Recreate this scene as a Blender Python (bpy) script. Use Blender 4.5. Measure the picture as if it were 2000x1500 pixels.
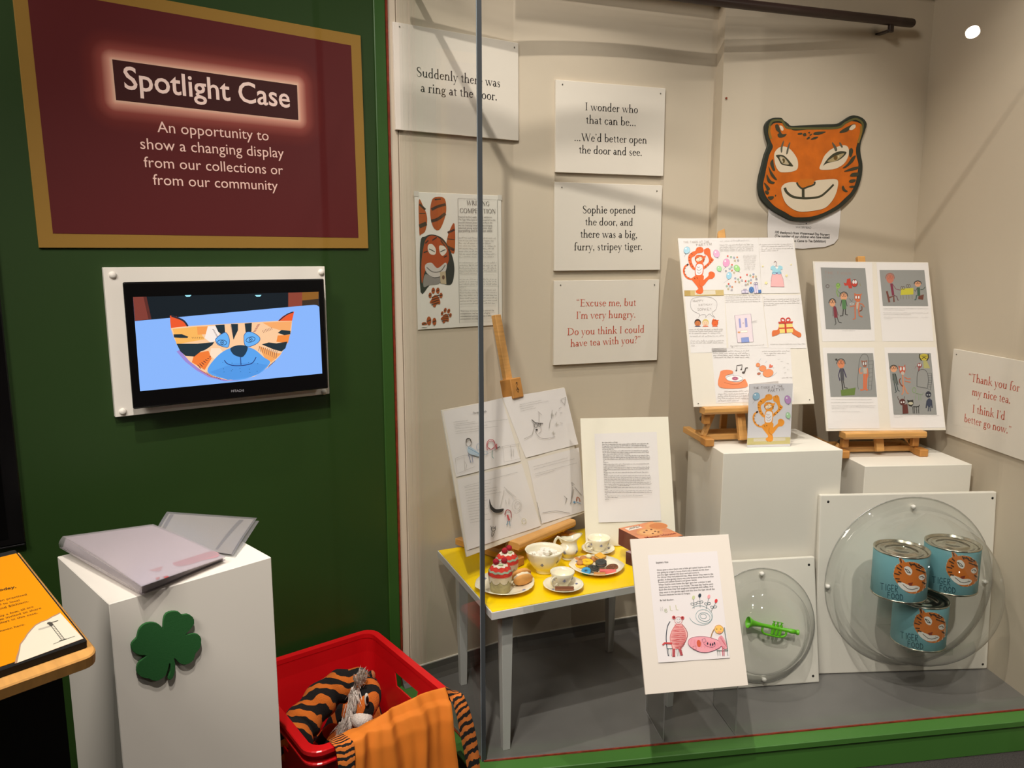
import bpy, bmesh, random
from math import sin, cos, tan, atan, atan2, pi, sqrt, radians, hypot, floor, degrees
from mathutils import Vector, Matrix
random.seed(7)
for _o in list(bpy.data.objects): bpy.data.objects.remove(_o)
SC = bpy.context.scene
COL = SC.collection
# ---------------------------------------------------------------- camera
F = 1500.0; TH = atan(.16); H = 1.53; Z0 = .11
cam = bpy.data.cameras.new('camera'); co = bpy.data.objects.new('camera', cam); COL.objects.link(co)
co.location = (0, 0, H); co.rotation_euler = (pi/2-TH, 0, 0)
cam.sensor_width = 36; cam.lens = 36*F/2000; cam.clip_start = .02
SC.camera = co
# ---------------------------------------------------------------- world, lamps, exposure
SC.view_settings.view_transform = 'Standard'; SC.view_settings.look = 'None'
SC.view_settings.gamma = 1; SC.view_settings.use_curve_mapping = False
SC.view_settings.exposure = 0.08
SC.cycles.use_denoising = True
SC.cycles.max_bounces = 8; SC.cycles.transparent_max_bounces = 24
SC.cycles.caustics_reflective = False; SC.cycles.caustics_refractive = False
w = bpy.data.worlds.new('world'); SC.world = w; w.use_nodes = True
w.node_tree.nodes['Background'].inputs[0].default_value = (1, .86, .70, 1)
w.node_tree.nodes['Background'].inputs[1].default_value = .05
def spot(name, loc, aim, watts, size=70, blend=.5, rad=.03, col=(1, .83, .64)):
    l = bpy.data.lights.new(name, 'SPOT'); l.energy = watts; l.color = col
    l.spot_size = radians(size); l.spot_blend = blend; l.shadow_soft_size = rad
    o = bpy.data.objects.new(name, l); COL.objects.link(o); o.location = loc
    o.rotation_euler = (Vector(aim)-Vector(loc)).to_track_quat('-Z', 'Y').to_euler()
    return o
KEYCOL = (1, .915, .83)
spot('spotlight_key', (-.24, .44, 3.865), (.6, 2.5, .4), 260, 66, .8, .022, KEYCOL)
spot('spotlight_right', (1.2, 2.02, 3.3), (1.22, 2.6, .6), 90, 72, .7, .03, KEYCOL)
spot('spotlight_inner', (.25, 2.16, 3.3), (.32, 2.3, .3), 75, 66, .7, .03, KEYCOL)
spot('track_lamp', (3.82, -.22, 3.0), (.9, 2.6, .7), 45, 60, .6, .035, KEYCOL)
spot('spotlight_left', (-1.25, .2, 3.2), (-.8, 1.9, 1.2), 24, 80, .8, .03, KEYCOL)
spot('fill_crate', (-.2, .3, 3.2), (-.6, 1.6, .5), 130, 60, .9, .03, KEYCOL)  # unseen fill lamp, added to brighten crate and plinth front
spot('fill_low', (1.0, -.2, 3.6), (1.4, 2.5, .45), 235, 40, 1, .05, KEYCOL)  # unseen fill lamp, added to lift the lower right of the case
al = bpy.data.lights.new('fill_area', 'AREA'); al.shape = 'RECTANGLE'; al.size = .9; al.size_y = .9; al.energy = 66; al.color = (1, .91, .82)  # soft area lamp out of view, added as frontal fill
ao = bpy.data.objects.new('fill_area', al); COL.objects.link(ao); ao.location = (-1.5, -.9, 3.4)
ao.rotation_euler = (Vector((1.3, 2.5, .7))-Vector(ao.location)).to_track_quat('-Z', 'Y').to_euler()

# ---------------------------------------------------------------- photo geometry
C0 = Vector((0, 0, H))
def ray(px, py):
    u = (px-1000)/F; v = (py-750)/F
    return Vector((u, cos(TH)-v*sin(TH), -(sin(TH)+v*cos(TH))))
def hz(px, py, z):
    d = ray(px, py); return C0+d*((z-H)/d.z)
def vpdir(x):
    d = ray(x, 510); d.z = 0; return d.normalized()
class Plane:
    def __init__(s, p, d):
        s.p = Vector(p); s.d = Vector((d.x, d.y, 0)).normalized(); s.n = Vector((s.d.y, -s.d.x, 0))  # n towards the camera
    def hit(s, px, py, off=0):
        d = ray(px, py); return C0+d*((s.p+s.n*off-C0).dot(s.n)/d.dot(s.n))
    def at(s, t, z, off=0): return Vector((s.p.x, s.p.y, 0))+s.d*t+s.n*off+Vector((0, 0, z))
P1 = Plane(hz(890, 1279, Z0+.05), vpdir(3400))    # back panels of the case
W1 = Plane(P1.hit(763, 500), vpdir(3000))         # green wall
P2 = Plane(hz(1200, 1210, Z0+.05), vpdir(5200))
RW = Plane(hz(1965, 1334, Z0), vpdir(866))
RW.n = -RW.n
_cr = RW.hit(1785, 500)
_p3 = P2.hit(1392, 300); _p3.z = 0; _p3 += P2.n*.045; _cr.z = 0
P3 = Plane(_p3, _cr-_p3)
GC = Vector((-.081, 2.009, 0)); GW = Vector((-.345, 2.434, 0)); GR = Vector((1.715, 2.278, 0))

# ---------------------------------------------------------------- materials
def lin(h):
    h = h.lstrip('#'); r = []
    if len(h) == 3: h = ''.join(c*2 for c in h)
    for i in (0, 2, 4):
        c = int(h[i:i+2], 16)/255
        r.append(c/12.92 if c <= .04045 else ((c+.055)/1.055)**2.4)
    return (*r, 1)
_M = {}
def mat(name, hexc, rough=.5, metal=0, spec=.5, noise=None, bump=None, sub=0, coat=0, trans=0):
    if name in _M: return _M[name]
    m = bpy.data.materials.new(name); m.use_nodes = True; _M[name] = m
    nt = m.node_tree; b = nt.nodes['Principled BSDF']; c = lin(hexc)
    b.inputs['Base Color'].default_value = c; b.inputs['Roughness'].default_value = rough
    b.inputs['Metallic'].default_value = metal; b.inputs['Specular IOR Level'].default_value = spec
    if coat: b.inputs['Coat Weight'].default_value = coat; b.inputs['Coat Roughness'].default_value = .08
    if trans: b.inputs['Transmission Weight'].default_value = trans
    tc = nt.nodes.new('ShaderNodeTexCoord')
    if noise:
        n = nt.nodes.new('ShaderNodeTexNoise'); n.inputs['Scale'].default_value = noise[0]; n.inputs['Detail'].default_value = 4
        mp = nt.nodes.new('ShaderNodeMapping'); mp.inputs['Scale'].default_value = noise[2] if len(noise) > 2 else (1, 1, 1)
        nt.links.new(tc.outputs['Object'], mp.inputs[0]); nt.links.new(mp.outputs[0], n.inputs['Vector'])
        r = nt.nodes.new('ShaderNodeValToRGB'); a = noise[1]
        r.color_ramp.elements[0].position = .3; r.color_ramp.elements[1].position = .7
        r.color_ramp.elements[0].color = tuple(x*(1-a) for x in c[:3])+(1,)
        r.color_ramp.elements[1].color = tuple(min(1, x*(1+a)) for x in c[:3])+(1,)
        nt.links.new(n.outputs['Fac'], r.inputs[0]); nt.links.new(r.outputs[0], b.inputs['Base Color'])
    if bump:
        n = nt.nodes.new('ShaderNodeTexNoise'); n.inputs['Scale'].default_value = bump[0]; n.inputs['Detail'].default_value = 3
        bp = nt.nodes.new('ShaderNodeBump'); bp.inputs['Strength'].default_value = bump[1]; bp.inputs['Distance'].default_value = bump[2] if len(bump) > 2 else .001
        nt.links.new(tc.outputs['Object'], n.inputs['Vector']); nt.links.new(n.outputs['Fac'], bp.inputs['Height']); nt.links.new(bp.outputs[0], b.inputs['Normal'])
    return m
def ink_mat(name, emit=0, rough=.6):
    if name in _M: return _M[name]
    m = bpy.data.materials.new(name); m.use_nodes = True; _M[name] = m; nt = m.node_tree
    b = nt.nodes['Principled BSDF']; a = nt.nodes.new('ShaderNodeAttribute'); a.attribute_name = 'Col'
    b.inputs['Roughness'].default_value = rough
    if emit:
        nt.links.new(a.outputs['Color'], b.inputs['Emission Color']); b.inputs['Emission Strength'].default_value = emit
        b.inputs['Base Color'].default_value = (.01, .01, .01, 1); b.inputs['Roughness'].default_value = .15
    else: nt.links.new(a.outputs['Color'], b.inputs['Base Color'])
    return m
def glass(name, tint='#f4f8f6', refl=1.0, base=.04, milky=0):
    if name in _M: return _M[name]
    m = bpy.data.materials.new(name); m.use_nodes = True; _M[name] = m; nt = m.node_tree; nt.nodes.remove(nt.nodes['Principled BSDF'])
    out = nt.nodes['Material Output']
    lw = nt.nodes.new('ShaderNodeLayerWeight'); lw.inputs[0].default_value = .5
    p = nt.nodes.new('ShaderNodeMath'); p.operation = 'POWER'; p.inputs[1].default_value = 5
    nt.links.new(lw.outputs['Facing'], p.inputs[0])
    q = nt.nodes.new('ShaderNodeMath'); q.operation = 'MULTIPLY_ADD'; q.inputs[1].default_value = (1-base)*refl; q.inputs[2].default_value = base*refl
    nt.links.new(p.outputs[0], q.inputs[0])
    t = nt.nodes.new('ShaderNodeBsdfTransparent'); t.inputs[0].default_value = lin(tint)
    g = nt.nodes.new('ShaderNodeBsdfGlossy'); g.inputs['Roughness'].default_value = .0 if not milky else .25
    first = t
    if milky:
        d = nt.nodes.new('ShaderNodeBsdfDiffuse'); d.inputs[0].default_value = lin('#e9e4e6')
        tl = nt.nodes.new('ShaderNodeBsdfTranslucent'); tl.inputs[0].default_value = lin('#e9e4e6')
        a = nt.nodes.new('ShaderNodeMixShader'); a.inputs[0].default_value = .35
        nt.links.new(d.outputs[0], a.inputs[1]); nt.links.new(tl.outputs[0], a.inputs[2])
        b2 = nt.nodes.new('ShaderNodeMixShader'); b2.inputs[0].default_value = milky
        nt.links.new(t.outputs[0], b2.inputs[1]); nt.links.new(a.outputs[0], b2.inputs[2]); first = b2
    mx = nt.nodes.new('ShaderNodeMixShader')
    nt.links.new(q.outputs[0], mx.inputs[0]); nt.links.new(first.outputs[0], mx.inputs[1]); nt.links.new(g.outputs[0], mx.inputs[2])
    nt.links.new(mx.outputs[0], out.inputs[0])
    return m

M_WALL = mat('beige_paint', '#cabda9', .7, noise=(1.5, .03), bump=(90, .15, .0006))
M_GREEN = mat('green_paint', '#203a0e', .5, noise=(2, .05), bump=(120, .12, .0005))
M_LEDGE = mat('ledge_green_lit', '#3f6f2c', .5, noise=(2, .05))  # brighter than the wall green: case light on the ledge put into the colour
M_TRIMG = mat('trim_green_lit', '#2a4f18', .5, noise=(2, .05))  # lit copy of the wall green, lamp light at the wall end painted in
M_WHITE = mat('white_paint', '#e9e4da', .55, noise=(3, .02), bump=(60, .08, .0005))
M_CARD = mat('white_foam_board', '#e2dace', .6)
M_CARDW = mat('cream_foam_board', '#e9e3d3', .6)
M_PAPER = mat('paper', '#e3dedd', .75)
M_GREYF = mat('grey_vinyl', '#73716f', .28, noise=(6, .10), bump=(40, .1, .001))
M_CARPET = mat('carpet', '#3a3634', .95, noise=(260, .5), bump=(300, 1, .003))
M_WOOD = mat('beech_wood', '#cf9a58', .45, noise=(14, .14, (1, 1, 9)), bump=(80, .1, .0004))
M_OAK = mat('oak_edge', '#d9a15a', .4, noise=(14, .12, (6, 1, 1)))
M_BLACK = mat('black_plastic', '#0b0a0b', .25, coat=.4)
M_BLACKM = mat('matt_black', '#0a0a0a', .8)
M_INK = ink_mat('printed_ink')
M_SCREEN = ink_mat('lit_screen', 1.0)
M_CHINA = mat('bone_china', '#f3ecd6', .18, coat=.5)
M_RED = mat('red_plastic', '#d3131a', .28, noise=(4, .05))
M_GLASS = glass('clear_glass', '#fbfcfb', 1.0)
M_ACR = glass('clear_acrylic', '#fbfcfb', 1.25, .05)
M_GALV = mat('grey_seal', '#4b4f52', .35, .3)

# ---------------------------------------------------------------- mesh building
def sm(pts, closed=False, n=5):
    """Catmull-Rom samples"""
    P = [tuple(p) for p in pts]; m = len(P); out = []; k = len(P[0])
    for i in range(m if closed else m-1):
        p0 = P[(i-1) % m] if closed or i > 0 else P[0]; p1 = P[i]; p2 = P[(i+1) % m]
        p3 = P[(i+2) % m] if closed or i+2 < m else P[-1]
        for j in range(n):
            t = j/n
            out.append(tuple(.5*(2*p1[q]+(p2[q]-p0[q])*t+(2*p0[q]-5*p1[q]+4*p2[q]-p3[q])*t*t+(3*p1[q]-p0[q]-3*p2[q]+p3[q])*t**3) for q in range(k)))
    if not closed: out.append(P[-1])
    return out
def frame(o, X, Y, N=None):
    X = Vector(X).normalized(); Y = Vector(Y).normalized(); N = Vector(N).normalized() if N else X.cross(Y).normalized()
    m = Matrix((X, Y, N)).transposed().to_4x4(); m.translation = Vector(o); return m
class Geo:
    def __init__(s): s.V = []; s.F = []; s.I = []; s.S = []
    def add(s, V, Fc, m=0, smooth=False, M=None):
        b = len(s.V)
        s.V += [tuple(M @ Vector(v)) if M else tuple(v) for v in V]
        for f in Fc: s.F.append([i+b for i in f]); s.I.append(m); s.S.append(smooth)
        return s
    def box(s, a, b, m=0, M=None):
        x0, y0, z0 = a; x1, y1, z1 = b
        return s.add([(x0, y0, z0), (x1, y0, z0), (x1, y1, z0), (x0, y1, z0), (x0, y0, z1), (x1, y0, z1), (x1, y1, z1), (x0, y1, z1)],
                     [(0, 3, 2, 1), (4, 5, 6, 7), (0, 1, 5, 4), (1, 2, 6, 5), (2, 3, 7, 6), (3, 0, 4, 7)], m, False, M)
    def beam(s, p, q, w_, t, up=(0, 0, 1), m=0):
        p = Vector(p); q = Vector(q); d = (q-p); L = d.length; d.normalize(); u = Vector(up); sx = d.cross(u).normalized(); u = sx.cross(d)
        return s.box((-w_/2, -t/2, 0), (w_/2, t/2, L), m, frame(p, sx, u, d) if True else None)
    def prism(s, pts, z0, z1, m=0, M=None, smooth=False):
        n = len(pts); V = [(x, y, z0) for x, y in pts]+[(x, y, z1) for x, y in pts]
        a = sum(pts[i][0]*pts[(i+1) % n][1]-pts[(i+1) % n][0]*pts[i][1] for i in range(n))
        Fc = [tuple(range(n))[::-1], tuple(range(n, 2*n))]+[(i, (i+1) % n, n+(i+1) % n, n+i) for i in range(n)]
        if a < 0: Fc = [f[::-1] for f in Fc]
        return s.add(V, Fc, m, smooth, M)
    def lathe(s, prof, seg=32, m=0, M=None, smooth=True, closed=False, wob=None):
        V = []; Fc = []; n = len(prof)
        for k in range(seg):
            a = 2*pi*k/seg; f = wob(a) if wob else 1
            for r, z in prof: V.append((r*cos(a)*f, r*sin(a)*f, z))
        for k in range(seg):
            k2 = (k+1) % seg
            for i in range(n if closed else n-1):
                j = (i+1) % n; Fc.append((k*n+i, k2*n+i, k2*n+j, k*n+j))
        return s.add(V, Fc, m, smooth, M)
    def tube(s, path, r, seg=8, m=0, smooth=True, cap=True, closed=False, M=None, flat=1):
        P = [Vector(p) for p in path]; n = len(P); V = []; Fc = []; R = r if hasattr(r, '__len__') else [r]*n; prev = None
        for i, p in enumerate(P):
            if closed: t = P[(i+1) % n]-P[i-1]
            else: t = P[min(i+1, n-1)]-P[max(i-1, 0)]
            t.normalize()
            u = prev if prev else (Vector((0, 0, 1)) if abs(t.z) < .9 else Vector((1, 0, 0)))
            u = (u-t*u.dot(t)).normalized(); prev = u; v = t.cross(u)
            for k in range(seg):
                a = 2*pi*k/seg; V.append(p+(u*cos(a)*flat+v*sin(a))*R[i])
        for i in range(n if closed else n-1):
            j = (i+1) % n
            for k in range(seg): Fc.append((i*seg+k, i*seg+(k+1) % seg, j*seg+(k+1) % seg, j*seg+k))
        if cap and not closed: Fc += [tuple(range(seg))[::-1], tuple(range((n-1)*seg, n*seg))]
        return s.add(V, Fc, m, smooth, M)
    def cyl(s, p, q, r, seg=16, m=0, r2=None): return s.tube([p, q], [r, r if r2 is None else r2], seg, m, False)
    def ball(s, c, r, m=0, seg=14, sc=(1, 1, 1), M=None):
        n = seg//2; prof = [(sin(pi*i/n), -cos(pi*i/n)) for i in range(n+1)]
        T = Matrix.Translation(c) @ Matrix.Diagonal((*[r*q for q in sc], 1))
        return s.lathe(prof, seg, m, (M @ T) if M else T)
    def grid(s, f, nu, nv, m=0, smooth=True, M=None):
        V = [f(i/nu, j/nv) for j in range(nv+1) for i in range(nu+1)]
        Fc = [(j*(nu+1)+i, j*(nu+1)+i+1, (j+1)*(nu+1)+i+1, (j+1)*(nu+1)+i) for j in range(nv) for i in range(nu)]
        return s.add(V, Fc, m, smooth, M)
    def build(s, name, mats, parent=None, M=None, bevel=0, seg=1, **kw):
        me = bpy.data.meshes.new(name); me.from_pydata([tuple(v) for v in s.V], [], s.F)
        if not isinstance(mats, (list, tuple)): mats = [mats]
        for q in mats: me.materials.append(q)
        me.polygons.foreach_set('material_index', s.I); me.polygons.foreach_set('use_smooth', s.S)
        if bevel or kw.get('weld'):
            bm = bmesh.new(); bm.from_mesh(me)
            bmesh.ops.remove_doubles(bm, verts=bm.verts, dist=1e-6)
            if bevel:
                es = [e for e in bm.edges if len(e.link_faces) == 2 and e.calc_face_angle(0) > .6]
                bmesh.ops.bevel(bm, geom=es, offset=bevel, segments=seg, affect='EDGES', profile=.5)
            bm.to_mesh(me); bm.free()
        me.update()
        o = bpy.data.objects.new(name, me); COL.objects.link(o)
        if parent: o.parent = parent
        if M: o.matrix_basis = M
        return o
def tag(o, label=None, cat=None, group=None, kind=None):
    for k, v in (('label', label), ('category', cat), ('group', group), ('kind', kind)):
        if v: o[k] = v
    return o
def thing(name, M, label, cat, group=None):
    o = bpy.data.objects.new(name, None); o.empty_display_size = .02; COL.objects.link(o)
    o.matrix_basis = M if isinstance(M, Matrix) else Matrix.Translation(M)
    return tag(o, label, cat, group)
def copy_tree(o, M=None, parent=None, label=None):
    c = o.copy(); COL.objects.link(c); c.parent = parent
    if M is not None: c.matrix_basis = M
    if label: c['label'] = label
    for ch in list(o.children): copy_tree(ch, None, c)
    return c
def struct(o): return tag(o, kind='structure')

# ---------------------------------------------------------------- flat print: ink shapes laid on real sheets
class Homog:
    """photo corners TL,TR,BR,BL of a flat rectangle -> its own metres"""
    def __init__(s, q, w_, h_):
        src = [tuple(a) for a in q]; dst = [(0, h_), (w_, h_), (w_, 0), (0, 0)]
        A = []
        for (x, y), (u, v) in zip(src, dst):
            A.append([x, y, 1, 0, 0, 0, -u*x, -u*y, u]); A.append([0, 0, 0, x, y, 1, -v*x, -v*y, v])
        n = 8
        for i in range(n):
            p = max(range(i, n), key=lambda r: abs(A[r][i])); A[i], A[p] = A[p], A[i]
            for r in range(n):
                if r != i:
                    f = A[r][i]/A[i][i]; A[r] = [a-f*b for a, b in zip(A[r], A[i])]
        s.h = [A[i][8]/A[i][i] for i in range(n)]
    def __call__(s, x, y):
        h = s.h; d = h[6]*x+h[7]*y+1
        return ((h[0]*x+h[1]*y+h[2])/d, (h[3]*x+h[4]*y+h[5])/d)
_TXT = {}
def font_polys(ch_text, bold=0):
    k = (ch_text, bold)
    if k in _TXT: return _TXT[k]
    cu = bpy.data.curves.new('t', 'FONT'); cu.body = ch_text; cu.resolution_u = 3; cu.size = 1; cu.offset = bold
    o = bpy.data.objects.new('t', cu); COL.objects.link(o)
    dg = bpy.context.evaluated_depsgraph_get(); me = bpy.data.meshes.new_from_object(o.evaluated_get(dg))
    V = [(v.co.x, v.co.y) for v in me.vertices]; P = [tuple(p.vertices) for p in me.polygons]
    bpy.data.objects.remove(o); bpy.data.curves.remove(cu); bpy.data.meshes.remove(me)
    _TXT[k] = (V, P); return _TXT[k]
class Ink:
    def __init__(s, hom, eps=.0004, T=(0, 0, 1)): s.h = hom; s.T = T; s.V = []; s.F = []; s.C = []; s.z = eps; s.M3 = None
    def t(s, ox, oy, sc): s.T = (ox, oy, sc); return s
    def mp(s, x, y):
        ox, oy, k = s.T; return s.h(ox+x/k, oy+y/k)
    def _put(s, P, faces, col):
        b = len(s.V); c = lin(col); s.z += .00002
        s.V += [(x, y, s.z) for x, y in P]; s.C += [c]*len(P); s.F += [[i+b for i in f] for f in faces]
    def poly(s, pts, col): P = [s.mp(*p) for p in pts]; s._put(P, [list(range(len(P)))], col); return s
    def blob(s, pts, col, n=4): return s.poly(sm(pts, True, n), col)
    def lpoly(s, pts, col): s._put(pts, [list(range(len(pts)))], col)
    def ell(s, cx, cy, rx, ry, col, a=0, n=18):
        return s.poly([(cx+rx*cos(2*pi*i/n)*cos(a)-ry*sin(2*pi*i/n)*sin(a), cy+rx*cos(2*pi*i/n)*sin(a)+ry*sin(2*pi*i/n)*cos(a)) for i in range(n)], col)
    def ring(s, cx, cy, rx, ry, w_, col, a=0, a0=0, a1=2*pi, n=20):
        return s.line([(cx+rx*cos(t)*cos(a)-ry*sin(t)*sin(a), cy+rx*cos(t)*sin(a)+ry*sin(t)*cos(a)) for t in [a0+(a1-a0)*i/n for i in range(n+1)]], w_, col)
    def line(s, pts, w_, col, w1=None):
        n = len(pts)
        if n < 2: return s
        L = []; R = []
        for i, p in enumerate(pts):
            a = pts[max(i-1, 0)]; b = pts[min(i+1, n-1)]; dx = b[0]-a[0]; dy = b[1]-a[1]; l = hypot(dx, dy) or 1
            ww = (w_ if w1 is None else w_+(w1-w_)*i/(n-1))/2
            L.append((p[0]-dy/l*ww, p[1]+dx/l*ww)); R.append((p[0]+dy/l*ww, p[1]-dx/l*ww))
        P = [s.mp(*p) for p in L+R]; s._put(P, [[i, i+1, n+i+1, n+i] for i in range(n-1)], col); return s
    def cur(s, pts, w_, col, w1=None, n=4): return s.line(sm(pts, False, n), w_, col, w1)
    def _text(s, V, P, x0, x1, p0, p1, col, ysc=1.0):
        a = Vector(s.mp(*p0)); b = Vector(s.mp(*p1)); d = b-a; k = d.length/(x1-x0); d.normalize(); n = Vector((-d.y, d.x))
        s._put([tuple(a+d*((x-x0)*k)+n*(y*k*ysc)) for x, y in V], P, col)
    def text(s, txt, p0, p1, col, bold=0, ysc=1.0):
        V, P = font_polys(txt, bold); xs = [v[0] for v in V]; s._text(V, P, min(xs), max(xs), p0, p1, col, ysc); return s
    def serif(s, txt, p0, p1, col, ysc=1.0):
        V, P = serif_polys(txt); xs = [v[0] for v in V]; s._text(V, P, min(xs), max(xs), p0, p1, col, ysc); return s
    def hand(s, txt, p0, p1, col, w_=.09, ysc=1.0):
        V, P = hand_polys(txt, w_); xs = [v[0] for v in V]; s._text(V, P, min(xs), max(xs), p0, p1, col, ysc); return s
    def scrib(s, p0, p1, hgt, col, seed=0, amp=1.0, lw=None):
        """an illegible line: words as short broken marks"""
        r = random.Random(seed*131+int(p0[1]*7)+int(p0[0])); L = hypot(p1[0]-p0[0], p1[1]-p0[1]); x = 0
        dx = (p1[0]-p0[0])/L; dy = (p1[1]-p0[1])/L
        while x < L:
            wl = hgt*r.uniform(1.0, 4.5); e = min(L, x+wl); st = hgt*.55; q = x; pts = []; up = r.random() < .5
            while q < e:
                yy = -r.uniform(.1, 1)*hgt*(1.35 if r.random() < .2 else .8)*amp if up else 0
                pts.append((p0[0]+dx*q-dy*yy, p0[1]+dy*q+dx*yy)); up = not up; q += st*r.uniform(.4, .8)
            if len(pts) > 1: s.line(pts, lw or hgt*.22, col)
            x = e+hgt*.6
        return s
    def build(s, name, parent, m=None, fn=None, off=(0, 0, 0)):
        me = bpy.data.meshes.new(name)
        V = [(x+off[0], y+off[1], z+off[2]) for x, y, z in s.V]
        if fn: V = [fn(v) for v in V]
        me.from_pydata(V, [], s.F); me.materials.append(m or M_INK)
        at = me.color_attributes.new('Col', 'FLOAT_COLOR', 'POINT')
        at.data.foreach_set('color', [c for q in s.C for c in q]); me.update()
        o = bpy.data.objects.new(name, me); COL.objects.link(o); o.parent = parent; return o

# ---------------------------------------------------------------- old-style serif letters drawn as strokes
def _strip(cen, wid):
    n = len(cen); L = []; R = []
    for i, p in enumerate(cen):
        a = cen[max(i-1, 0)]; b = cen[min(i+1, n-1)]; dx = b[0]-a[0]; dy = b[1]-a[1]; l = hypot(dx, dy) or 1; ww = wid[i]/2
        L.append((p[0]-dy/l*ww, p[1]+dx/l*ww)); R.append((p[0]+dy/l*ww, p[1]-dx/l*ww))
    return L+R, [[i, i+1, n+i+1, n+i] for i in range(n-1)]
TK, TN = .092, .042
def _g(ops):
    V = []; P = []
    def put(v, p):
        b = len(V); V.extend(v); P.extend([[i+b for i in f] for f in p])
    def poly(v): put(v, [list(range(len(v)))])
    for op in ops:
        k = op[0]; a = op[1:]
        if k == 's': x, y0, y1 = a[:3]; t = (a[3] if len(a) > 3 else TK)/2; poly([(x-t, y0), (x+t, y0), (x+t, y1), (x-t, y1)])
        elif k == 'f': x, y = a[:2]; t = (a[2] if len(a) > 2 else TK)/2; poly([(x-t-.055, y), (x+t+.055, y), (x+t+.055, y+.016), (x+t, y+.045), (x-t, y+.045), (x-t-.055, y+.016)])
        elif k == 'F': x, y = a[:2]; t = (a[2] if len(a) > 2 else TK)/2; poly([(x-t-.055, y), (x+t+.055, y), (x+t+.055, y-.016), (x+t, y-.045), (x-t, y-.045), (x-t-.055, y-.016)])
        elif k == 'n': x, y = a; t = TK/2; poly([(x-t-.055, y-.05), (x+t, y+.02), (x+t, y-.09), (x-t, y-.09), (x-t, y-.035)])
        elif k == 'a':
            cx, cy, rx, ry, a0, a1 = a[:6]; tn = a[6] if len(a) > 6 else TN; tk = a[7] if len(a) > 7 else TK*1.05
            n = max(6, int(abs(a1-a0)/18)); O = []; I = []
            for i in range(n+1):
                an = radians(a0+(a1-a0)*i/n); ww = tn+(tk-tn)*abs(cos(an+.15))**1.6
                O.append((cx+rx*cos(an), cy+ry*sin(an))); I.append((cx+(rx-ww)*cos(an), cy+(ry-min(ww, tn*1.3 if abs(sin(an)) > .9 else ww))*sin(an)))
            put(O+I, [[i, i+1, n+2+i, n+1+i] for i in range(n)])
        elif k == 'l': x0, y0, x1, y1, ww = a; dx = x1-x0; dy = y1-y0; l = hypot(dx, dy); hx = ww/2*l/abs(dy) if abs(dy) > .01 else 0
        if k == 'l':
            if hx: poly([(x0-hx, y0), (x0+hx, y0), (x1+hx, y1), (x1-hx, y1)])
            else: poly([(x0, y0-ww/2), (x1, y1-ww/2), (x1, y1+ww/2), (x0, y0+ww/2)])
        elif k == 'c':
            q = sm([p for p in a[0]], False, 5); v, p = _strip([(z[0], z[1]) for z in q], [z[2] for z in q]); put(v, p)
        elif k == 'd': cx, cy, r = a; poly([(cx+r*cos(t*pi/5), cy+r*sin(t*pi/5)) for t in range(10)])
        elif k == 'p': poly(list(a[0]))
    return V, P
_X = .40
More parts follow.
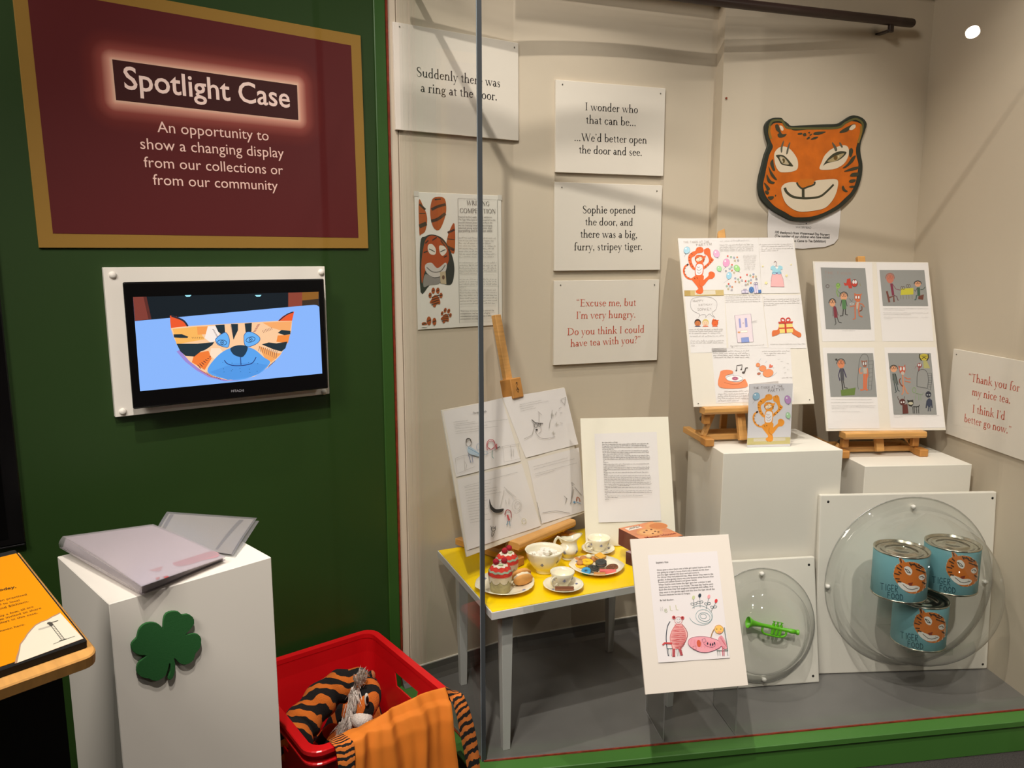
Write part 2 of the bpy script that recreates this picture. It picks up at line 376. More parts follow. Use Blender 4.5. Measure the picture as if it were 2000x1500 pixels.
G = {
 'o': ([('a', .22, .2, .2, .215, 0, 360)], .44), 'O': ([('a', .35, .325, .32, .34, 0, 360, TN, .085)], .72),
 'c': ([('a', .21, .2, .19, .215, 48, 318), ('d', .325, .33, .036)], .39), 'C': ([('a', .35, .325, .32, .34, 42, 320, TN, .085), ('p', [(.58, .5), (.61, .66), (.63, .66), (.61, .44)]), ('p', [(.58, .13), (.63, .16), (.6, .05)])], .66),
 'e': ([('a', .205, .2, .185, .215, 8, 318), ('l', .05, .235, .385, .235, .026)], .4),
 'a': ([('s', .285, .04, .27), ('a', .185, .27, .135, .145, 0, 150, TN, TK), ('a', .165, .11, .145, .12, 0, 360, TN, TK), ('c', [(.29, .06, .06), (.32, .015, .04), (.385, .04, .015)])], .39),
 'b': ([('s', .1, .02, .72), ('n', .1, .72), ('a', .235, .2, .2, .215, -150, 150)], .46),
 'd': ([('a', .21, .2, .19, .215, 35, 325), ('s', .345, .0, .72), ('n', .345, .72), ('f', .36, 0, .04)], .47),
 'f': ([('s', .13, 0, .56), ('f', .13, 0), ('a', .235, .55, .14, .17, 60, 180, TN, TK), ('d', .3, .675, .04), ('l', .03, .385, .27, .385, .028)], .28),
 'g': ([('a', .185, .27, .145, .145, 0, 360, TN, TK*.9), ('a', .2, -.1, .185, .11, 0, 360, TN, TK*.8), ('c', [(.1, .16, .03), (.07, .08, .05), (.12, .025, .06), (.3, .0, .05)]), ('c', [(.29, .36, .02), (.34, .4, .03), (.41, .39, .045)])], .41),
 'h': ([('s', .1, 0, .72), ('n', .1, .72), ('f', .1, 0), ('a', .25, .25, .155, .165, 0, 150, TN, TK), ('s', .37, 0, .255), ('f', .37, 0)], .48),
 'i': ([('s', .12, 0, _X), ('n', .12, _X+.01), ('f', .12, 0), ('d', .11, .57, .058)], .24),
 'k': ([('s', .1, 0, .72), ('n', .1, .72), ('f', .1, 0), ('l', .13, .19, .33, .38, .03), ('F', .34, .395, .03), ('l', .4, .01, .21, .25, .065), ('f', .41, 0, .05)], .47),
 'l': ([('s', .12, 0, .72), ('n', .12, .72), ('f', .12, 0)], .24),
 'm': ([('s', .1, 0, _X), ('n', .1, _X+.01), ('f', .1, 0), ('a', .24, .25, .15, .165, 0, 150, TN, TK), ('s', .355, 0, .255), ('f', .355, 0), ('a', .495, .25, .15, .165, 0, 150, TN, TK), ('s', .61, 0, .255), ('f', .61, 0)], .73),
 'n': ([('s', .1, 0, _X), ('n', .1, _X+.01), ('f', .1, 0), ('a', .25, .25, .155, .165, 0, 150, TN, TK), ('s', .37, 0, .255), ('f', .37, 0)], .48),
 'p': ([('s', .1, -.24, _X), ('n', .1, _X+.01), ('f', .1, -.24), ('a', .235, .2, .2, .215, -150, 150)], .46),
 'r': ([('s', .1, 0, _X), ('n', .1, _X+.01), ('f', .1, 0), ('c', [(.12, .28, .03), (.19, .37, .04), (.27, .37, .05)]), ('d', .28, .36, .038)], .32),
 's': ([('c', [(.27, .31, .02), (.2, .395, .03), (.1, .36, .05), (.09, .27, .07), (.17, .205, .08), (.25, .13, .07), (.22, .03, .05), (.13, .0, .03), (.04, .1, .02)])], .33),
 't': ([('s', .14, .06, .5, .066), ('l', .03, .385, .27, .385, .028), ('c', [(.14, .08, .066), (.17, .015, .05), (.27, .05, .015)]), ('p', [(.04, .39), (.14, .52), (.15, .39)])], .29),
 'u': ([('s', .11, .14, _X), ('n', .11, _X+.01), ('a', .23, .15, .155, .16, 180, 330, TN, TK), ('s', .37, 0, _X), ('n', .37, _X+.01), ('f', .39, 0, .04)], .49),
 'v': ([('l', .2, 0, .07, .39, .07), ('l', .22, 0, .36, .39, .028), ('F', .07, .4, .05), ('F', .36, .4, .02)], .42),
 'w': ([('l', .2, 0, .07, .39, .07), ('l', .21, 0, .33, .39, .028), ('l', .46, 0, .32, .39, .07), ('l', .47, 0, .6, .39, .028), ('F', .07, .4, .05), ('F', .32, .4, .05), ('F', .6, .4, .02)], .66),
 'x': ([('l', .36, 0, .08, .39, .07), ('l', .07, 0, .34, .39, .026), ('f', .36, 0, .05), ('f', .07, 0, .02), ('F', .08, .4, .05), ('F', .34, .4, .02)], .42),
 'y': ([('l', .2, 0, .07, .39, .07), ('l', .13, -.2, .36, .39, .028), ('F', .07, .4, .05), ('F', .36, .4, .02), ('c', [(.15, -.16, .03), (.1, -.23, .04), (.03, -.22, .06)])], .42),
 'S': ([('c', [(.37, .5, .02), (.33, .63, .03), (.2, .655, .04), (.09, .58, .07), (.1, .46, .085), (.22, .35, .095), (.36, .25, .09), (.38, .12, .07), (.26, .01, .04), (.12, .02, .03), (.04, .17, .02)])], .45),
 'I': ([('s', .15, 0, .65, .085), ('f', .15, 0, .085), ('F', .15, .65, .085)], .3),
 'W': ([('l', .3, 0, .1, .65, .085), ('l', .31, 0, .5, .65, .03), ('l', .68, 0, .48, .65, .085), ('l', .69, 0, .88, .65, .03), ('F', .1, .65, .06), ('F', .49, .65, .06), ('F', .88, .65, .02)], .94),
 'E': ([('s', .14, 0, .65, .085), ('f', .12, 0), ('F', .12, .65), ('l', .1, .635, .48, .635, .03), ('l', .1, .335, .4, .335, .028), ('l', .1, .015, .5, .015, .03), ('l', .47, .5, .485, .65, .022), ('l', .52, .16, .495, 0, .022), ('l', .4, .26, .4, .41, .022)], .56),
 'D': ([('s', .15, 0, .65, .085), ('f', .12, 0), ('F', .12, .65), ('a', .27, .325, .4, .325, -90, 90, TN, .085), ('l', .1, .637, .3, .637, .026), ('l', .1, .013, .3, .013, .026)], .71),
 'T': ([('s', .29, 0, .65, .085), ('f', .29, 0, .085), ('l', .03, .635, .55, .635, .03), ('l', .03, .5, .02, .65, .022), ('l', .55, .5, .56, .65, .022)], .57),
 'R': ([('s', .14, 0, .65, .085), ('f', .14, 0, .085), ('F', .12, .65), ('a', .24, .49, .2, .16, -90, 90, TN, .08), ('l', .12, .637, .26, .637, .026), ('l', .12, .345, .26, .345, .026), ('l', .55, .0, .3, .34, .08), ('f', .56, 0, .06)], .61),
 'N': ([('s', .12, 0, .65, .03), ('f', .12, 0, .03), ('F', .08, .65, .05), ('l', .56, 0, .13, .65, .09), ('s', .57, 0, .65, .03), ('F', .57, .65, .03)], .7),
 'G': ([('a', .35, .325, .32, .34, 42, 320, TN, .085), ('p', [(.58, .5), (.61, .66), (.63, .66), (.61, .44)]), ('s', .58, .06, .28, .08), ('F', .58, .29, .08)], .7),
 'M': ([('s', .12, 0, .65, .03), ('f', .12, 0, .03), ('l', .39, 0, .14, .65, .085), ('l', .4, 0, .65, .65, .028), ('s', .67, 0, .65, .085), ('f', .67, 0, .085), ('F', .67, .65, .06), ('F', .12, .65, .05)], .79),
 'P': ([('s', .14, 0, .65, .085), ('f', .14, 0, .085), ('F', .12, .65), ('a', .24, .475, .22, .175, -90, 90, TN, .08), ('l', .12, .637, .26, .637, .026), ('l', .12, .313, .26, .313, .026)], .5),
 '.': ([('d', .08, .04, .06)], .2), ',': ([('d', .08, .04, .06), ('c', [(.1, .03, .05), (.1, -.05, .03), (.04, -.11, .01)])], .2),
 '\u2026': ([('d', .08, .04, .056), ('d', .3, .04, .056), ('d', .52, .04, .056)], .64),
 '\u2019': ([('d', .08, .62, .045), ('c', [(.1, .62, .05), (.1, .55, .03), (.04, .49, .01)])], .17),
 '\u201c': ([('d', .07, .55, .045), ('c', [(.05, .55, .05), (.05, .62, .03), (.11, .68, .01)]), ('d', .22, .55, .045), ('c', [(.2, .55, .05), (.2, .62, .03), (.26, .68, .01)])], .34),
 '\u201d': ([('d', .08, .62, .045), ('c', [(.1, .62, .05), (.1, .55, .03), (.04, .49, .01)]), ('d', .23, .62, .045), ('c', [(.25, .62, .05), (.25, .55, .03), (.19, .49, .01)])], .32),
 '?': ([('c', [(.05, .52, .03), (.1, .64, .04), (.24, .63, .07), (.28, .52, .085), (.2, .38, .06), (.16, .28, .04), (.16, .18, .02)]), ('d', .16, .03, .048)], .36), ' ': ([], .22)}
_GP = {}
def serif_polys(txt):
    V = []; P = []; x = 0
    for ch in txt:
        if ch not in _GP: _GP[ch] = _g(G[ch][0])
        v, p = _GP[ch]; b = len(V); V += [(a+x, c) for a, c in v]; P += [[i+b for i in f] for f in p]; x += G[ch][1]+.012
    return V, P
# child's capitals, one stroke wide, in a 1 x 1 box
HG = {'T': [[(0, 1), (.8, 1)], [(.4, 1), (.4, 0)]], 'I': [[(.3, 1), (.3, 0)]], 'G': [[(.75, .85), (.4, 1), (.05, .6), (.1, .15), (.45, 0), (.75, .2), (.75, .45), (.45, .45)]],
 'E': [[(.6, 1), (.05, 1), (.05, 0), (.65, 0)], [(.05, .5), (.5, .5)]], 'R': [[(.05, 0), (.05, 1), (.55, .95), (.6, .65), (.1, .5), (.65, 0)]],
 'F': [[(.6, 1), (.05, 1), (.05, 0)], [(.05, .55), (.5, .55)]], 'O': [[(.4, 1), (.05, .7), (.05, .3), (.4, 0), (.75, .3), (.75, .7), (.4, 1)]],
 'D': [[(.05, 0), (.05, 1), (.5, .9), (.7, .5), (.5, .1), (.05, 0)]], 'H': [[(.05, 1), (.05, 0)], [(.65, 1), (.65, 0)], [(.05, .5), (.65, .5)]],
 'A': [[(0, 0), (.35, 1), (.7, 0)], [(.15, .4), (.55, .4)]], 'P': [[(.05, 0), (.05, 1), (.55, .9), (.55, .6), (.05, .5)]], 'Y': [[(0, 1), (.35, .5), (.7, 1)], [(.35, .5), (.35, 0)]],
 'B': [[(.05, 0), (.05, 1), (.5, .9), (.45, .6), (.1, .52), (.6, .4), (.55, .08), (.05, 0)]], 'S': [[(.6, .85), (.35, 1), (.1, .8), (.2, .55), (.55, .4), (.6, .15), (.3, 0), (.05, .15)]],
 'N': [[(.05, 0), (.05, 1), (.6, 0), (.6, 1)]], '!': [[(.15, 1), (.15, .35)], [(.15, .1), (.15, 0)]], 'e': [[(.05, .35), (.5, .4), (.4, .65), (.1, .6), (.05, .2), (.3, 0), (.55, .15)]],
 'l': [[(.15, 1), (.15, .1), (.35, 0)]], "'": [[(.1, 1), (.1, .8)]], ' ': [], 'M': [[(0, 0), (.1, 1), (.4, .3), (.7, 1), (.8, 0)]]}
def hand_polys(txt, w_):
    V = []; P = []; x = 0
    for ch in txt:
        mx = 0
        for st in HG[ch]:
            v, p = _strip([(a+x, c) for a, c in st], [w_]*len(st)); b = len(V); V += v; P += [[i+b for i in f] for f in p]; mx = max(mx, max(a for a, c in st))
        x += (mx if mx else .35)+.22
    return V, P
# ================================================================ SETTING
def flat(v): return Vector((v.x, v.y, 0))
def vwall(name, a, b, n, th, z0, z1, m, holes=None):
    """wall slab from a to b, front face on a-b, thickness th behind it"""
    a = flat(a); b = flat(b); g = Geo(); L = (b-a).length
    g.box((0, z0, -th), (L, z1, 0)); M = frame(a, b-a, (0, 0, 1))
    return struct(g.build(name, m, None, M))
# museum room
g = Geo(); g.box((-4, -4, -.05), (5.5, 5, 0)); struct(g.build('floor', M_CARPET))
M_CEIL = mat('dark_ceiling', '#2b2927', .9); M_ROOM = mat('room_wall', '#6d6457', .8)
g = Geo(); g.box((-4, -4, 4.2), (5.5, 5, 4.3)); struct(g.build('ceiling', M_CEIL))
for nm, a, b in (('wall_front', (-4, -4.1), (5.5, -4)), ('wall_side', (5.5, -4), (5.6, 5)), ('wall_rear', (-4, 5), (5.5, 5.1))):
    g = Geo(); g.box((a[0], a[1], 0), (b[0], b[1], 4.2)); struct(g.build(nm, M_ROOM))
g = Geo(); g.box((-4.1, -4, 0), (-4, 5, 4.2)); struct(g.build('wall_far', M_ROOM))
# green wall, with its slightly proud end strip
wend = flat(P1.hit(763, 500)); wl = wend-W1.d*2.6
vwall('wall_left', wl, wend-W1.d*.002, W1.n, .14, 0, 4.2, M_GREEN)
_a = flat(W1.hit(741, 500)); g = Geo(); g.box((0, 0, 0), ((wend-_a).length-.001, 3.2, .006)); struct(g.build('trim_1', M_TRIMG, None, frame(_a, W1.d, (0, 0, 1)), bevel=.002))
# back panels
p1a = flat(P1.hit(763.5, 500)); p1m = flat(P1.hit(784.5, 500)); p1b = flat(P1.hit(1014.5, 500))
TOP = 2.78
g = Geo(); g.box((0, 0, -.06), ((p1m-p1a).length-.003, TOP, 0)); struct(g.build('trim_2', M_WALL, None, frame(p1a, P1.d, (0, 0, 1)), bevel=.001))
vwall('wall_back_left', p1m, p1b, P1.n, .05, 0, TOP, M_WALL)
p2a = flat(P2.hit(1010, 500)); p2b = flat(P2.hit(1392, 300))+P2.d*.05
vwall('wall_back_centre', p2a-P2.d*.12, p2b, P2.n, .05, 0, TOP, M_WALL)
p3a = _p3; p3b = _cr+P3.d*.1
vwall('wall_back_right', p3a, p3b, P3.n, .06, 0, 3.2, M_WALL)
# lintel over the centre panel
LZ = 2.432
g = Geo(); g.box((-.0, LZ, -.005), ((p3a-p2a).length+.005, TOP, .07)); struct(g.build('trim_3', M_WALL, None, frame(p2a-P2.n*.0, P2.d, (0, 0, 1)), bevel=.002))
# beam above the right panel
g = Geo(); g.box((-.02, 2.53, 0), (1.2, 2.8, .05)); struct(g.build('trim_4', M_WALL, None, frame(p3a, P3.d, (0, 0, 1)), bevel=.002))
# right wall of the case
ra = flat(_cr)+Vector((.01, .05, 0)); rb = ra-RW.d*1.15
g = Geo(); L = (rb-ra).length; g.box((0, 0, -.05), (L, 3.2, 0)); struct(g.build('wall_right', M_WALL, None, frame(flat(RW.p)-RW.d*0+RW.d*((ra-flat(RW.p)).dot(RW.d)), -RW.d, (0, 0, 1))))
# raised case base with green ledge
sd = (GW-GC).normalized(); fd = (GR-GC).normalized()
so = Vector((sd.y, -sd.x, 0)); so = so if so.x < 0 else -so; fo = Vector((fd.y, -fd.x, 0))
def corner(d1, d2):  # offset corner of both glass lines
    A = GC+so*d1; B = GC+fo*d2; det = sd.x*(-fd.y)+fd.x*sd.y; t = ((B-A).x*(-fd.y)+fd.x*(B-A).y)/det; return A+sd*t
lc = corner(.05, .055)
def foot(d1, d2): return [GW+so*d1+sd*.02, corner(d1, d2), GR+fo*d2+fd*.4, GR+fd*.4+Vector((0, 1.2, 0)), Vector((-.4, 3.4, 0))]
g = Geo(); g.prism([(v.x, v.y) for v in foot(.042, .047)], 0, .088); struct(g.build('trim_5', M_LEDGE, bevel=.002))
g = Geo(); g.prism([(v.x, v.y) for v in foot(.05, .055)], .090, Z0); struct(g.build('trim_6', M_LEDGE, bevel=.002))
g = Geo(); g.prism([(v.x, v.y) for v in foot(-.004, -.004)], Z0-.002, Z0+.001); struct(g.build('floor', M_GREYF))
# coved grey skirting
def cove(name, a, b, n):
    d = (b-a).normalized(); L = (b-a).length
    pr = [(0, .05), (.006, .05), (.008, .03), (.016, .012), (.03, .001), (0, .001)]
    M = frame(a+Vector((0, 0, Z0)), n, (0, 0, 1), d if True else None); g = Geo()
    g.prism(pr, 0, L, 0, frame(a+Vector((0, 0, Z0)), n, (0, 0, 1), d)); g.box((0, .05, 0), (.004, .0535, L), 1, frame(a+Vector((0, 0, Z0)), n, (0, 0, 1), d))
    return struct(g.build(name, [mat('dark_vinyl', '#5a5753', .3, noise=(6, .12)), M_WHITE]))
cove('baseboard_left', p1a, p1b, P1.n); cove('baseboard_back', p2a, p2b-P2.d*.05, P2.n); cove('baseboard_right', p3a, flat(_cr), P3.n)
# glass
GT = 2.40
def pane(name, a, b, th=.008):
    g = Geo(); L = (b-a).length; g.box((0, Z0, -th), (L, GT, 0)); return struct(g.build(name, M_GLASS, None, frame(a, b-a, (0, 0, 1))))
pane('window_1', GC+fd*.005, GR)
pane('window_2', GW, GC-sd*-.005)
g = Geo(); M = frame(GC, fd, (0, 0, 1)); g.box((-.006, Z0, -.010), (.006, GT+.002, .002), 0, M)
g.box((-.0075, Z0, -.004), (-.0055, GT+.002, .0005), 1, M)
g.build('glass_joint', [M_GALV, mat('joint_edge', '#9aa5ab', .2, .2)]); struct(bpy.data.objects['glass_joint']); bpy.data.objects['glass_joint'].name = 'trim_7'
# rails capping the glass, and red-brown sealant at its foot
M_RAIL = mat('dark_rail', '#1d2a22', .3, .2)
g = Geo(); g.box((0, GT, -.012), ((GR-GC).length, GT+.014, .003), 0, frame(GC, fd, (0, 0, 1))); struct(g.build('trim_8', M_RAIL))
g = Geo(); g.box((0, GT, -.012), ((GW-GC).length, GT+.014, .003), 0, frame(GW, GC-GW, (0, 0, 1))); struct(g.build('trim_9', M_RAIL))
M_SEAL = mat('red_sealant', '#7a2a14', .6, noise=(60, .3))
r = random.Random(4)
for nm, a, b in (('trim_10', GC, GR), ('trim_11', GW, GC)):
    g = Geo(); L = (b-a).length; N = 40
    g.grid(lambda u, v: (u*L, Z0+.0015+.0035*v, .0045-.003*v+.0012*sin(u*97)*(1-v)), N, 1, 0, True, frame(a, b-a, (0, 0, 1)))
    g.box((0, Z0, 0), (L, Z0+.004, .0045), 0, frame(a, b-a, (0, 0, 1))); struct(g.build(nm, M_SEAL))
g = Geo(); g.box((0, 0, -.001), (.006, 3.1, .007), 0, frame(wend, W1.d, (0, 0, 1))); struct(g.build('trim_12', M_SEAL))
# ---------------------------------------------------------------- helpers for boards
def rect_on(pl, q, off=0):
    p = [pl.hit(x, y, off) for x, y in q]; X = ((p[1]-p[0])+(p[2]-p[3])).normalized(); N = Vector((X.y, -X.x, 0)).normalized()
    Y = N.cross(X).normalized(); c = sum(p, Vector())/4
    w_ = ((p[1]-p[0]).length+(p[2]-p[3]).length)/2; h_ = ((p[0]-p[3]).length+(p[1]-p[2]).length)/2
    return frame(c-X*w_/2-Y*h_/2, X, Y), w_, h_, Homog(q, w_, h_)
def card(name, M, w_, h_, th, m, label=None, cat=None, group=None, parent=None, bevel=.0006):
    g = Geo(); g.box((0, 0, -th), (w_, h_, 0)); o = g.build(name, m, parent, M, bevel=bevel)
    return tag(o, label, cat, group)
def sheet(parent, q, hom, z=.0006, name='sheet', m=None, th=.0004, curl=0):
    """paper stuck on a board: corners in photo space"""
    P = [hom(*a) for a in q]; g = Geo()
    n = 8
    def f(u, v):
        a = Vector(P[0]).lerp(Vector(P[1]), u); b = Vector(P[3]).lerp(Vector(P[2]), u); c = a.lerp(b, v)
        return (c.x, c.y, z+curl*max(0, (v-.8)/.2)**2*(.6+.4*sin(u*9)))
    g.grid(f, n if curl else 1, 10 if curl else 1, 0, True)
    g.F = [x[::-1] for x in g.F]
    return g.build(name, m or M_PAPER, parent)
def pins(parent, hom, pts, r=.0022, m=None):
    for x, y in pts:
        a = hom(x, y); g = Geo(); g.cyl((a[0], a[1], 0), (a[0], a[1], .0015), r, 8); g.build('pin', m or mat('pin_steel', '#6d6860', .4, .6), parent)
# ---------------------------------------------------------------- quotation panels
K = '#2b2724'; RD = '#c8563c'
def quote(pl, q, label, lines, col, pinpts, group='quotation panels in the display case'):
    M, w_, h_, hom = rect_on(pl, q, .012)
    b = card('quotation_panel', M, w_, h_, .010, M_CARD, label, 'sign', None)
    k = Ink(hom)
    for t, p0, p1 in lines: k.serif(t, p0, p1, col)
    k.build('lettering', b); pins(b, hom, pinpts); return b
quote(P1, [(767.6, 43), (1013, 83.4), (1012.4, 275.4), (773.6, 252)], 'white panel reading "Suddenly there was a ring at the door."',
      [('Suddenly there was', (813.5, 149.4), (976, 170.4)), ('a ring at the door.', (821, 179.4), (969.5, 196.5))], K, [(780, 53), (1005, 92)])
quote(P2, [(1085, 155), (1299.8, 173), (1295.6, 343.5), (1085.6, 336.6)], 'white panel reading "I wonder who that can be", topmost of three',
      [('I wonder who', (1143.5, 215.4), (1246, 221.4)), ('that can be\u2026', (1145, 241.5), (1241.6, 246.6)), ('\u2026We\u2019d better open', (1122.5, 275.4), (1263.5, 280.5)), ('the door and see.', (1131.5, 299.4), (1253.6, 304.5))], K, [(1098, 164.5), (1290, 183)])
quote(P2, [(1083, 355.4), (1293.8, 362), (1289, 527), (1083, 529)], 'white panel reading "Sophie opened the door", middle of three',
      [('Sophie opened', (1138, 416.6), (1241, 417)), ('the door, and', (1143, 440), (1235.6, 441)), ('there was a big,', (1133.6, 464), (1244, 465)), ('furry, stripey tiger.', (1121.6, 489), (1253.6, 488))], K, [(1097, 366), (1283, 373)])
quote(P2, [(1083, 548.6), (1287.8, 545.6), (1283.3, 703.4), (1080.8, 713)], 'white panel with red words "Excuse me, but I\u2019m very hungry"',
      [('\u201cExcuse me, but', (1126, 598.4), (1241.6, 597)), ('I\u2019m very hungry.', (1125.5, 622.4), (1240.4, 620)), ('Do you think I could', (1107.5, 654.5), (1257.5, 649.4)), ('have tea with you?\u201d', (1113.5, 677), (1250, 669.5))], RD, [(1095, 557), (1278, 556)])
quote(RW, [(1862.4, 682), (2022, 710), (2022, 908), (1846.6, 845.5)], 'white panel with red words "Thank you for my nice tea" on right wall',
      [('\u201cThank you for', (1891, 740), (1988, 760.3)), ('my nice tea.', (1898, 766.6), (1972, 783)), ('I think I\u2019d', (1900.5, 801), (1964, 816)), ('better go now.\u201d', (1884, 820), (1978, 845.5))], RD, [(1868, 692)])
# ---------------------------------------------------------------- green wall: big sign
q = [(23.6, -53.5), (706, 69), (718, 486), (72, 483)]
M, w_, h_, hom = rect_on(W1, q, .006)
sg = card('wall_sign', M, w_, h_, .006, mat('ochre_border', '#93702e', .45), 'maroon sign with ochre border reading "Spotlight Case" on green wall', 'sign')
# maroon field: the printed glow around the title block is part of the print
pc = [hom(*a) for a in [(219.3, 116), (579.9, 166), (582, 234), (226, 195)]]
cx = sum(a[0] for a in pc)/4; cy = sum(a[1] for a in pc)/4; hx = (pc[1][0]-pc[0][0]+pc[2][0]-pc[3][0])/4; hy = (pc[0][1]-pc[3][1]+pc[1][1]-pc[2][1])/4
mm = bpy.data.materials.new('maroon_print'); mm.use_nodes = True; nt = mm.node_tree; b = nt.nodes['Principled BSDF']; b.inputs['Roughness'].default_value = .45
tc = nt.nodes.new('ShaderNodeTexCoord'); sx = nt.nodes.new('ShaderNodeSeparateXYZ'); nt.links.new(tc.outputs['Object'], sx.inputs[0])
def mth(op, a, b_=None, c=None):
    n = nt.nodes.new('ShaderNodeMath'); n.operation = op
    for i, v in enumerate((a, b_, c)):
        if v is None: continue
        if isinstance(v, (int, float)): n.inputs[i].default_value = v
        else: nt.links.new(v, n.inputs[i])
    return n.outputs[0]
dx = mth('MAXIMUM', mth('SUBTRACT', mth('ABSOLUTE', mth('SUBTRACT', sx.outputs[0], cx)), hx), 0)
dy = mth('MAXIMUM', mth('SUBTRACT', mth('ABSOLUTE', mth('SUBTRACT', sx.outputs[1], cy)), hy), 0)
dd = mth('SQRT', mth('ADD', mth('MULTIPLY', dx, dx), mth('MULTIPLY', dy, dy)))
rp = nt.nodes.new('ShaderNodeValToRGB'); nt.links.new(mth('DIVIDE', dd, .075), rp.inputs[0])
e = rp.color_ramp.elements; e[0].color = lin('#e6bda4'); e[1].color = lin('#571819'); e[1].position = 1
for p_, c_ in ((.12, '#cf917e'), (.35, '#8a4038'), (.65, '#64201c')):
    x = e.new(p_); x.color = lin(c_)
nt.links.new(rp.outputs[0], b.inputs['Base Color'])
P_ = [hom(*a) for a in [(55, -23), (686.7, 88.2), (698.4, 465), (99.6, 454.9)]]
g = Geo(); g.prism(P_[::-1], 0.0002, .0006); g.build('maroon_field', mm, sg)
g = Geo(); g.prism(pc[::-1], .0006, .001, 0); g.build('title_block', mat('dark_maroon', '#3a1211', .45), sg)
k = Ink(hom, .0013)
k.text('Spotlight Case', (243, 173), (566, 210), '#f6d9ce', bold=.012, ysc=1.05)
for t, p0, p1 in (('An opportunity to', (306, 257.6), (523.6, 274.4)), ('show a changing display', (272.5, 290), (553, 308)), ('from our collections or', (279, 325.7), (551, 341)), ('from our community', (296.4, 360), (540.4, 371.6))):
    k.text(t, p0, p1, '#f0c9bc', bold=0)
k.build('lettering', sg)
# ---------------------------------------------------------------- television on its white backboard
q = [(201, 522), (634, 520.5), (644, 768.8), (225.8, 815.5)]
M, w_, h_, hom = rect_on(W1, q, .018)
bb = card('television_backboard', M, w_, h_, .018, M_WHITE, 'white square-cornered backboard behind the television on green wall', 'board', bevel=.001)
for x, y in ((220, 537), (627, 532), (240, 804), (633, 765)):
    a = hom(x, y); g = Geo(); g.lathe([(.0, .007), (.004, .0066), (.007, .005), (.0085, .0025), (.009, 0)], 16, 0, Matrix.Translation((a[0], a[1], 0))); g.build('screw_cap', M_WHITE, bb)
q = [(240, 550.8), (633, 544.5), (642, 758), (261, 800)]
M, w_, h_, hom = rect_on(W1, q, .062)
tv = thing('television', M, 'black flat television showing a striped cat face cut-out', 'television')
g = Geo(); g.box((0, 0, -.012), (w_, h_, 0)); g.build('bezel', M_BLACK, tv, bevel=.004, seg=3)
g = Geo(); g.box((.012, .012, -.042), (w_-.012, h_-.02, -.012)); g.build('back_shell', M_BLACKM, tv, bevel=.004)
sq = [(259.5, 580), (622, 570), (629, 729), (273.8, 764)]
g = Geo(); g.prism([hom(*a) for a in sq][::-1], -.001, .0005); g.build('screen', mat('screen_glass', '#050507', .1), tv)
k = Ink(hom, .0008, (180, 500, 4))
SQ = [(318, 320), (1768, 280), (1797, 917), (375, 1057)]
k.poly(SQ, '#86b2f6')
k.poly([(318, 320), (1768, 280), (1773, 398), (1755, 384), (1720, 382), (333, 508)], '#0c1820')
k.poly([(318, 320), (424, 317), (463, 493), (333, 506)], '#7e3a30'); k.poly([(400, 318), (424, 317), (463, 493), (440, 495)], '#5a2822')
k.poly([(1532, 287), (1640, 284), (1640, 388), (1532, 398)], '#8a4030'); k.poly([(1640, 284), (1768, 280), (1768, 335), (1640, 348)], '#8a5a22'); k.poly([(1640, 348), (1768, 335), (1770, 388), (1740, 382), (1640, 388)], '#3a2c20')
for cx_ in (750, 1298): k.poly([(cx_-26, 306), (cx_+26, 304), (cx_+14, 318), (cx_-12, 319)], '#9fe6f4')
face = sm([(614, 560), (1560, 505), (1553, 580), (1530, 670), (1480, 770), (1400, 860), (1250, 945), (1070, 970), (900, 925), (780, 840), (690, 740), (636, 630)], True, 3)
face = [(614, 562), (750, 547), (1450, 507), (1562, 506), (1555, 590), (1525, 680), (1470, 775), (1390, 860), (1270, 940), (1170, 965), (1060, 970), (940, 940), (850, 890), (760, 820), (690, 740), (640, 640)]
k.poly([(x-30, y+6) for x, y in face[6:15]]+[(x, y-10) for x, y in face[6:15]][::-1], '#9a86d0'); k.poly([(820, 880), (930, 945), (1060, 971), (1240, 945), (1380, 870), (1250, 930), (1050, 960)], '#c06a68')
k.poly(face, '#f6c79a')
k.poly([(608, 465), (660, 472), (715, 505), (750, 547), (616, 562), (610, 510)], '#e8572a'); k.cur([(620, 468), (680, 488), (720, 510), (748, 548)], 14, '#2c2a36')
k.poly([(1578, 433), (1562, 506), (1450, 508), (1490, 470), (1530, 450)], '#e8572a'); k.cur([(1570, 438), (1520, 458), (1460, 505)], 9, '#2c2a36')
k.poly([(630, 570), (820, 552), (880, 650), (660, 690)], '#f5b45c'); k.poly([(820, 552), (910, 548), (905, 610), (825, 615)], '#f19a50'); k.poly([(905, 548), (985, 545), (1000, 640), (930, 680), (880, 640)], '#f4e6dc')
k.poly([(1330, 520), (1560, 510), (1545, 600), (1400, 560)], '#f3a766'); k.poly([(1450, 620), (1545, 615), (1530, 680), (1440, 670)], '#f08a3c')
k.poly([(800, 760), (910, 740), (935, 800), (880, 890), (780, 830)], '#ee7a35'); k.poly([(1300, 700), (1440, 760), (1480, 760), (1400, 830), (1350, 800)], '#f2a45c'); k.poly([(930, 720), (1000, 720), (1030, 760), (960, 810), (920, 770)], '#f7dcc0')
for s in ([(636, 612), (700, 610), (752, 630), (745, 640), (690, 640), (640, 636)], [(660, 685), (820, 685), (955, 672), (940, 695), (905, 720), (880, 735), (850, 745), (800, 785), (730, 780), (690, 745)],
          [(1450, 600), (1480, 577), (1550, 585), (1548, 612), (1500, 618)], [(1325, 690), (1380, 675), (1440, 682), (1525, 668), (1510, 720), (1480, 745), (1420, 730)],
          [(962, 540), (1035, 535), (1040, 600), (1010, 612), (985, 590)], [(1085, 530), (1140, 530), (1140, 580), (1120, 620), (1105, 655), (1095, 600)], [(1192, 527), (1248, 522), (1245, 590), (1200, 595)]): k.poly(s, '#1f3038')
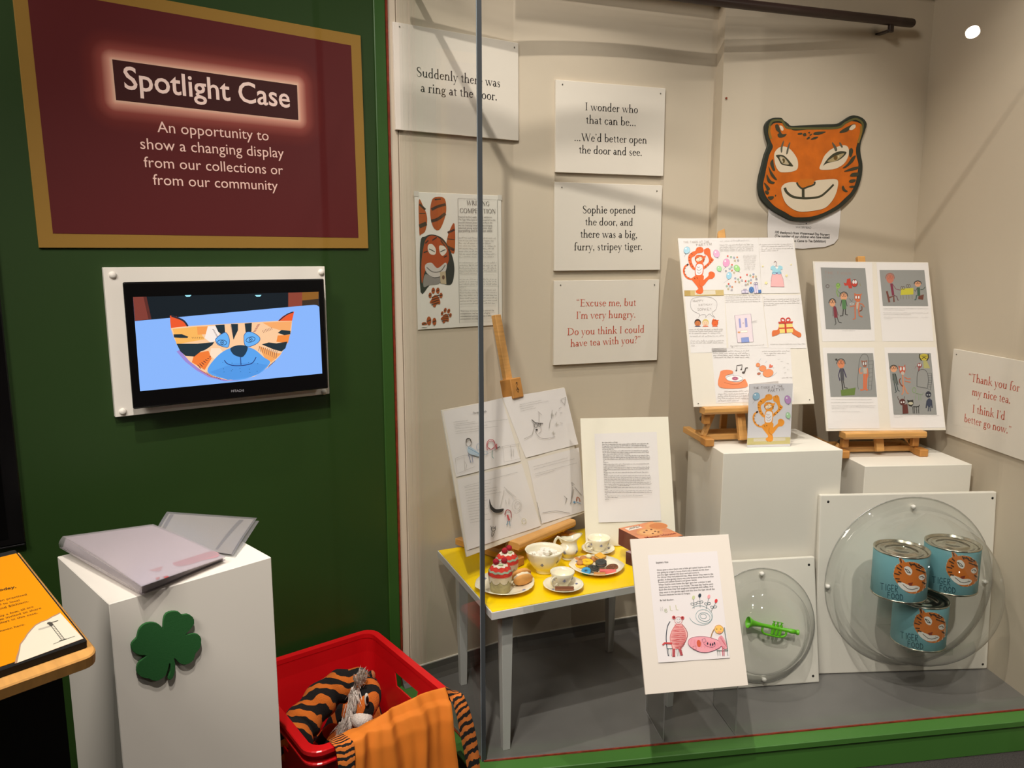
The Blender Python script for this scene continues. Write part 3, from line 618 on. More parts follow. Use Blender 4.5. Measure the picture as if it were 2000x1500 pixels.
for a in range(7): k.line([(825+a*15, 850-a*10), (850+a*13, 880-a*16)], 5, '#3a2430')
for a in range(10): k.line([(1310+a*15, 705+a*4), (1300+a*15, 740+a*7)], 3.5, '#6a3c40')
for a in range(6): k.line([(1375+a*10, 870-a*9), (1390+a*8, 850-a*7)], 3, '#3a3058')
for a in range(8): k.line([(895+a*14, 905+a*6), (905+a*14, 925+a*6)], 3, '#2a3060')
for a in range(7): k.line([(780+a*14, 632), (783+a*14, 644)], 3, '#5a4038'); k.line([(1330+a*11, 580-a*4), (1340+a*11, 600-a*4)], 3, '#8a5048'); k.line([(940+a*5, 572+a*9), (955+a*5, 578+a*9)], 3, '#5a4850'); k.line([(1260+a*5, 590-a*9), (1280+a*5, 586-a*9)], 4, '#a04a50'); k.line([(1078+a*2, 545+a*9), (1090+a*2, 547+a*9)], 2.5, '#7a5050')
k.blob([(900, 900), (960, 800), (1050, 730), (1160, 705), (1260, 725), (1340, 790), (1390, 830), (1330, 900), (1240, 945), (1130, 968), (1000, 950)], '#58a0ea')
k.poly([(920, 905), (1100, 840), (1250, 830), (1370, 850), (1300, 920), (1200, 950), (1060, 968)], '#5095e0')
k.blob([(962, 650), (1000, 615), (1045, 598), (1072, 650), (1065, 705), (1040, 712), (980, 690)], '#66aef0'); k.blob([(1185, 620), (1210, 592), (1260, 600), (1310, 640), (1290, 680), (1225, 708), (1190, 690)], '#66aef0')
for P_ in ([(962, 650), (1000, 615), (1045, 598), (1072, 650), (1065, 705), (1040, 712), (980, 690), (962, 650)], [(1185, 620), (1210, 592), (1260, 600), (1310, 640), (1290, 680), (1225, 708), (1190, 690), (1185, 620)]): k.cur(P_, 4, '#28407c')
for ex, ey, a in ((1015, 675, .1), (1237, 652, -.25)): k.ring(ex, ey, 36, 20, 4, '#1c2c50', a); k.ring(ex, ey, 12, 14, 4, '#1c2c50'); k.ell(ex, ey, 4, 5, '#1c2c50')
k.blob([(1080, 720), (1140, 696), (1210, 705), (1205, 750), (1175, 788), (1140, 785), (1100, 765)], '#1d3a50')
k.line([(1158, 785), (1162, 850)], 6, '#1c2c6c'); k.cur([(1032, 812), (1055, 840), (1110, 855), (1190, 852), (1250, 835), (1280, 790)], 6, '#1c2c6c')
for a in range(14): k.ell(1020+(a*67) % 330, 870+(a*41) % 60-(15 if a % 3 else 40), 3, 3, '#24506e', n=6)
k.build('picture', tv, M_SCREEN)
k = Ink(hom, .0008, (180, 500, 4)); k.text('HITACHI', (1088, 1063), (1187, 1059), '#8a8a90', .02); k.build('lettering', tv)
# dark display screen cut by the left edge of the view
p = W1.hit(50, 1058); x0 = (flat(p)-W1.d*1.0)
M = frame(flat(p)-W1.d*1.0+Vector((0, 0, p.z)), W1.d, (0, 0, 1))
dp = thing('display_cabinet', M, 'black glossy cabinet front at the left edge beside green wall', 'cabinet')
g = Geo(); g.box((0, 0, 0), (1.0, .80, .012)); g.box((0, -.003, 0), (1.0, 0, .016), 0); g.build('frame', M_BLACK, dp, bevel=.003)
g = Geo(); g.box((.02, .02, .012), (.965, .78, .014)); g.build('glass_front', mat('black_glass', '#050505', .08, coat=.5), dp)
# ================================================================ INSIDE THE CASE: plinths, easels, boards
R = radians
def pose(bl, hd, lean, roll=0):
    hd = R(hd); lean = R(lean); roll = R(roll)
    X = Vector((sin(hd), cos(hd), 0)); N = Vector((cos(hd), -sin(hd), 0)); Z = Vector((0, 0, 1))
    Y = Z*cos(lean)-N*sin(lean); X2 = X*cos(roll)+Y*sin(roll); Y2 = Y*cos(roll)-X*sin(roll)
    return frame(bl, X2, Y2)
def plinth(label, fl, fr, depth, z1, z0, n):
    a = Vector((*fl, 0)); b = Vector((*fr, 0)); X = (b-a).normalized(); Bk = Vector((-X.y, X.x, 0)); L = (b-a).length
    M = frame((a.x, a.y, z0), X, Bk, (0, 0, 1)); g = Geo(); g.box((0, 0, 0), (L, depth, z1-z0))
    return tag(g.build('plinth', M_WHITE, None, M, bevel=.0015), label, 'plinth')
plinth('taller white plinth inside the case carrying the party story easel', (.706, 2.495), (1.127, 2.546), .335, .896, Z0+.002, 0)
plinth('lower white plinth inside the case beside the right wall', (1.237, 2.611), (1.628, 2.638), .36, .82, Z0+.002, 0)
M_WOODE = mat('beech_end', '#b9803f', .55, noise=(30, .15))
def easel(M, label, lh, lw, lean, mastlen, s=.125, fr=.06, rr=.30, ly=-.012, kn=True, clamp=None, mx=0):
    """tabletop studio easel: local x right, y back, z up, origin under the ledge"""
    e = thing('tabletop_easel', M, label, 'easel')
    for sx in (-1, 1):
        g = Geo(); g.box((sx*s-.013, -fr, .004), (sx*s+.013, rr, .026)); g.build('runner', M_WOOD, e, bevel=.002)
        g = Geo(); g.box((sx*s-.016, -fr-.004, 0), (sx*s+.016, -fr+.045, .028)); g.build('foot', M_WOODE, e, bevel=.003)
    g = Geo(); g.box((-s, -fr+.06, .008), (s, -fr+.078, .028)); g.build('crossbar', M_WOOD, e, bevel=.0015)
    g = Geo(); g.box((-s, .10, .008), (s, .12, .028)); g.build('crossbar', M_WOOD, e, bevel=.0015)
    tl = tan(lean); y0 = .030
    def my(z): return y0+(z-lh)*tl
    g = Geo(); d = Vector((0, sin(lean), cos(lean)))
    g.beam(Vector((mx, my(.015), .015)), Vector((mx, my(.015), .015))+d*(mastlen+(lh-.015)/cos(lean)), .030, .020, (0, 1, 0)); g.build('mast', M_WOOD, e, bevel=.002)
    g = Geo(); g.beam((mx, my(lh+.22)+.014, lh+.22), (mx, rr-.03, .02), .024, .016, (0, 1, .2)); g.build('prop', M_WOOD, e, bevel=.0015)
    for sx in (-1, 1):
        q = min(s, lw/2-.02)
        g = Geo(); g.box((sx*q-.012, -.002, max(.03, lh-.062)), (sx*q+.012, .022, lh-.016)); g.build('bracket', M_WOODE, e, bevel=.002)
        g = Geo(); g.beam((sx*s, .03, .024), (mx+sx*.045, my(lh+.05)+.02, lh+.05), .018, .014, (0, 1, 0)); g.build('strut', M_WOOD, e, bevel=.0015)
        g = Geo(); g.cyl((sx*q, .026, lh-.05), (sx*q, .04, lh-.05), .011, 12); g.build('wing_knob', mat('dark_metal', '#3d372f', .4, .6), e)
    pr = [(-.032, 0), (-.036, -.004), (-.037, -.016), (-.032, -.024), (.012, -.024), (.012, 0)]
    g = Geo(); g.prism(pr, -lw/2, lw/2, 0, frame((0, ly+.016, lh), (0, 1, 0), (0, 0, 1), (1, 0, 0)))
    g.build('ledge', M_WOOD, e, bevel=.001)
    if clamp:
        cz = clamp; c = Vector((mx, my(lh), lh))+d*cz; F_ = frame(c, (1, 0, 0), (0, sin(lean), cos(lean)))
        g = Geo(); g.box((-.027, 0, -.014), (.027, .068, .036)); g.build('clamp_block', M_WOODE, e, F_, bevel=.003)
        k = Ink(lambda x, y: (x, y), .0366)
        for pts in ([(0, .018), (-.006, .027), (0, .035), (.006, .027), (0, .018)], [(-.006, .026), (0, .030), (.006, .026)], [(0, .03), (-.003, .038), (.003, .046), (-.002, .052)], [(-.004, .046), (0, .053), (.005, .05)]): k.line(pts, .0016, '#3a2414')
        k.build('burnt_mark', bpy.data.objects[e.children[-1].name] if False else e, None, None).matrix_basis = F_
        for sx in (-1, 1):
            g = Geo(); g.cyl((mx+sx*.075, 0, 0), (mx+sx*.075, 0, 0), .001) if False else None
            g.ball((sx*.085, cz-.07+.058, -.004), .011, 0, 12, (1, .8, .8)); g.cyl((sx*.085, cz-.012, -.02), (0, cz-.012, -.02), .007, 8)
            g.build('top_peg', M_WOOD, e, frame(Vector((mx, my(lh), lh)), (1, 0, 0), (0, sin(lean), cos(lean))))
    return e
def emat(p, hd, z): hd = R(hd); X = Vector((sin(hd), cos(hd), 0)); return frame((p[0], p[1], z), X, (-X.y, X.x, 0), (0, 0, 1))
def drawn(board, k): k.build('drawing', board)
# ---- the dancing tiger, drawn once on the card and once on the story board
def tiger_pic(k, f, body, dark='#5a3a24'):
    def m(P): return [f(*p) for p in P]
    def B(P, c=body): k.blob(m(P), c, 3)
    L = lambda P, w_=4, c=dark: k.cur(m(P), w_, c)
    B([(1110, 800), (1150, 785), (1185, 800), (1195, 840), (1170, 860), (1120, 870), (1090, 900), (1050, 930), (1055, 990), (1080, 1040), (1100, 1075), (1075, 1080), (1030, 1030), (1008, 950), (1015, 890), (1060, 850), (1095, 835)])
    B([(1205, 815), (1250, 800), (1275, 825), (1280, 870), (1290, 920), (1318, 950), (1290, 990), (1240, 1040), (1200, 1072), (1195, 1040), (1240, 1000), (1260, 960), (1240, 900), (1205, 875), (1200, 840)])
    B([(1050, 1195), (1110, 1150), (1190, 1150), (1195, 1200), (1180, 1280), (1190, 1340), (1180, 1380), (1140, 1390), (1100, 1370), (1105, 1345), (1130, 1320), (1090, 1260)])
    B([(1185, 1290), (1150, 1285), (1185, 1220), (1250, 1160), (1255, 1120), (1285, 1100), (1325, 1120), (1330, 1160), (1300, 1195), (1260, 1200), (1220, 1250)])
    L([(1010, 1008), (965, 1045), (955, 1110), (985, 1170), (1040, 1200), (1090, 1180)], 22, body); L([(1010, 1005), (990, 1022)], 20, '#2a2018')
    B([(1108, 1000), (1150, 990), (1192, 1005), (1195, 1080), (1180, 1150), (1130, 1170), (1092, 1150), (1090, 1070)]); B([(1115, 1015), (1150, 1005), (1182, 1020), (1185, 1080), (1172, 1135), (1130, 1148), (1100, 1135), (1098, 1070)], '#e9e6ea')
    B([(1088, 940), (1100, 905), (1135, 888), (1175, 895), (1205, 915), (1208, 950), (1185, 990), (1150, 1005), (1110, 990)]); B([(1100, 915), (1110, 890), (1125, 895), (1118, 915)]); B([(1195, 915), (1218, 895), (1216, 925)])
    B([(1112, 935), (1150, 915), (1180, 930), (1165, 965), (1130, 975), (1105, 960)], '#f0ddc6')
    for P in ([(1118, 932), (1132, 924), (1146, 934)], [(1160, 935), (1175, 928), (1188, 938)], [(1120, 958), (1145, 972), (1172, 955)], [(1146, 946), (1142, 960)]): L(P, 4, '#4a2c1c')
    for P in ([(1092, 960), (1100, 925)], [(1128, 890), (1130, 905)], [(1150, 888), (1150, 903)], [(1172, 893), (1168, 908)], [(1200, 975), (1190, 950)], [(1205, 950), (1193, 942)], [(1040, 870), (1060, 882)], [(1015, 920), (1032, 926)], [(1010, 960), (1030, 958)], [(1030, 1010), (1045, 1000)], [(1055, 1045), (1068, 1030)], [(1300, 960), (1282, 950)], [(1285, 990), (1268, 975)], [(1255, 1025), (1240, 1010)], [(1225, 1050), (1210, 1035)], [(962, 1060), (980, 1065)], [(952, 1100), (972, 1100)], [(965, 1145), (983, 1138)], [(1010, 1190), (1018, 1172)], [(1110, 1180), (1120, 1192)], [(1080, 1185), (1092, 1196)]): k.line(m(P), 6, '#4a2c18')
    for P in ([(1112, 1035), (1130, 1052), (1150, 1040)], [(1108, 1070), (1140, 1090), (1172, 1062)], [(1115, 1110), (1140, 1125), (1165, 1105)], [(1145, 1215), (1140, 1270), (1180, 1310)], [(1120, 800), (1122, 820)], [(1150, 788), (1150, 812)], [(1228, 806), (1228, 828)], [(1252, 806), (1250, 830)], [(1275, 1110), (1278, 1130)], [(1300, 1108), (1302, 1132)], [(1115, 1375), (1120, 1392)], [(1150, 1380), (1152, 1394)]): L(P, 3, '#8a5628')
def balloon(k, x, y, rx, ry, c, a=0, tail=(0, 20)):
    k.ell(x, y, rx+1.6, ry+1.6, '#6c6a78', a); k.ell(x, y, rx, ry, c, a); k.ell(x-rx*.3, y-ry*.4, rx*.25, ry*.2, '#e8eef2', a)
    ex = x-sin(a)*ry; ey = y+cos(a)*ry; k.poly([(ex-5, ey+7), (ex, ey-3), (ex+5, ey+7)], '#4a4a58'); k.cur([(ex, ey+6), (ex+tail[0]*.4, ey+tail[1]*.5), (ex+tail[0], ey+tail[1])], 1.6, '#7c7a84')
PEN = '#8d8682'
# ---- A: the party story
S = .45/.42
M = pose((.587*S, 2.437*S, H-(H-1.065)*S), 81.1, 20, -.2); wA, hA = .45, .576*S
qA = [(1324, 465.4), (1550.5, 467.5), (1591, 788.5), (1354.6, 795.3)]; hom = Homog(qA, wA, hA)
bA = card('story_board', M, wA, hA, .006, M_CARD, 'white board of coloured drawings and handwriting headed "The Tiger at the Party"', 'board')
T1 = lambda x, y: (1320+x/6.523, 450+y/6.523)
T2 = lambda x, y: (1320+x/6.25, 640+y/6.25)
for i, Q in enumerate(([T1(30, 105), T1(590, 98), T1(612, 830), T1(108, 840)], [T1(560, 98), T1(1050, 96), T1(1090, 806), T1(612, 812)], [T1(1052, 96), T1(1490, 94), T1(1575, 800), T1(1092, 804)],
                       [T1(112, 842), T1(620, 835), T2(620, 300), T2(180, 308)], [T1(622, 830), T1(1095, 825), T2(1120, 250), T2(640, 252)], [T1(1100, 822), T1(1590, 822), T2(1590, 252), T2(1130, 250)],
                       [T2(435, 250), T2(930, 245), T2(985, 905), T2(490, 925)], [T2(920, 250), T2(1395, 235), T2(1440, 900), T2(975, 910)])):
    s_ = sheet(bA, Q, hom, .0006+.0003*(i % 3)); k = Ink(hom, .0013+.0003*(i % 3)); k.t(1320, 450, 6.523)
    if i == 0:
        k.poly([(105, 765), (606, 758), (610, 830), (108, 836)], '#cbb277'); k.poly([(106, 765), (180, 764), (185, 832), (108, 836)], '#b79a58'); k.poly([(240, 770), (500, 765), (505, 815), (240, 822)], '#ddd2c0')
        tiger_pic(k, lambda x, y: (305+(x-1150)*1.05, 370+(y-945)*.99), '#e8672c', '#a04a20')
        k.hand('THE TIGER AT THE', (95, 165), (425, 158), '#7a6450', .09, .9); k.hand('PARTY!!!', (262, 205), (455, 195), '#7a6450', .09, .9)
        balloon(k, 138, 255, 38, 45, '#a9d3e6', .35, (-20, 40))
    elif i == 1:
        balloon(k, 515, 300, 38, 50, '#efaed0', -.35, (10, 20)); balloon(k, 640, 415, 42, 52, '#f0a0c8', .2, (-30, 40)); balloon(k, 550, 490, 30, 36, '#a8dba0', -.4, (10, 10)); balloon(k, 775, 485, 34, 45, '#a2d888', -.6, (20, 20)); balloon(k, 675, 578, 33, 45, '#9ed0e8', .2, (-60, 50))
        cs_ = ['#dc5a4c', '#7ab08a', '#7a94c0', '#d88a60', '#b8a860', '#8a8694']
        r = random.Random(3)
        for c, (x, y) in enumerate([(658, 330), (700, 342), (738, 350), (778, 345), (750, 388), (790, 385), (712, 440), (706, 470), (682, 490), (712, 512), (740, 540), (634, 520), (903, 567), (945, 577), (985, 560), (980, 595), (1014, 590), (1022, 622), (820, 600), (790, 626), (753, 612), (755, 655), (803, 660), (838, 640), (885, 648), (922, 648), (953, 632), (950, 672), (913, 685), (886, 695), (668, 683), (645, 712), (684, 712), (713, 722), (665, 747), (707, 762)]):
            if c % 3: k.ring(x, y, 10, 10, 5, cs_[c % 6], n=8)
            else: k.poly([(x-10, y-9), (x+9, y-10), (x+10, y+9), (x-9, y+10)], cs_[c % 6])
        k.poly([(832, 768), (920, 764), (922, 800), (834, 802)], '#d8d0e2'); k.line([(832, 768), (920, 764), (922, 800), (834, 802), (832, 768)], 3, '#6a5a94'); k.line([(876, 768), (878, 800)], 5, '#6a5a94'); k.ring(866, 756, 10, 7, 3, '#6a5a94'); k.ring(888, 754, 10, 7, 3, '#6a5a94')
        k.ell(958, 758, 32, 40, '#5a86c0'); k.line([(940, 740), (975, 790)], 5, '#2a4a8a'); k.line([(975, 735), (945, 790)], 5, '#2a4a8a'); k.poly([(990, 700), (1040, 698), (1045, 800), (995, 802)], '#e2d8ea'); k.line([(990, 700), (1040, 698), (1045, 800), (995, 802), (990, 700)], 3, '#6a5a94'); k.line([(1012, 690), (1020, 800)], 6, '#7a5aa0'); k.ring(1000, 680, 12, 14, 4, '#6a5a94'); k.ring(1024, 678, 12, 14, 4, '#6a5a94')
        k.poly([(1044, 762), (1080, 758), (1084, 798), (1048, 800)], '#4a76b4')
        k.scrib((560, 145), (930, 132), 16, '#b9b4b4', 1)
        for y in (195, 222, 246, 268): k.scrib((555, y), (980, y-6), 15, PEN, y)
        for a, y in enumerate((330, 352, 375, 398, 422, 447, 472, 497)): k.scrib((850+a*3, y), (1025-a*4, y-4), 13, '#a39c98', y)
        k.scrib((830, 720), (850, 720), 3, PEN)
    elif i == 2:
        for y in (190, 215, 245, 270): k.scrib((1062+(y > 200)*20, y), (1490-(y > 260)*190, y-8), 15, '#a09996', y)
        k.blob([(1205, 500), (1205, 470), (1235, 450), (1275, 470), (1310, 450), (1350, 465), (1352, 500), (1330, 505), (1335, 560), (1225, 560), (1228, 508)], '#9ed0e0'); k.poly([(1260, 465), (1283, 500), (1305, 462)], '#efecea')
        k.poly([(1225, 560), (1335, 558), (1360, 620), (1376, 718), (1205, 718), (1210, 620)], '#eeb3b5'); k.line([(1225, 560), (1210, 620), (1205, 718), (1376, 720), (1360, 620), (1335, 558)], 4, '#a06a74')
        k.cur([(1245, 418), (1255, 398), (1275, 408), (1272, 440), (1272, 460)], 5, '#8a6a6a'); k.line([(1248, 468), (1272, 450), (1300, 468)], 4, '#a88a8a'); k.ring(1250, 550, 24, 13, 5, '#44689a'); k.ring(1310, 548, 24, 13, 5, '#44689a'); k.ell(1280, 549, 9, 9, '#6a5a94')
        for x, y, q_ in ((1103, 460, 14), (1405, 578, 20), (1145, 672, 24), (1462, 440, 12)): k.poly([(x+q_*(1 if a % 2 == 0 else .5)*cos(a*pi/5), y+q_*(1 if a % 2 == 0 else .5)*sin(a*pi/5)) for a in range(10)], '#f0e2a0')
    elif i == 3:
        bub = [(182, 940), (200, 880), (270, 852), (360, 845), (450, 858), (510, 900), (522, 950), (505, 1010), (460, 1045), (470, 1080), (495, 1110), (450, 1085), (435, 1065), (395, 1085), (378, 1112), (372, 1075), (310, 1080), (285, 1112), (300, 1070), (225, 1030), (190, 985), (182, 940)]
        k.cur(bub, 3.5, '#8a8486'); k.hand('HAPPY', (218, 915), (350, 910), '#8a827e', .09, .9); k.hand('BIRTHDAY', (290, 962), (465, 955), '#8a827e', .09, .9); k.hand('SOPHIE!!', (275, 1025), (450, 1018), '#8a827e', .09, 1)
        for x, c, h_ in ((275, '#c9743c', '#3a2218'), (375, '#f0c8a8', '#d8c27a'), (495, '#e8672c', '#b04a20')):
            k.ell(x, 1175 if x < 480 else 1180, 42, 46, h_); k.ell(x, 1188, 36, 36, c); k.poly([(x-42, 1228), (x-20, 1215), (x+20, 1215), (x+42, 1228)], '#4a4a64' if x < 300 else '#e87a5a'); k.ell(x-13, 1180, 3.5, 4, '#2a1a14'); k.ell(x+13, 1180, 3.5, 4, '#2a1a14'); k.cur([(x-14, 1200), (x, 1208), (x+14, 1198)], 4, '#8a2a20')
        k.poly([(455, 1150), (478, 1122), (492, 1145)], '#e8672c'); k.poly([(505, 1145), (545, 1140), (530, 1168)], '#e8672c')
        for y in (1270, 1292, 1318): k.scrib((165, y), (600-(y > 1300)*20, y-8), 15, PEN, y)
        for y in (1355, 1415, 1440): k.scrib((182, y), (610, y-6), 15, PEN, y)
        k.scrib((190, 1475), (240, 1475), 15, PEN, 5)
    elif i == 4:
        for y in (840, 865, 892, 918): k.scrib((632, y), (1070, y-10), 15, PEN, y)
        k.poly([(745, 1085), (952, 1065), (985, 1420), (783, 1430)], '#e6d6de'); k.line([(783, 1430), (745, 1085), (952, 1065), (985, 1420)], 4, '#7a6a80')
        k.poly([(795, 1125), (818, 1122), (830, 1240), (805, 1243)], '#9a9cd0'); k.poly([(873, 1120), (900, 1117), (911, 1232), (880, 1238)], '#9a9cd0'); k.ell(853, 1182, 6, 6, '#8a6a60')
        k.poly([(822, 1275), (905, 1270), (908, 1300), (825, 1305)], '#f4eee6'); k.line([(822, 1275), (905, 1270), (908, 1300), (825, 1305), (822, 1275)], 3, '#a88a70'); k.ell(800, 1300, 18, 12, '#dca070')
        k.poly([(828, 1370), (922, 1360), (932, 1424), (833, 1430)], '#8a9cd6'); k.line([(828, 1370), (922, 1360), (932, 1424), (833, 1430), (828, 1370)], 3, '#5a6ab0')
        for a in range(3): k.line([(955, 1165+a*8), (1030, 1145+a*12)], 2, '#a8a2a4')
        k.scrib((690, 1478), (1120, 1462), 13, PEN, 8); k.scrib((700, 1495), (745, 1495), 12, PEN, 8)
    elif i == 5:
        k.scrib((1110, 862), (1135, 860), 14, PEN, 1)
        for y in (885, 910, 938, 962): k.scrib((1118, y), (1568-(y > 950)*280, y-8), 15, PEN, y)
        k.blob([(1220, 1300), (1235, 1275), (1290, 1265), (1310, 1225), (1320, 1300), (1300, 1325), (1235, 1350), (1222, 1340)], '#d8703c'); k.blob([(1480, 1230), (1520, 1270), (1585, 1310), (1590, 1350), (1560, 1362), (1520, 1340), (1475, 1310)], '#d8703c')
        k.poly([(1305, 1195), (1480, 1190), (1488, 1300), (1322, 1312)], '#e9d078'); k.poly([(1378, 1190), (1400, 1190), (1408, 1306), (1386, 1310)], '#c4382c'); k.poly([(1310, 1240), (1484, 1234), (1486, 1250), (1312, 1258)], '#c4382c'); k.poly([(1300, 1165), (1490, 1160), (1480, 1185), (1306, 1190)], '#c8402e')
        k.ring(1358, 1142, 26, 22, 13, '#c8382c', .5); k.ring(1425, 1140, 26, 22, 13, '#c8382c', -.5)
        k.scrib((1200, 1455), (1640, 1450), 13, PEN, 4)
    k.t(1320, 640, 6.25)
    if i == 6:
        for a, y in enumerate((290, 320, 345, 370)): k.scrib((445+a*5, y), (895+a, y-4), 16, PEN, y)
        k.blob([(532, 730), (535, 560), (560, 525), (630, 515), (690, 530), (690, 560), (650, 572), (610, 585), (608, 620), (700, 665), (790, 660), (830, 630), (850, 640), (852, 730)], '#e88a5c'); k.ell(712, 622, 104, 38, '#8a7a94'); k.ell(712, 622, 100, 34, '#f4f0ee'); k.ell(720, 622, 40, 24, '#c47a94'); k.ring(720, 622, 22, 13, 5, '#8a2a50'); k.cur([(585, 668), (660, 690), (760, 690), (830, 640)], 5, '#b8603c'); k.cur([(690, 535), (692, 560), (712, 620)], 2, '#6a5a5a')
        k.line([(738, 528), (742, 462), (806, 454), (800, 512)], 9, '#5a5250'); k.ell(735, 525, 10, 8, '#5a5250'); k.ell(795, 510, 11, 8, '#5a5250'); k.ell(822, 548, 18, 13, '#4e4642'); k.line([(835, 545), (850, 492), (875, 490)], 14, '#4e4642')
        for y in (783, 815, 842, 870, 900): k.scrib((590 if y < 790 else 508, y), (893-(y > 890)*130, y-3), 16, PEN, y)
    if i == 7:
        for a, y in enumerate((292, 318, 343)): k.scrib((1050+a*25, y), (1385-a*30-(a == 2)*110, y-3), 15, PEN, y)
        for x, y, rx, ry in ((1000, 456, 24, 24), (1057, 497, 42, 36), (1123, 555, 64, 48), (1010, 562, 21, 13)): k.ell(x, y, rx+2, ry+2, '#9a5a44', -.2); k.ell(x, y, rx, ry, '#e8905e' if x != 1010 else '#b8705a', -.2)
        k.poly([(1132, 487), (1140, 450), (1155, 445), (1160, 462), (1180, 458), (1180, 478), (1155, 490)], '#d8705a')
        for P in ([(1010, 410), (1038, 375)], [(1085, 430), (1105, 410)], [(990, 520), (1010, 495)], [(1175, 590), (1230, 545)], [(1185, 495), (1195, 485)], [(1025, 600), (1040, 585)]): k.line(P, 3, '#a8b0c0')
        for x, y in ((1240, 390), (1278, 417), (1350, 440), (1312, 488), (1355, 517), (1318, 555)): k.scrib((x, y), (x+28, y), 10, PEN, x)
        k.scrib((1290, 618), (1430, 610), 13, PEN, 9)
    k.build('drawing', s_)
pins(bA, hom, [T2(270, 928), T2(1632, 880)], .002)
ce = M @ Vector((wA*.40, 0, 0))
easel(emat((ce.x, ce.y), 81.1, .896), 'beech tabletop easel on the taller plinth', ce.z-.896, .30, R(20), .655, s=.13, fr=.03, rr=.185, ly=-.004, mx=0)
# folded card in front
p0 = hz(1459.2, 873.3, .897); p1 = hz(1543.4, 871.4, .897); X = (p1-p0).normalized(); wC = (p1-p0).length; hC = wC*1.42
M = pose(p0, degrees(atan2(X.x, X.y)), 2); qc = [(1466, 745), (1551.7, 744.3), (1543.4, 871.4), (1459.2, 873.3)]; hom = Homog(qc, wC, hC)
fc = thing('greeting_card', M, 'folded card with orange dancing tiger, in front of the story board', 'card')
g = Geo(); g.box((0, 0, -.0006), (wC, hC, 0)); g.build('front_leaf', mat('grey_card', '#d2d0d6', .7), fc)
g = Geo(); a_ = R(28); g.box((0, 0, -.0006), (wC, hC, 0), 0, Matrix.Rotation(a_, 4, 'Y')); g.build('back_leaf', M_PAPER, fc, Matrix.Translation((0, 0, -.001)))
k = Ink(hom, .0003, (1320, 640, 6.25)); k.poly([(875, 1345), (1400, 1332), (1395, 1418), (870, 1430)], '#c9bd82'); k.poly([(950, 1350), (1340, 1340), (1338, 1375), (950, 1388)], '#d2c9b4')
tiger_pic(k, lambda x, y: (x, y), '#ec9a36'); k.hand('THE TIGER AT THE', (960, 722), (1322, 700), '#5a4a40', .09, .95); k.hand('PARTY!!!', (1140, 758), (1335, 745), '#5a4a40', .09, .95)
balloon(k, 993, 812, 42, 48, '#8fb4cc', .4, (-30, 50)); balloon(k, 1378, 858, 38, 55, '#b58ac0', -.2, (5, 20)); balloon(k, 1378, 1058, 28, 40, '#a6d0a2', -.2, (15, 30)); k.scrib((885, 1424), (965, 1422), 8, '#5a5a3a', 2)
k.build('drawing', fc)
# ---- B: the four photographed pictures
S = 1.09
M = pose((1.055*S, 2.518*S, H-(H-.967)*S), 85.4, 18.2, -.5); wB, hB = .42*S, .592*S
qB = [(1587.8, 510.1), (1813, 512.1), (1848, 839.7), (1614.5, 842)]; hom = Homog(qB, wB, hB)
bB = card('story_board', M, wB, hB, .006, M_CARD, 'white board with four grey felt-pen pictures on the right easel', 'board')
U1 = lambda x, y: (1580+x/7.143, 500+y/7.143)
U2 = lambda x, y: (1580+x/7.143, 670+y/7.143)
shB = [sheet(bB, Q, hom, .0008) for Q in ([U1(75, 85), U1(880, 88), U1(920, 1183), U1(190, 1190)], [U1(940, 88), U1(1660, 95), U1(1735, 1183), U1(1025, 1188)], [U2(190, 62), U2(905, 60), U2(985, 1190), U2(265, 1195)], [U2(1050, 58), U2(1770, 55), U2(1900, 1180), U2(1140, 1185)])]
GB = '#8e8e8c'; BK = '#33302e'; OR = '#c96a44'; SK = '#d69a74'
def head(k, x, y, rx, ry, c=SK, hair=BK): k.ell(x, y, rx, ry, c); k.ring(x-rx*.35, y-ry*.4, rx*.3, ry*.42, 5, hair); k.ring(x+rx*.35, y-ry*.4, rx*.3, ry*.42, 5, hair); k.cur([(x-rx*1.2, y), (x-rx*.9, y-ry*.8), (x, y-ry*1.15), (x+rx*.9, y-ry*.8), (x+rx*1.15, y)], 11, hair)
k = Ink(hom, .0014, (1580, 500, 7.143))
k.poly([(162, 158), (783, 168), (866, 1022), (235, 1020)], GB); k.hand('THE TIGER', (215, 250), (590, 262), '#a4786c', .07, .7); k.hand('TEA', (210, 305), (330, 308), '#96807a', .07, .6)
k.poly([(480, 370), (520, 380), (530, 320), (575, 310), (585, 370), (600, 420), (600, 450), (555, 450), (545, 410), (500, 415)], '#bb3a2c'); k.ell(635, 378, 42, 52, '#bb3a2c'); k.ell(620, 362, 15, 26, '#ddd'); k.ell(652, 362, 15, 26, '#ddd'); k.ring(635, 378, 42, 52, 6, BK); k.line([(710, 380), (715, 415)], 6, '#8a7a2a')
k.ring(258, 420, 22, 22, 8, '#5a4a4a'); k.line([(275, 400), (330, 430), (375, 425)], 4, '#8a8480'); k.ell(405, 415, 32, 40, '#8aa85a'); k.ring(405, 400, 20, 22, 6, '#4a8a3a'); k.cur([(400, 450), (385, 500), (410, 570)], 12, '#7aa04c'); k.line([(395, 480), (435, 525), (430, 505)], 7, '#5a8a3a')
head(k, 485, 565, 46, 56); k.poly([(455, 605), (510, 605), (520, 740), (465, 740)], '#4f7a4c'); k.line([(455, 615), (440, 700)], 9, BK); k.line([(512, 615), (530, 700)], 9, BK); k.line([(478, 740), (470, 830), (430, 836)], 13, BK); k.line([(505, 740), (510, 815), (540, 822)], 13, BK)
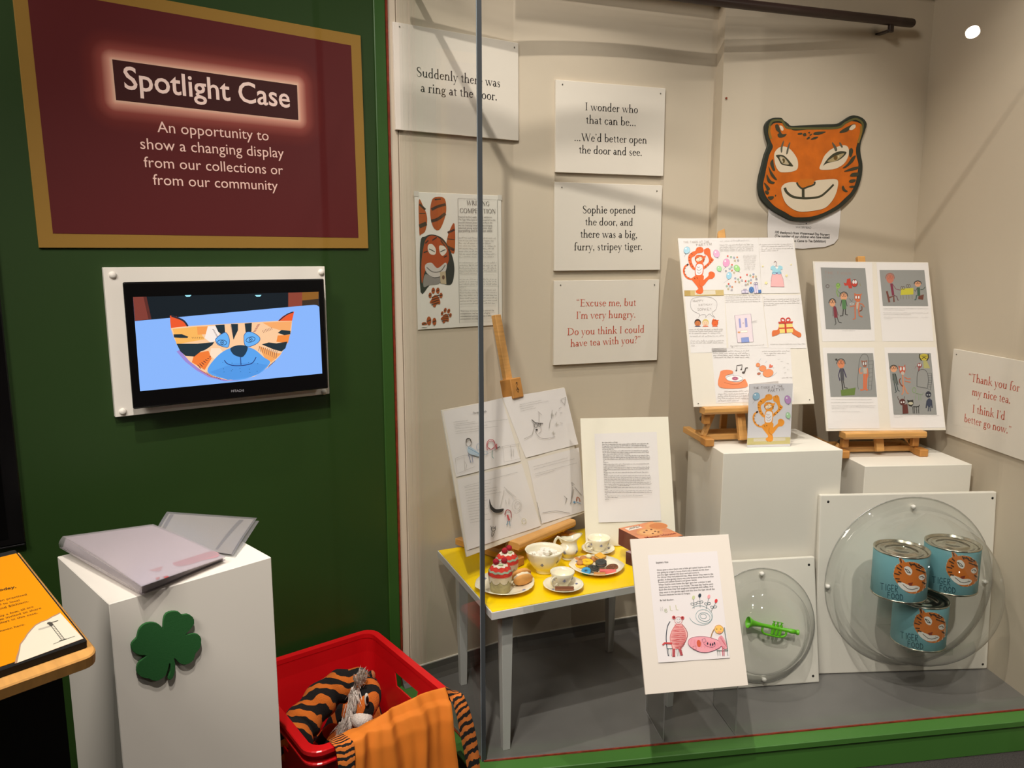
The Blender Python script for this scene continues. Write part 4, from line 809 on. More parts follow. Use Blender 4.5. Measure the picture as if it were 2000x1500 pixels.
head(k, 325, 655, 40, 52); k.poly([(340, 700), (370, 700), (400, 860), (350, 860)], '#7a2a38'); k.line([(335, 715), (335, 840)], 8, '#5a2a3a'); k.line([(372, 710), (405, 830)], 8, '#5a2a3a'); k.line([(360, 860), (375, 940), (355, 965)], 9, BK); k.line([(392, 860), (415, 920), (455, 930)], 9, BK)
k.poly([(630, 515), (660, 530), (715, 530), (738, 520), (720, 560), (712, 630), (670, 645), (635, 610)], OR); k.ell(655, 575, 15, 26, '#ddd'); k.ell(693, 575, 14, 26, '#ddd'); k.ring(655, 575, 15, 26, 6, '#8a3a2a'); k.ring(693, 575, 14, 26, 6, '#8a3a2a')
k.poly([(655, 640), (700, 640), (695, 740), (660, 740)], '#b9a89a'); k.line([(655, 645), (640, 720), (645, 870), (610, 882)], 16, OR); k.line([(700, 650), (690, 740), (700, 830), (745, 850)], 16, OR); k.line([(650, 690), (570, 705)], 12, OR); k.cur([(700, 665), (740, 670), (770, 710)], 12, OR); k.cur([(735, 700), (735, 750), (700, 768)], 12, '#6a3a24'); k.ring(595, 668, 28, 12, 5, '#d8d4d0'); k.line([(560, 590), (600, 640), (610, 600)], 5, '#5a5a68')
k.scrib((460, 1042), (640, 1042), 8, '#4a4644', 3); k.build('drawing', shB[0])
k = Ink(hom, .0014, (1580, 500, 7.143))
k.poly([(982, 194), (1607, 196), (1662, 698), (1030, 695)], GB); head(k, 1130, 315, 52, 65, '#b9705c', '#9a5a4a'); k.poly([(1130, 385), (1165, 380), (1190, 545), (1158, 555)], '#7a2a42'); k.line([(1165, 390), (1210, 460), (1275, 475)], 8, '#7a3a4a'); k.line([(1085, 490), (1120, 645)], 26, '#6c3a30'); k.line([(1115, 580), (1180, 560), (1185, 640)], 22, '#6c3a30'); k.line([(1180, 550), (1220, 560), (1240, 615), (1255, 615)], 10, '#5a2a3a')
k.poly([(1285, 455), (1455, 445), (1455, 535), (1275, 545)], '#c0b838')
for x in (1275, 1310, 1355, 1390, 1435): k.line([(x, 545), (x+4, 600)], 6, '#7a7a50')
for x, y in ((1302, 445), (1380, 418)): k.ring(x-10, y, 14, 22, 6, '#5a4a3a'); k.ring(x+18, y, 14, 22, 6, '#5a4a3a')
head(k, 1515, 390, 42, 38, SK, '#2a2a30'); k.poly([(1505, 438), (1545, 438), (1550, 555), (1510, 555)], '#3c5a48'); k.line([(1505, 450), (1480, 495), (1465, 470)], 8, '#2a2a34'); k.line([(1550, 470), (1590, 465), (1620, 430)], 8, '#2c4a3c'); k.line([(1500, 545), (1490, 605), (1470, 610)], 14, '#3a5a54'); k.poly([(1525, 560), (1600, 535), (1590, 610), (1520, 600)], '#6a3a30')
for a, (y, e) in enumerate(((735, 1665), (755, 1335), (795, 1660), (818, 1420), (855, 1520), (876, 1155))): k.scrib((1032+a*2, y), (e, y+2), 8, '#4c4846', a)
k.scrib((1562, 856), (1662, 857), 8, '#4c4846', 3); k.build('drawing', shB[1])
k = Ink(hom, .0014, (1580, 670, 7.143))
k.poly([(250, 142), (893, 140), (947, 750), (300, 750)], GB); head(k, 445, 290, 50, 62, '#cf8058'); k.ell(380, 230, 16, 16, BK); k.poly([(430, 350), (480, 350), (490, 520), (440, 520)], '#4a4a50'); k.line([(432, 365), (410, 450), (430, 525)], 12, '#33284c'); k.line([(478, 360), (520, 480)], 14, '#33284c'); k.line([(455, 520), (470, 650)], 16, BK); k.line([(475, 520), (495, 620), (540, 630)], 12, BK)
k.poly([(440, 655), (650, 620), (635, 725), (450, 735)], '#62783a'); k.cur([(688, 645), (678, 540), (700, 260), (740, 165), (790, 155), (825, 210), (835, 420), (825, 650)], 5, '#3a3a3a'); k.line([(835, 250), (895, 245)], 4, '#3c3c3c'); k.line([(895, 245), (870, 650), (828, 660)], 4, '#3c3c3c')
for a in range(6): k.line([(836-a, 300+a*58), (890-a*4, 296+a*58)], 3, '#4a4a4a')
k.poly([(725, 235), (750, 250), (795, 245), (810, 230), (808, 300), (795, 335), (755, 330), (740, 300)], '#9a5a44'); k.ell(758, 285, 14, 26, '#ccc'); k.ell(790, 282, 12, 26, '#ccc'); k.ring(758, 285, 14, 28, 5, BK); k.ring(790, 282, 12, 28, 5, BK)
k.poly([(752, 350), (810, 345), (805, 420), (760, 425)], '#b3a698'); k.cur([(725, 340), (700, 370), (715, 425), (745, 410)], 18, '#d08060'); k.line([(812, 350), (820, 450), (800, 505)], 16, '#c8704c'); k.line([(768, 430), (765, 650), (715, 655)], 26, OR); k.line([(800, 430), (792, 640), (815, 660)], 26, OR)
for a, (y, e) in enumerate(((790, 875), (832, 900), (874, 930), (895, 905), (917, 515), (958, 705))): k.scrib((305+a*2, y), (e, y), 8, '#4c4846', a)
k.build('drawing', shB[2])
k = Ink(hom, .0014, (1580, 670, 7.143))
k.poly([(1100, 138), (1697, 140), (1783, 997), (1182, 997)], GB)
k.ell(1603, 195, 66, 48, '#b8a838'); k.line([(1545, 150), (1540, 200), (1570, 245)], 16, '#3a341c'); k.line([(1660, 150), (1668, 200), (1640, 245)], 16, '#3a341c'); k.cur([(1575, 215), (1605, 200), (1635, 218)], 10, '#2c2814'); k.line([(1570, 180), (1640, 182)], 7, '#3a341c'); k.poly([(1590, 250), (1640, 245), (1690, 350), (1600, 350)], '#a8a468')
k.ell(1540, 310, 34, 34, '#8a3a38'); k.ell(1528, 305, 10, 18, '#ccc'); k.ell(1552, 303, 10, 18, '#ccc'); k.line([(1535, 340), (1530, 385)], 14, '#8a3034'); k.cur([(1505, 320), (1485, 330), (1475, 355)], 4, '#7a4a4a')
k.cur([(1505, 605), (1510, 430), (1545, 375), (1610, 370), (1650, 420), (1665, 520), (1648, 630)], 6, '#2e3032'); k.line([(1505, 605), (1648, 630)], 6, '#2e3032'); k.line([(1662, 420), (1708, 420), (1712, 520), (1692, 655), (1648, 632)], 5, '#2e3032')
for a in range(6): k.line([(1662, 450+a*32), (1708, 452+a*32)], 4, '#34363a')
head(k, 1180, 360, 44, 46); k.poly([(1160, 425), (1205, 420), (1225, 560), (1180, 565)], '#5a605c'); k.line([(1170, 430), (1172, 520)], 10, '#23302c'); k.line([(1205, 430), (1240, 580)], 10, '#23302c'); k.line([(1190, 565), (1215, 680), (1195, 692)], 13, '#3a4648'); k.line([(1215, 560), (1240, 660), (1262, 672)], 13, '#3a4648')
k.poly([(1243, 315), (1275, 325), (1320, 325), (1340, 295), (1345, 370), (1335, 420), (1300, 440), (1265, 410)], '#b6563e'); k.ell(1278, 358, 13, 26, '#ccc'); k.ell(1322, 356, 13, 26, '#ccc'); k.ell(1305, 420, 24, 26, '#b8aca2'); k.line([(1305, 440), (1310, 560), (1312, 690), (1290, 720)], 16, '#c8805c'); k.line([(1320, 590), (1365, 695), (1388, 705)], 14, '#c8805c'); k.line([(1330, 470), (1370, 500), (1415, 495)], 11, OR); k.line([(1335, 530), (1415, 545)], 11, OR); k.cur([(1275, 490), (1258, 530), (1290, 590), (1310, 600)], 14, '#7a3a24')
k.ring(1465, 655, 24, 36, 7, '#7a9a5c'); k.line([(1485, 700), (1580, 720), (1590, 690)], 6, '#6c8a58'); k.line([(1490, 720), (1480, 785)], 5, '#7a9a66'); k.line([(1530, 725), (1530, 800)], 5, '#7a9a66'); k.line([(1555, 725), (1562, 800)], 5, '#7a9a66')
k.ell(1663, 715, 40, 44, '#2a2c3a'); k.ell(1648, 722, 10, 7, '#ccc'); k.ell(1680, 722, 10, 7, '#ccc'); k.ell(1675, 830, 36, 60, '#343a4e'); k.line([(1645, 800), (1632, 905)], 16, '#2e3446'); k.line([(1705, 790), (1715, 905)], 16, '#2e3446'); k.line([(1668, 880), (1660, 950)], 11, '#2e3446'); k.line([(1685, 880), (1692, 950)], 11, '#2e3446')
k.ell(1300, 820, 42, 44, '#50241f'); k.ell(1285, 825, 11, 13, '#ccc'); k.ell(1320, 822, 11, 13, '#ccc'); k.cur([(1258, 800), (1235, 760), (1240, 740)], 6, '#50241f'); k.line([(1325, 780), (1332, 740)], 6, '#50241f'); k.poly([(1300, 860), (1370, 850), (1385, 980), (1305, 985)], '#5a2822')
k.poly([(1365, 790), (1395, 800), (1450, 790), (1455, 850), (1430, 885), (1390, 875)], '#23201c'); k.ell(1415, 840, 34, 20, '#b9b39a'); k.cur([(1450, 885), (1520, 885), (1540, 860)], 9, '#1e1c1a')
for x in (1445, 1465, 1495, 1525): k.line([(x, 885), (x+5, 980)], 7, '#23201c')
for a, (y, e) in enumerate(((1015, 1810), (1036, 1310))): k.scrib((1182, y), (e, y-2), 8, '#4c4846', a)
k.build('drawing', shB[3])
ce = M @ Vector((wB*.46, 0, 0))
easel(emat((ce.x, ce.y), 85.4, .82), 'beech tabletop easel on the lower plinth', ce.z-.82, .31, R(18.2), .665, s=.15, fr=.03, rr=.235)
# ---- C: the large tilted board on the table easel
S = .57/.6
M = pose((-.142*S, 2.315*S, H-(H-.605)*S), 44.1, 13.6, .2); wC, hC = .57, .472*S
qC = [(857.7, 800.5), (1108, 756.7), (1139.4, 1001.7), (918, 1086.8)]; hom = Homog(qC, wC, hC)
bC = card('story_board', M, wC, hC, .006, M_CARD, 'wide white board of pencil drawings tilted on the table easel', 'board')
V1 = lambda x, y: (840+x/3.948, 720+y/3.948)
shC = [sheet(bC, Q, hom, .0007, curl=.002) for Q in ([V1(80, 330), V1(560, 225), V1(705, 735), V1(205, 860)], [V1(565, 222), V1(1060, 150), V1(1145, 605), V1(745, 710)], [V1(215, 880), V1(715, 755), V1(850, 1215), V1(305, 1400)], [V1(760, 735), V1(1150, 630), V1(1175, 1100), V1(855, 1200)])]
TX = '#5f5a57'; PC = '#8a8582'
k = Ink(hom, .0032, (840, 720, 3.948)); k.text('The wicked witch', (322, 354), (432, 340), TX, .01)
for a, (x0, x1, y) in enumerate(((165, 285, 423), (170, 340, 441), (172, 600, 455), (178, 215, 468), (180, 440, 480), (182, 520, 500), (184, 380, 517))): k.scrib((x0, y), (x1, y-(x1-x0)*.12), 6, TX, a)
k.ring(290, 590, 22, 30, 4, PC); k.cur([(270, 585), (275, 560), (300, 560), (312, 590)], 8, '#5a5250'); k.blob([(285, 625), (310, 625), (385, 680), (380, 700), (330, 690), (290, 670)], '#b7cbdc'); k.line([(285, 630), (385, 685)], 3, '#5a86b0'); k.line([(290, 680), (312, 750)], 4, '#5a6a9a'); k.line([(318, 690), (328, 748)], 4, '#5a6a9a'); k.ring(366, 625, 12, 26, 2.5, '#7a94b4'); k.ring(425, 672, 16, 14, 3, '#9ab8d0')
k.cur([(440, 650), (435, 600), (455, 568), (490, 575), (510, 640)], 5, '#b0404c'); k.ring(470, 610, 30, 34, 4, '#b85a64'); k.line([(480, 650), (478, 700), (490, 715)], 4, '#4a8a8a'); k.line([(512, 600), (515, 645)], 7, '#c04a50'); k.cur([(450, 630), (470, 645), (492, 625)], 4, '#b04050'); k.line([(515, 635), (540, 622)], 7, '#4a4a4a')
for P in ([(185, 715), (255, 690), (345, 690), (440, 680), (560, 620), (690, 600)], [(185, 715), (205, 835), (340, 780)], [(560, 620), (572, 745), (700, 715), (680, 600)], [(255, 695), (265, 810)], [(262, 740), (280, 770), (270, 800)], [(620, 610), (628, 720)], [(632, 640), (630, 700)], [(645, 640), (645, 700)]): k.line(P, 2, '#9c9896')
k.build('drawing', shC[0])
k = Ink(hom, .0032, (840, 720, 3.948))
for a, (x0, x1, y, y1) in enumerate(((700, 875, 285, 250), (700, 928, 302, 258), (705, 808, 320, 300), (706, 825, 338, 313))): k.scrib((x0, y), (x1, y1), 6, TX, a)
for P in ([(790, 405), (820, 430), (880, 438)], [(840, 340), (870, 370)], [(850, 345), (848, 430)], [(800, 430), (810, 470), (800, 500)], [(858, 440), (862, 500), (840, 520)], [(815, 500), (850, 550), (900, 560), (970, 545)], [(800, 500), (790, 530), (730, 562)], [(935, 410), (925, 480)], [(952, 330), (945, 400)], [(1020, 250), (1050, 290)], [(1060, 230), (1050, 290)], [(1022, 245), (1062, 228)], [(1005, 320), (1025, 310)], [(1010, 355), (1030, 355)], [(1010, 435), (1028, 440)], [(985, 345), (975, 370)]): k.cur(P, 2.5, '#8a8582')
k.cur([(792, 408), (820, 432), (878, 440)], 6, '#4c4846'); k.ring(822, 455, 12, 15, 3.5, '#5c5856'); k.ring(848, 450, 8, 14, 3.5, '#5c5856'); k.ell(828, 490, 9, 7, '#3c3836')
for x, y in ((985, 445), (957, 515), (952, 370)): k.line([(x-14, y), (x+14, y+2)], 2.5, '#a8a49c'); k.line([(x, y-16), (x, y+16)], 2.5, '#a8a49c'); k.line([(x-9, y-9), (x+9, y+9)], 2, '#b0ac9c')
k.build('drawing', shC[1])
k = Ink(hom, .0032, (840, 720, 3.948))
for a in range(15):
    y = 910+a*20; x0 = 266+a*3.6; x1 = (680, 470, 460, 525, 520, 560, 440, 450, 430, 430, 450, 380, 455, 380, 470)[a]; k.scrib((x0, y+25 if a == 0 else y+14), (x1, y+14-(x1-x0)*.19-(25 if a == 0 else 0)), 6, TX, a)
k.blob([(458, 1022), (475, 1070), (510, 1100), (568, 1095), (550, 1122), (500, 1125), (465, 1090)], '#2c2a2a'); k.cur([(575, 1140), (590, 1105), (620, 1115), (625, 1160)], 6, '#9a3c42'); k.line([(595, 1140), (610, 1180)], 14, '#c25a60'); k.line([(600, 1185), (590, 1215)], 5, '#5a8aa8'); k.line([(612, 1185), (615, 1220)], 5, '#5a8aa8')
for P in ([(570, 935), (660, 1010)], [(585, 955), (640, 1005)], [(540, 1090), (570, 960)], [(580, 1030), (588, 1060)], [(608, 1020), (605, 1060)]): k.line(P, 2.5, '#aaa6a2')
k.ring(670, 1070, 20, 28, 2.5, '#b0aca8', .3); k.ring(665, 1070, 34, 44, 2, '#c0bcb8', .3); k.line([(470, 1222), (478, 1245), (505, 1240), (508, 1222)], 4, '#4c4846'); k.ring(490, 1245, 16, 15, 4, '#4c4846'); k.line([(480, 1262), (478, 1300)], 5, '#5c5856'); k.line([(500, 1262), (485, 1300)], 4, '#5c5856'); k.ring(718, 1185, 16, 20, 2.5, '#b8b068')
k.build('drawing', shC[2])
k = Ink(hom, .0032, (840, 720, 3.948))
for a, (x0, x1, y, y1) in enumerate(((800, 1058, 780, 712), (804, 1110, 800, 718), (810, 1128, 835, 750), (815, 960, 852, 808))): k.scrib((x0, y), (x1, y1), 6, TX, a)
for P in ([(1080, 895), (1100, 910), (1085, 920), (1080, 895)], [(1085, 930), (1070, 1050)], [(1095, 945), (1065, 1055)], [(1100, 930), (1150, 990)], [(1040, 1010), (1030, 1050)], [(1020, 995), (1045, 1020)], [(860, 1120), (960, 1105), (1060, 1120)], [(820, 1045), (850, 1190)]): k.line(P, 3, '#86817e')
k.cur([(1110, 1030), (1115, 1005), (1130, 1010), (1135, 1035)], 6, '#b06a50'); k.ell(1095, 1040, 8, 8, '#6a9ac0'); k.line([(1110, 1040), (1140, 1050)], 4, '#6a9ac0')
k.build('drawing', shC[3])
ce = M @ Vector((wC*.585, 0, 0))
easel(emat((ce.x, ce.y), 41, .577), 'beech tabletop easel on the yellow table with burnt mark on its clamp', ce.z-.577, .30, R(13.6), .72, s=.142, fr=.03, rr=.25, clamp=hC-.014)
# ---- D: cream board with the typed story
M = pose((.25, 2.473, .5772), 84.7, 18.6); wD, hD = .312, .437
qD = [(1133.8, 816.3), (1305.3, 815), (1321, 1062), (1144.5, 1069)]; hom = Homog(qD, wD, hD)
bD = card('story_board', M, wD, hD, .006, M_CARDW, 'tall cream board with one typed page behind the biscuit boxes', 'board')
s_ = sheet(bD, [V1(1268, 500), V1(1748, 490), V1(1782, 1172), V1(1300, 1188)], hom, .001, curl=.003)
k = Ink(hom, .0020, (840, 720, 3.948))
ends = [1448, 1685, 1670, 1690, 1415, 1680, 1688, 1540, 1690, 1695, 1698, 1342, 1375, 1688, 1500, 1690, 1682, 1360, 1680, 1365, 1692, 1695, 1698, 1640, 1690, 1698, 1530, 1688, 1362, 1705, 1700, 1358, 1630, 1440, 1370]
for a, e in enumerate(ends): k.scrib((1327+a*.6, 572+a*12.9), (e+a*.2, 569+a*12.9), 6.5, '#57524f', a, lw=2.6)
k.build('typed_text', s_)
# ---- E: "Sophie's Visit" on a clear stand
M = pose((.355, 1.885, .392), 78.1, 24.4, -1.5); wE, hE = .297, .407
qE = [(1230, 1052.7), (1423.8, 1043.5), (1461, 1338.9), (1262, 1357)]; hom = Homog(qE, wE, hE)
bE = card('story_board', M, wE, hE, .006, M_CARD, 'white board "Sophie\u2019s Visit" with red crayon drawing, nearest the glass', 'board')
s_ = sheet(bE, [(1240+145/6, 1070+88/6), (1240+965/6, 1070+42/6), (1240+1108/6, 1070+1295/6), (1240+275/6, 1070+1352/6)], hom, .001, curl=.002)
k = Ink(hom, .0016, (1240, 1070, 6)); Tn = '#4a4644'
k.text("Sophie's Visit", (243, 188), (390, 180), Tn, .015)
for t, x0, y0, x1, y1 in (('Once upon a time there was a little girl called Sophie and she', 255, 275, 888, 235), ("was going to a tiger's house there was a knock on the door", 257, 305, 870, 267), ('and the tiger opened the door and said come in.', 260, 334, 755, 303), ('For dinner they had pizza and tea. After dinner they went in the', 263, 362, 917, 321), ('garden, in the garden there was pink flowers white flowers blue', 266, 392, 922, 350), ('flowers and yellow flowers and green leaves.', 270, 420, 728, 390),
                          ('When Sophie went home the tiger gave her a sticker it said', 274, 450, 888, 410), ('thank you for coming to my house. The next day Sophie went', 278, 480, 918, 439), ('back this time they had spaghetti bolognese and coffee. And', 281, 509, 915, 468), ('they went in the garden again and this time the tiger ate all the', 284, 541, 933, 498), ('flowers because he was so hungry.', 287, 571, 650, 548), ('By Nell Boulton.', 293, 632, 456, 622)):
    k.text(t, (x0, y0), (x1, y1), Tn, .004)
k.hand('N', (298, 748), (330, 745), '#bdbab6', .14, .9); k.hand('e', (345, 765), (382, 762), '#b9bea0', .14, .9); k.hand('ll', (412, 745), (510, 735), '#c8c8a4', .07, .45)
TL_ = '#5c8c92'; NV = '#39424e'; RE = '#c8484a'
for q_, (rx, ry, x, y) in enumerate(((140, 112, 770, 800), (95, 80, 805, 812), (68, 50, 812, 818), (36, 28, 800, 810))): k.ring(x, y, rx, ry, 4, TL_ if q_ != 1 else '#7ea8ac', .25, -2.6 if q_ == 0 else 0, 2.6 if q_ == 0 else 6.2)
k.ell(655, 590, 0.1, .1, TL_)
for x, y, c, bx, by in ((685, 590, '#c4cc9c', 693, 722), (758, 566, '#2c3c48', 762, 705), (865, 580, '#eaa4a8', 832, 728), (950, 630, '#d8393c', 890, 758)):
    k.cur([(x, y+18), ((x+bx)/2, (y+by)/2), (bx, by)], 4, '#3c5458'); k.ell(x, y, 17, 24, c, .2)
    mx_, my_ = (x+bx)/2, (y+by)/2+10; k.ring(mx_-18, my_, 19, 13, 4, '#3c5c60', .3); k.ring(mx_+18, my_-4, 19, 13, 4, '#3c5c60', -.3)
k.cur([(410, 870), (380, 930), (365, 1050), (375, 1180), (392, 1275)], 9, NV); k.line([(378, 1188), (525, 1186)], 8, '#3a5a58')
for x in (392, 420, 490, 508): k.line([(x, 1192), (x+8, 1278)], 4, '#3a5a58')
k.blob([(480, 905), (550, 905), (595, 960), (612, 1030), (590, 1100), (545, 1150), (520, 1190), (440, 1185), (425, 1120), (410, 1070), (430, 980)], '#e9b4b0')
for a in range(34):
    y = 912+a*8.2; hw = 95*sin(max(.15, min(1, (y-885)/300))*pi*.93)**.7 if y < 1180 else 40; k.line([(513-hw+a % 3*4, y+8*(a % 2)), (513+hw*.9, y-6+9*(a % 3))], 4, RE)
k.cur([(480, 905), (430, 980), (410, 1070), (440, 1185)], 5, RE); k.cur([(550, 905), (600, 970), (612, 1040), (575, 1130), (525, 1185)], 5, '#8a3a3c')
k.ring(507, 858, 44, 44, 4, RE); k.ell(452, 822, 20, 20, RE); k.ell(455, 822, 9, 9, '#5a2a2a'); k.ell(554, 828, 20, 20, RE); k.ell(552, 828, 9, 9, '#5a2a2a'); k.ell(493, 845, 3, 4, '#444'); k.ell(518, 845, 3, 4, '#444'); k.cur([(485, 870), (505, 884), (528, 868)], 4, '#8a5a5a')
k.line([(435, 1125), (345, 1122), (322, 1145)], 20, RE); k.line([(452, 1188), (452, 1282)], 32, '#c65a5c'); k.line([(522, 1188), (545, 1265)], 28, '#c65a5c')
for a in range(6): k.line([(438, 1200+a*15), (470, 1205+a*15)], 5, '#8a3040'); k.line([(512+a*3, 1200+a*12), (545+a*3, 1202+a*12)], 5, '#8a3040')
k.blob([(617, 1110), (640, 1070), (720, 1048), (820, 1048), (920, 1072), (1000, 1110), (1012, 1150), (950, 1195), (850, 1228), (760, 1225), (680, 1190), (630, 1150)], '#eaa2ac')
for a in range(22): k.line([(640+a*17, 1075+a*2), (650+a*16, 1160+a*2.2-(10 if a % 2 else 0))], 4, '#dc7a8c')
k.cur([(617, 1110), (640, 1070), (720, 1048), (820, 1048), (920, 1072), (1000, 1110), (1012, 1150), (950, 1195), (850, 1228), (760, 1225), (680, 1190), (630, 1150), (617, 1110)], 4, '#7a4a64')
k.blob([(720, 1105), (745, 1085), (768, 1120), (760, 1165), (735, 1165), (722, 1140)], '#cf5a3c'); k.line([(780, 1080), (815, 1068), (830, 1105), (795, 1118), (780, 1080)], 4, '#6a4a6a'); k.line([(672, 1165), (708, 1155), (715, 1195), (678, 1198), (672, 1165)], 4, '#9a4a4a'); k.cur([(800, 1130), (850, 1165), (920, 1168), (938, 1130)], 4, '#7a4a64')
for x, y in ((845, 1128), (878, 1140), (905, 1140), (925, 1125)): k.ell(x, y, 9, 16, '#3a3040')
k.ell(980, 965, 50, 48, '#efbf62'); k.cur([(930, 960), (940, 925), (990, 915), (1028, 950), (1025, 985)], 6, '#c88a3c'); k.ell(952, 960, 6, 6, '#4a3a2a'); k.ell(1000, 960, 6, 6, '#4a6a5a'); k.blob([(960, 995), (985, 985), (1010, 995), (985, 1015)], '#e89a70'); k.cur([(925, 955), (900, 1000), (882, 1058)], 8, '#a87a34')
k.blob([(985, 1045), (1015, 1040), (1060, 1120), (1070, 1190), (1020, 1180), (995, 1120), (965, 1085)], '#e09aa2')
for a in range(9): k.line([(985+a*6, 1060+a*8), (1010+a*7, 1050+a*15)], 4, '#c65a6c')
k.cur([(1040, 940), (1050, 1020), (1068, 1130), (1080, 1210)], 7, '#3c5c50'); k.line([(950, 1210), (1080, 1210)], 7, '#3c5c50')
for x in (960, 985, 1075): k.line([(x, 1212), (x+6, 1268)], 4, '#3c5c50')
k.line([(1018, 1160), (1022, 1268)], 9, '#c65a6c'); k.line([(1035, 1160), (1038, 1270)], 7, '#c65a6c')
k.build('drawing_and_text', s_)
# clear stand
a0, a1 = hz(1295, 1449, Z0+.001), hz(1260, 1389, Z0+.001); b0, b1 = hz(1436, 1435, Z0+.001), hz(1376, 1377, Z0+.001)
X = (b0-a0).normalized(); M = frame(a0, X, (-X.y, X.x, 0), (0, 0, 1)); L = (b0-a0).length; inv = M.inverted()
st = thing('acrylic_stand', M, 'clear acrylic bridge stand holding up "Sophie\u2019s Visit" by the glass', 'stand')
ya = max(.12, (inv @ a1).y); hs = .262
for x in (0, L-.003):
    g = Geo(); g.box((x, 0, 0), (x+.003, ya, hs)); g.build('side_panel', M_ACR, st, bevel=.0005)
M_EDG = glass('edge_highlight', '#f4f8f6', 1.5, .12, milky=.5)  # milky colour for the bars that imitate bright highlights along the stand edges
for x in (0, L):
    g = Geo(); g.box((x-.0012, -.0022, 0), (x+.0012, 0, hs+.003)); g.box((x-.0012, ya, 0), (x+.0012, ya+.0015, hs+.003)); g.box((x-.0012, 0, 0), (x+.0012, ya, .0015)); g.build('edge_highlight', M_EDG, st)
g = Geo(); g.box((0, -.0022, hs), (L, 0, hs+.003)); g.build('edge_highlight', M_EDG, st)
g = Geo(); g.box((0, 0, hs), (L, ya, hs+.003)); g.build('shelf', M_ACR, st, bevel=.0005)
g = Geo(); g.beam((.02, .0, hs+.003), (.02, ya+.06, hs+.16), .02, .003, (0, 1, 0)); g.beam((L-.02, .0, hs+.003), (L-.02, ya+.06, hs+.16), .02, .003, (0, 1, 0)); g.build('back_rest', M_ACR, st)
# ---------------------------------------------------------------- writing competition poster
q = [(809, 375.5), (979, 381.5), (981, 635), (817, 643.4)]
M, w_, h_, hom = rect_on(P1, q, .004)
wp = card('poster', M, w_, h_, .002, mat('poster_paper', '#e4e0d6', .5), 'tall white poster headed "Writing Competition" with orange paw prints', 'poster')
k = Ink(hom, .0004, (740, 350, 3.333)); OG = '#a8501f'; DB = '#3e2a22'
def stripes(P, pts): k.blob(P, OG, 4); [k.cur(s_, w_, DB) for s_, w_ in pts]
stripes([(258, 140), (285, 175), (308, 230), (312, 280), (300, 340), (275, 360), (262, 350)], [([(262, 165), (300, 200)], 14), ([(262, 310), (308, 290)], 26), ([(262, 225), (300, 225)], 6)])
stripes([(355, 122), (420, 122), (436, 180), (430, 240), (405, 310), (380, 335), (350, 310), (333, 240), (335, 170)], [([(340, 200), (380, 180), (432, 165)], 18), ([(338, 275), (380, 262), (430, 225)], 20), ([(360, 135), (400, 130)], 8)])
stripes([(490, 292), (460, 330), (440, 400), (440, 450), (465, 478), (492, 470)], [([(445, 350), (490, 330)], 14), ([(440, 440), (488, 462)], 18), ([(442, 390), (490, 395)], 5)])
k.blob([(268, 420), (300, 375), (350, 362), (410, 385), (450, 440), (478, 510), (490, 590), (478, 670), (450, 690), (390, 675), (330, 690), (272, 735)], '#2f2e2c')
k.blob([(290, 440), (310, 385), (345, 368), (390, 385), (440, 440), (455, 510), (440, 560), (400, 580), (340, 575), (300, 600), (280, 680), (275, 560)], '#a9481f')
k.blob([(320, 430), (345, 425), (368, 455), (365, 490), (335, 490), (318, 465)], '#ded6c8'); k.blob([(392, 435), (425, 440), (440, 470), (415, 500), (395, 480)], '#ded6c8')
for P in ([(325, 455), (345, 465), (362, 475)], [(398, 475), (418, 465), (432, 460)]): k.cur(P, 6, '#4a4a40')
k.blob([(300, 560), (340, 545), (380, 580), (430, 545), (440, 570), (420, 620), (360, 640), (310, 610)], '#c9c2ba'); k.cur([(310, 575), (350, 605), (400, 600), (430, 560)], 6, '#6a6460'); k.blob([(300, 620), (360, 645), (400, 640), (390, 680), (330, 690), (290, 700)], '#8c8680'); k.poly([(395, 605), (432, 600), (438, 685), (400, 680)], '#b9a88a'); k.ell(418, 640, 9, 14, '#6a4a3a')
for P in ([(375, 380), (345, 400)], [(400, 400), (430, 440)], [(300, 420), (320, 400)], [(290, 480), (315, 470)], [(440, 500), (420, 510)]): k.line(P, 8, DB)
def paw(x, y, s_, a):
    c_, n_ = cos(a), sin(a); f = lambda u, v: (x+(u*c_-v*n_)*s_, y+(u*n_+v*c_)*s_)
    for u, v, rx, ry in ((-30, -18, 9, 15), (-14, -45, 10, 17), (12, -46, 10, 17), (31, -20, 9, 15)): k.ell(*f(u, v), rx*s_, ry*s_, OG, a); k.line([f(u-8, v+4), f(u+8, v-4)], 5*s_, DB)
    k.blob([f(-22, 5), f(-8, -18), (f(10, -18)), f(26, 6), f(28, 28), f(10, 30), f(0, 48), f(-12, 40), f(-8, 28), f(-30, 25)], OG)
    for t in (-12, 2, 16, 30): k.line([f(-20, t+6), f(22, t-10)], 5*s_, DB)
paw(366, 778, 1.15, .05); paw(432, 895, .9, .25)
for x, y, rx, ry in ((295, 940, 17, 12), (325, 920, 15, 28), (360, 925, 13, 24)): k.ell(x, y, rx, ry, OG); k.line([(x-12, y+5), (x+12, y-6)], 7, DB)
k.poly([(278, 950), (312, 950), (312, 962), (278, 962)], '#e4e0d6')
G9 = '#8c8880'
k.line([(510, 125), (770, 132), (778, 920), (523, 935), (510, 125)], 2, G9); k.serif('WRITING', (567, 166), (717, 172), '#5b544e', 1.0); k.serif('COMPETITION', (523, 218), (757, 221), '#5b544e', 1.0)
tt = ['Inspired by the hugely popular exhibition,', 'The Tiger Who Came to Tea, housed here at the', 'museum between January 7th and March 4th', 'we ran a writing competition encouraging', 'talented young writers to share their', 'storytelling and illustration skills!']
for a, t in enumerate(tt): k.text(t, (515, 250+a*18.5), (756 if len(t) > 42 else 735, 252+a*18), '#5f5953')
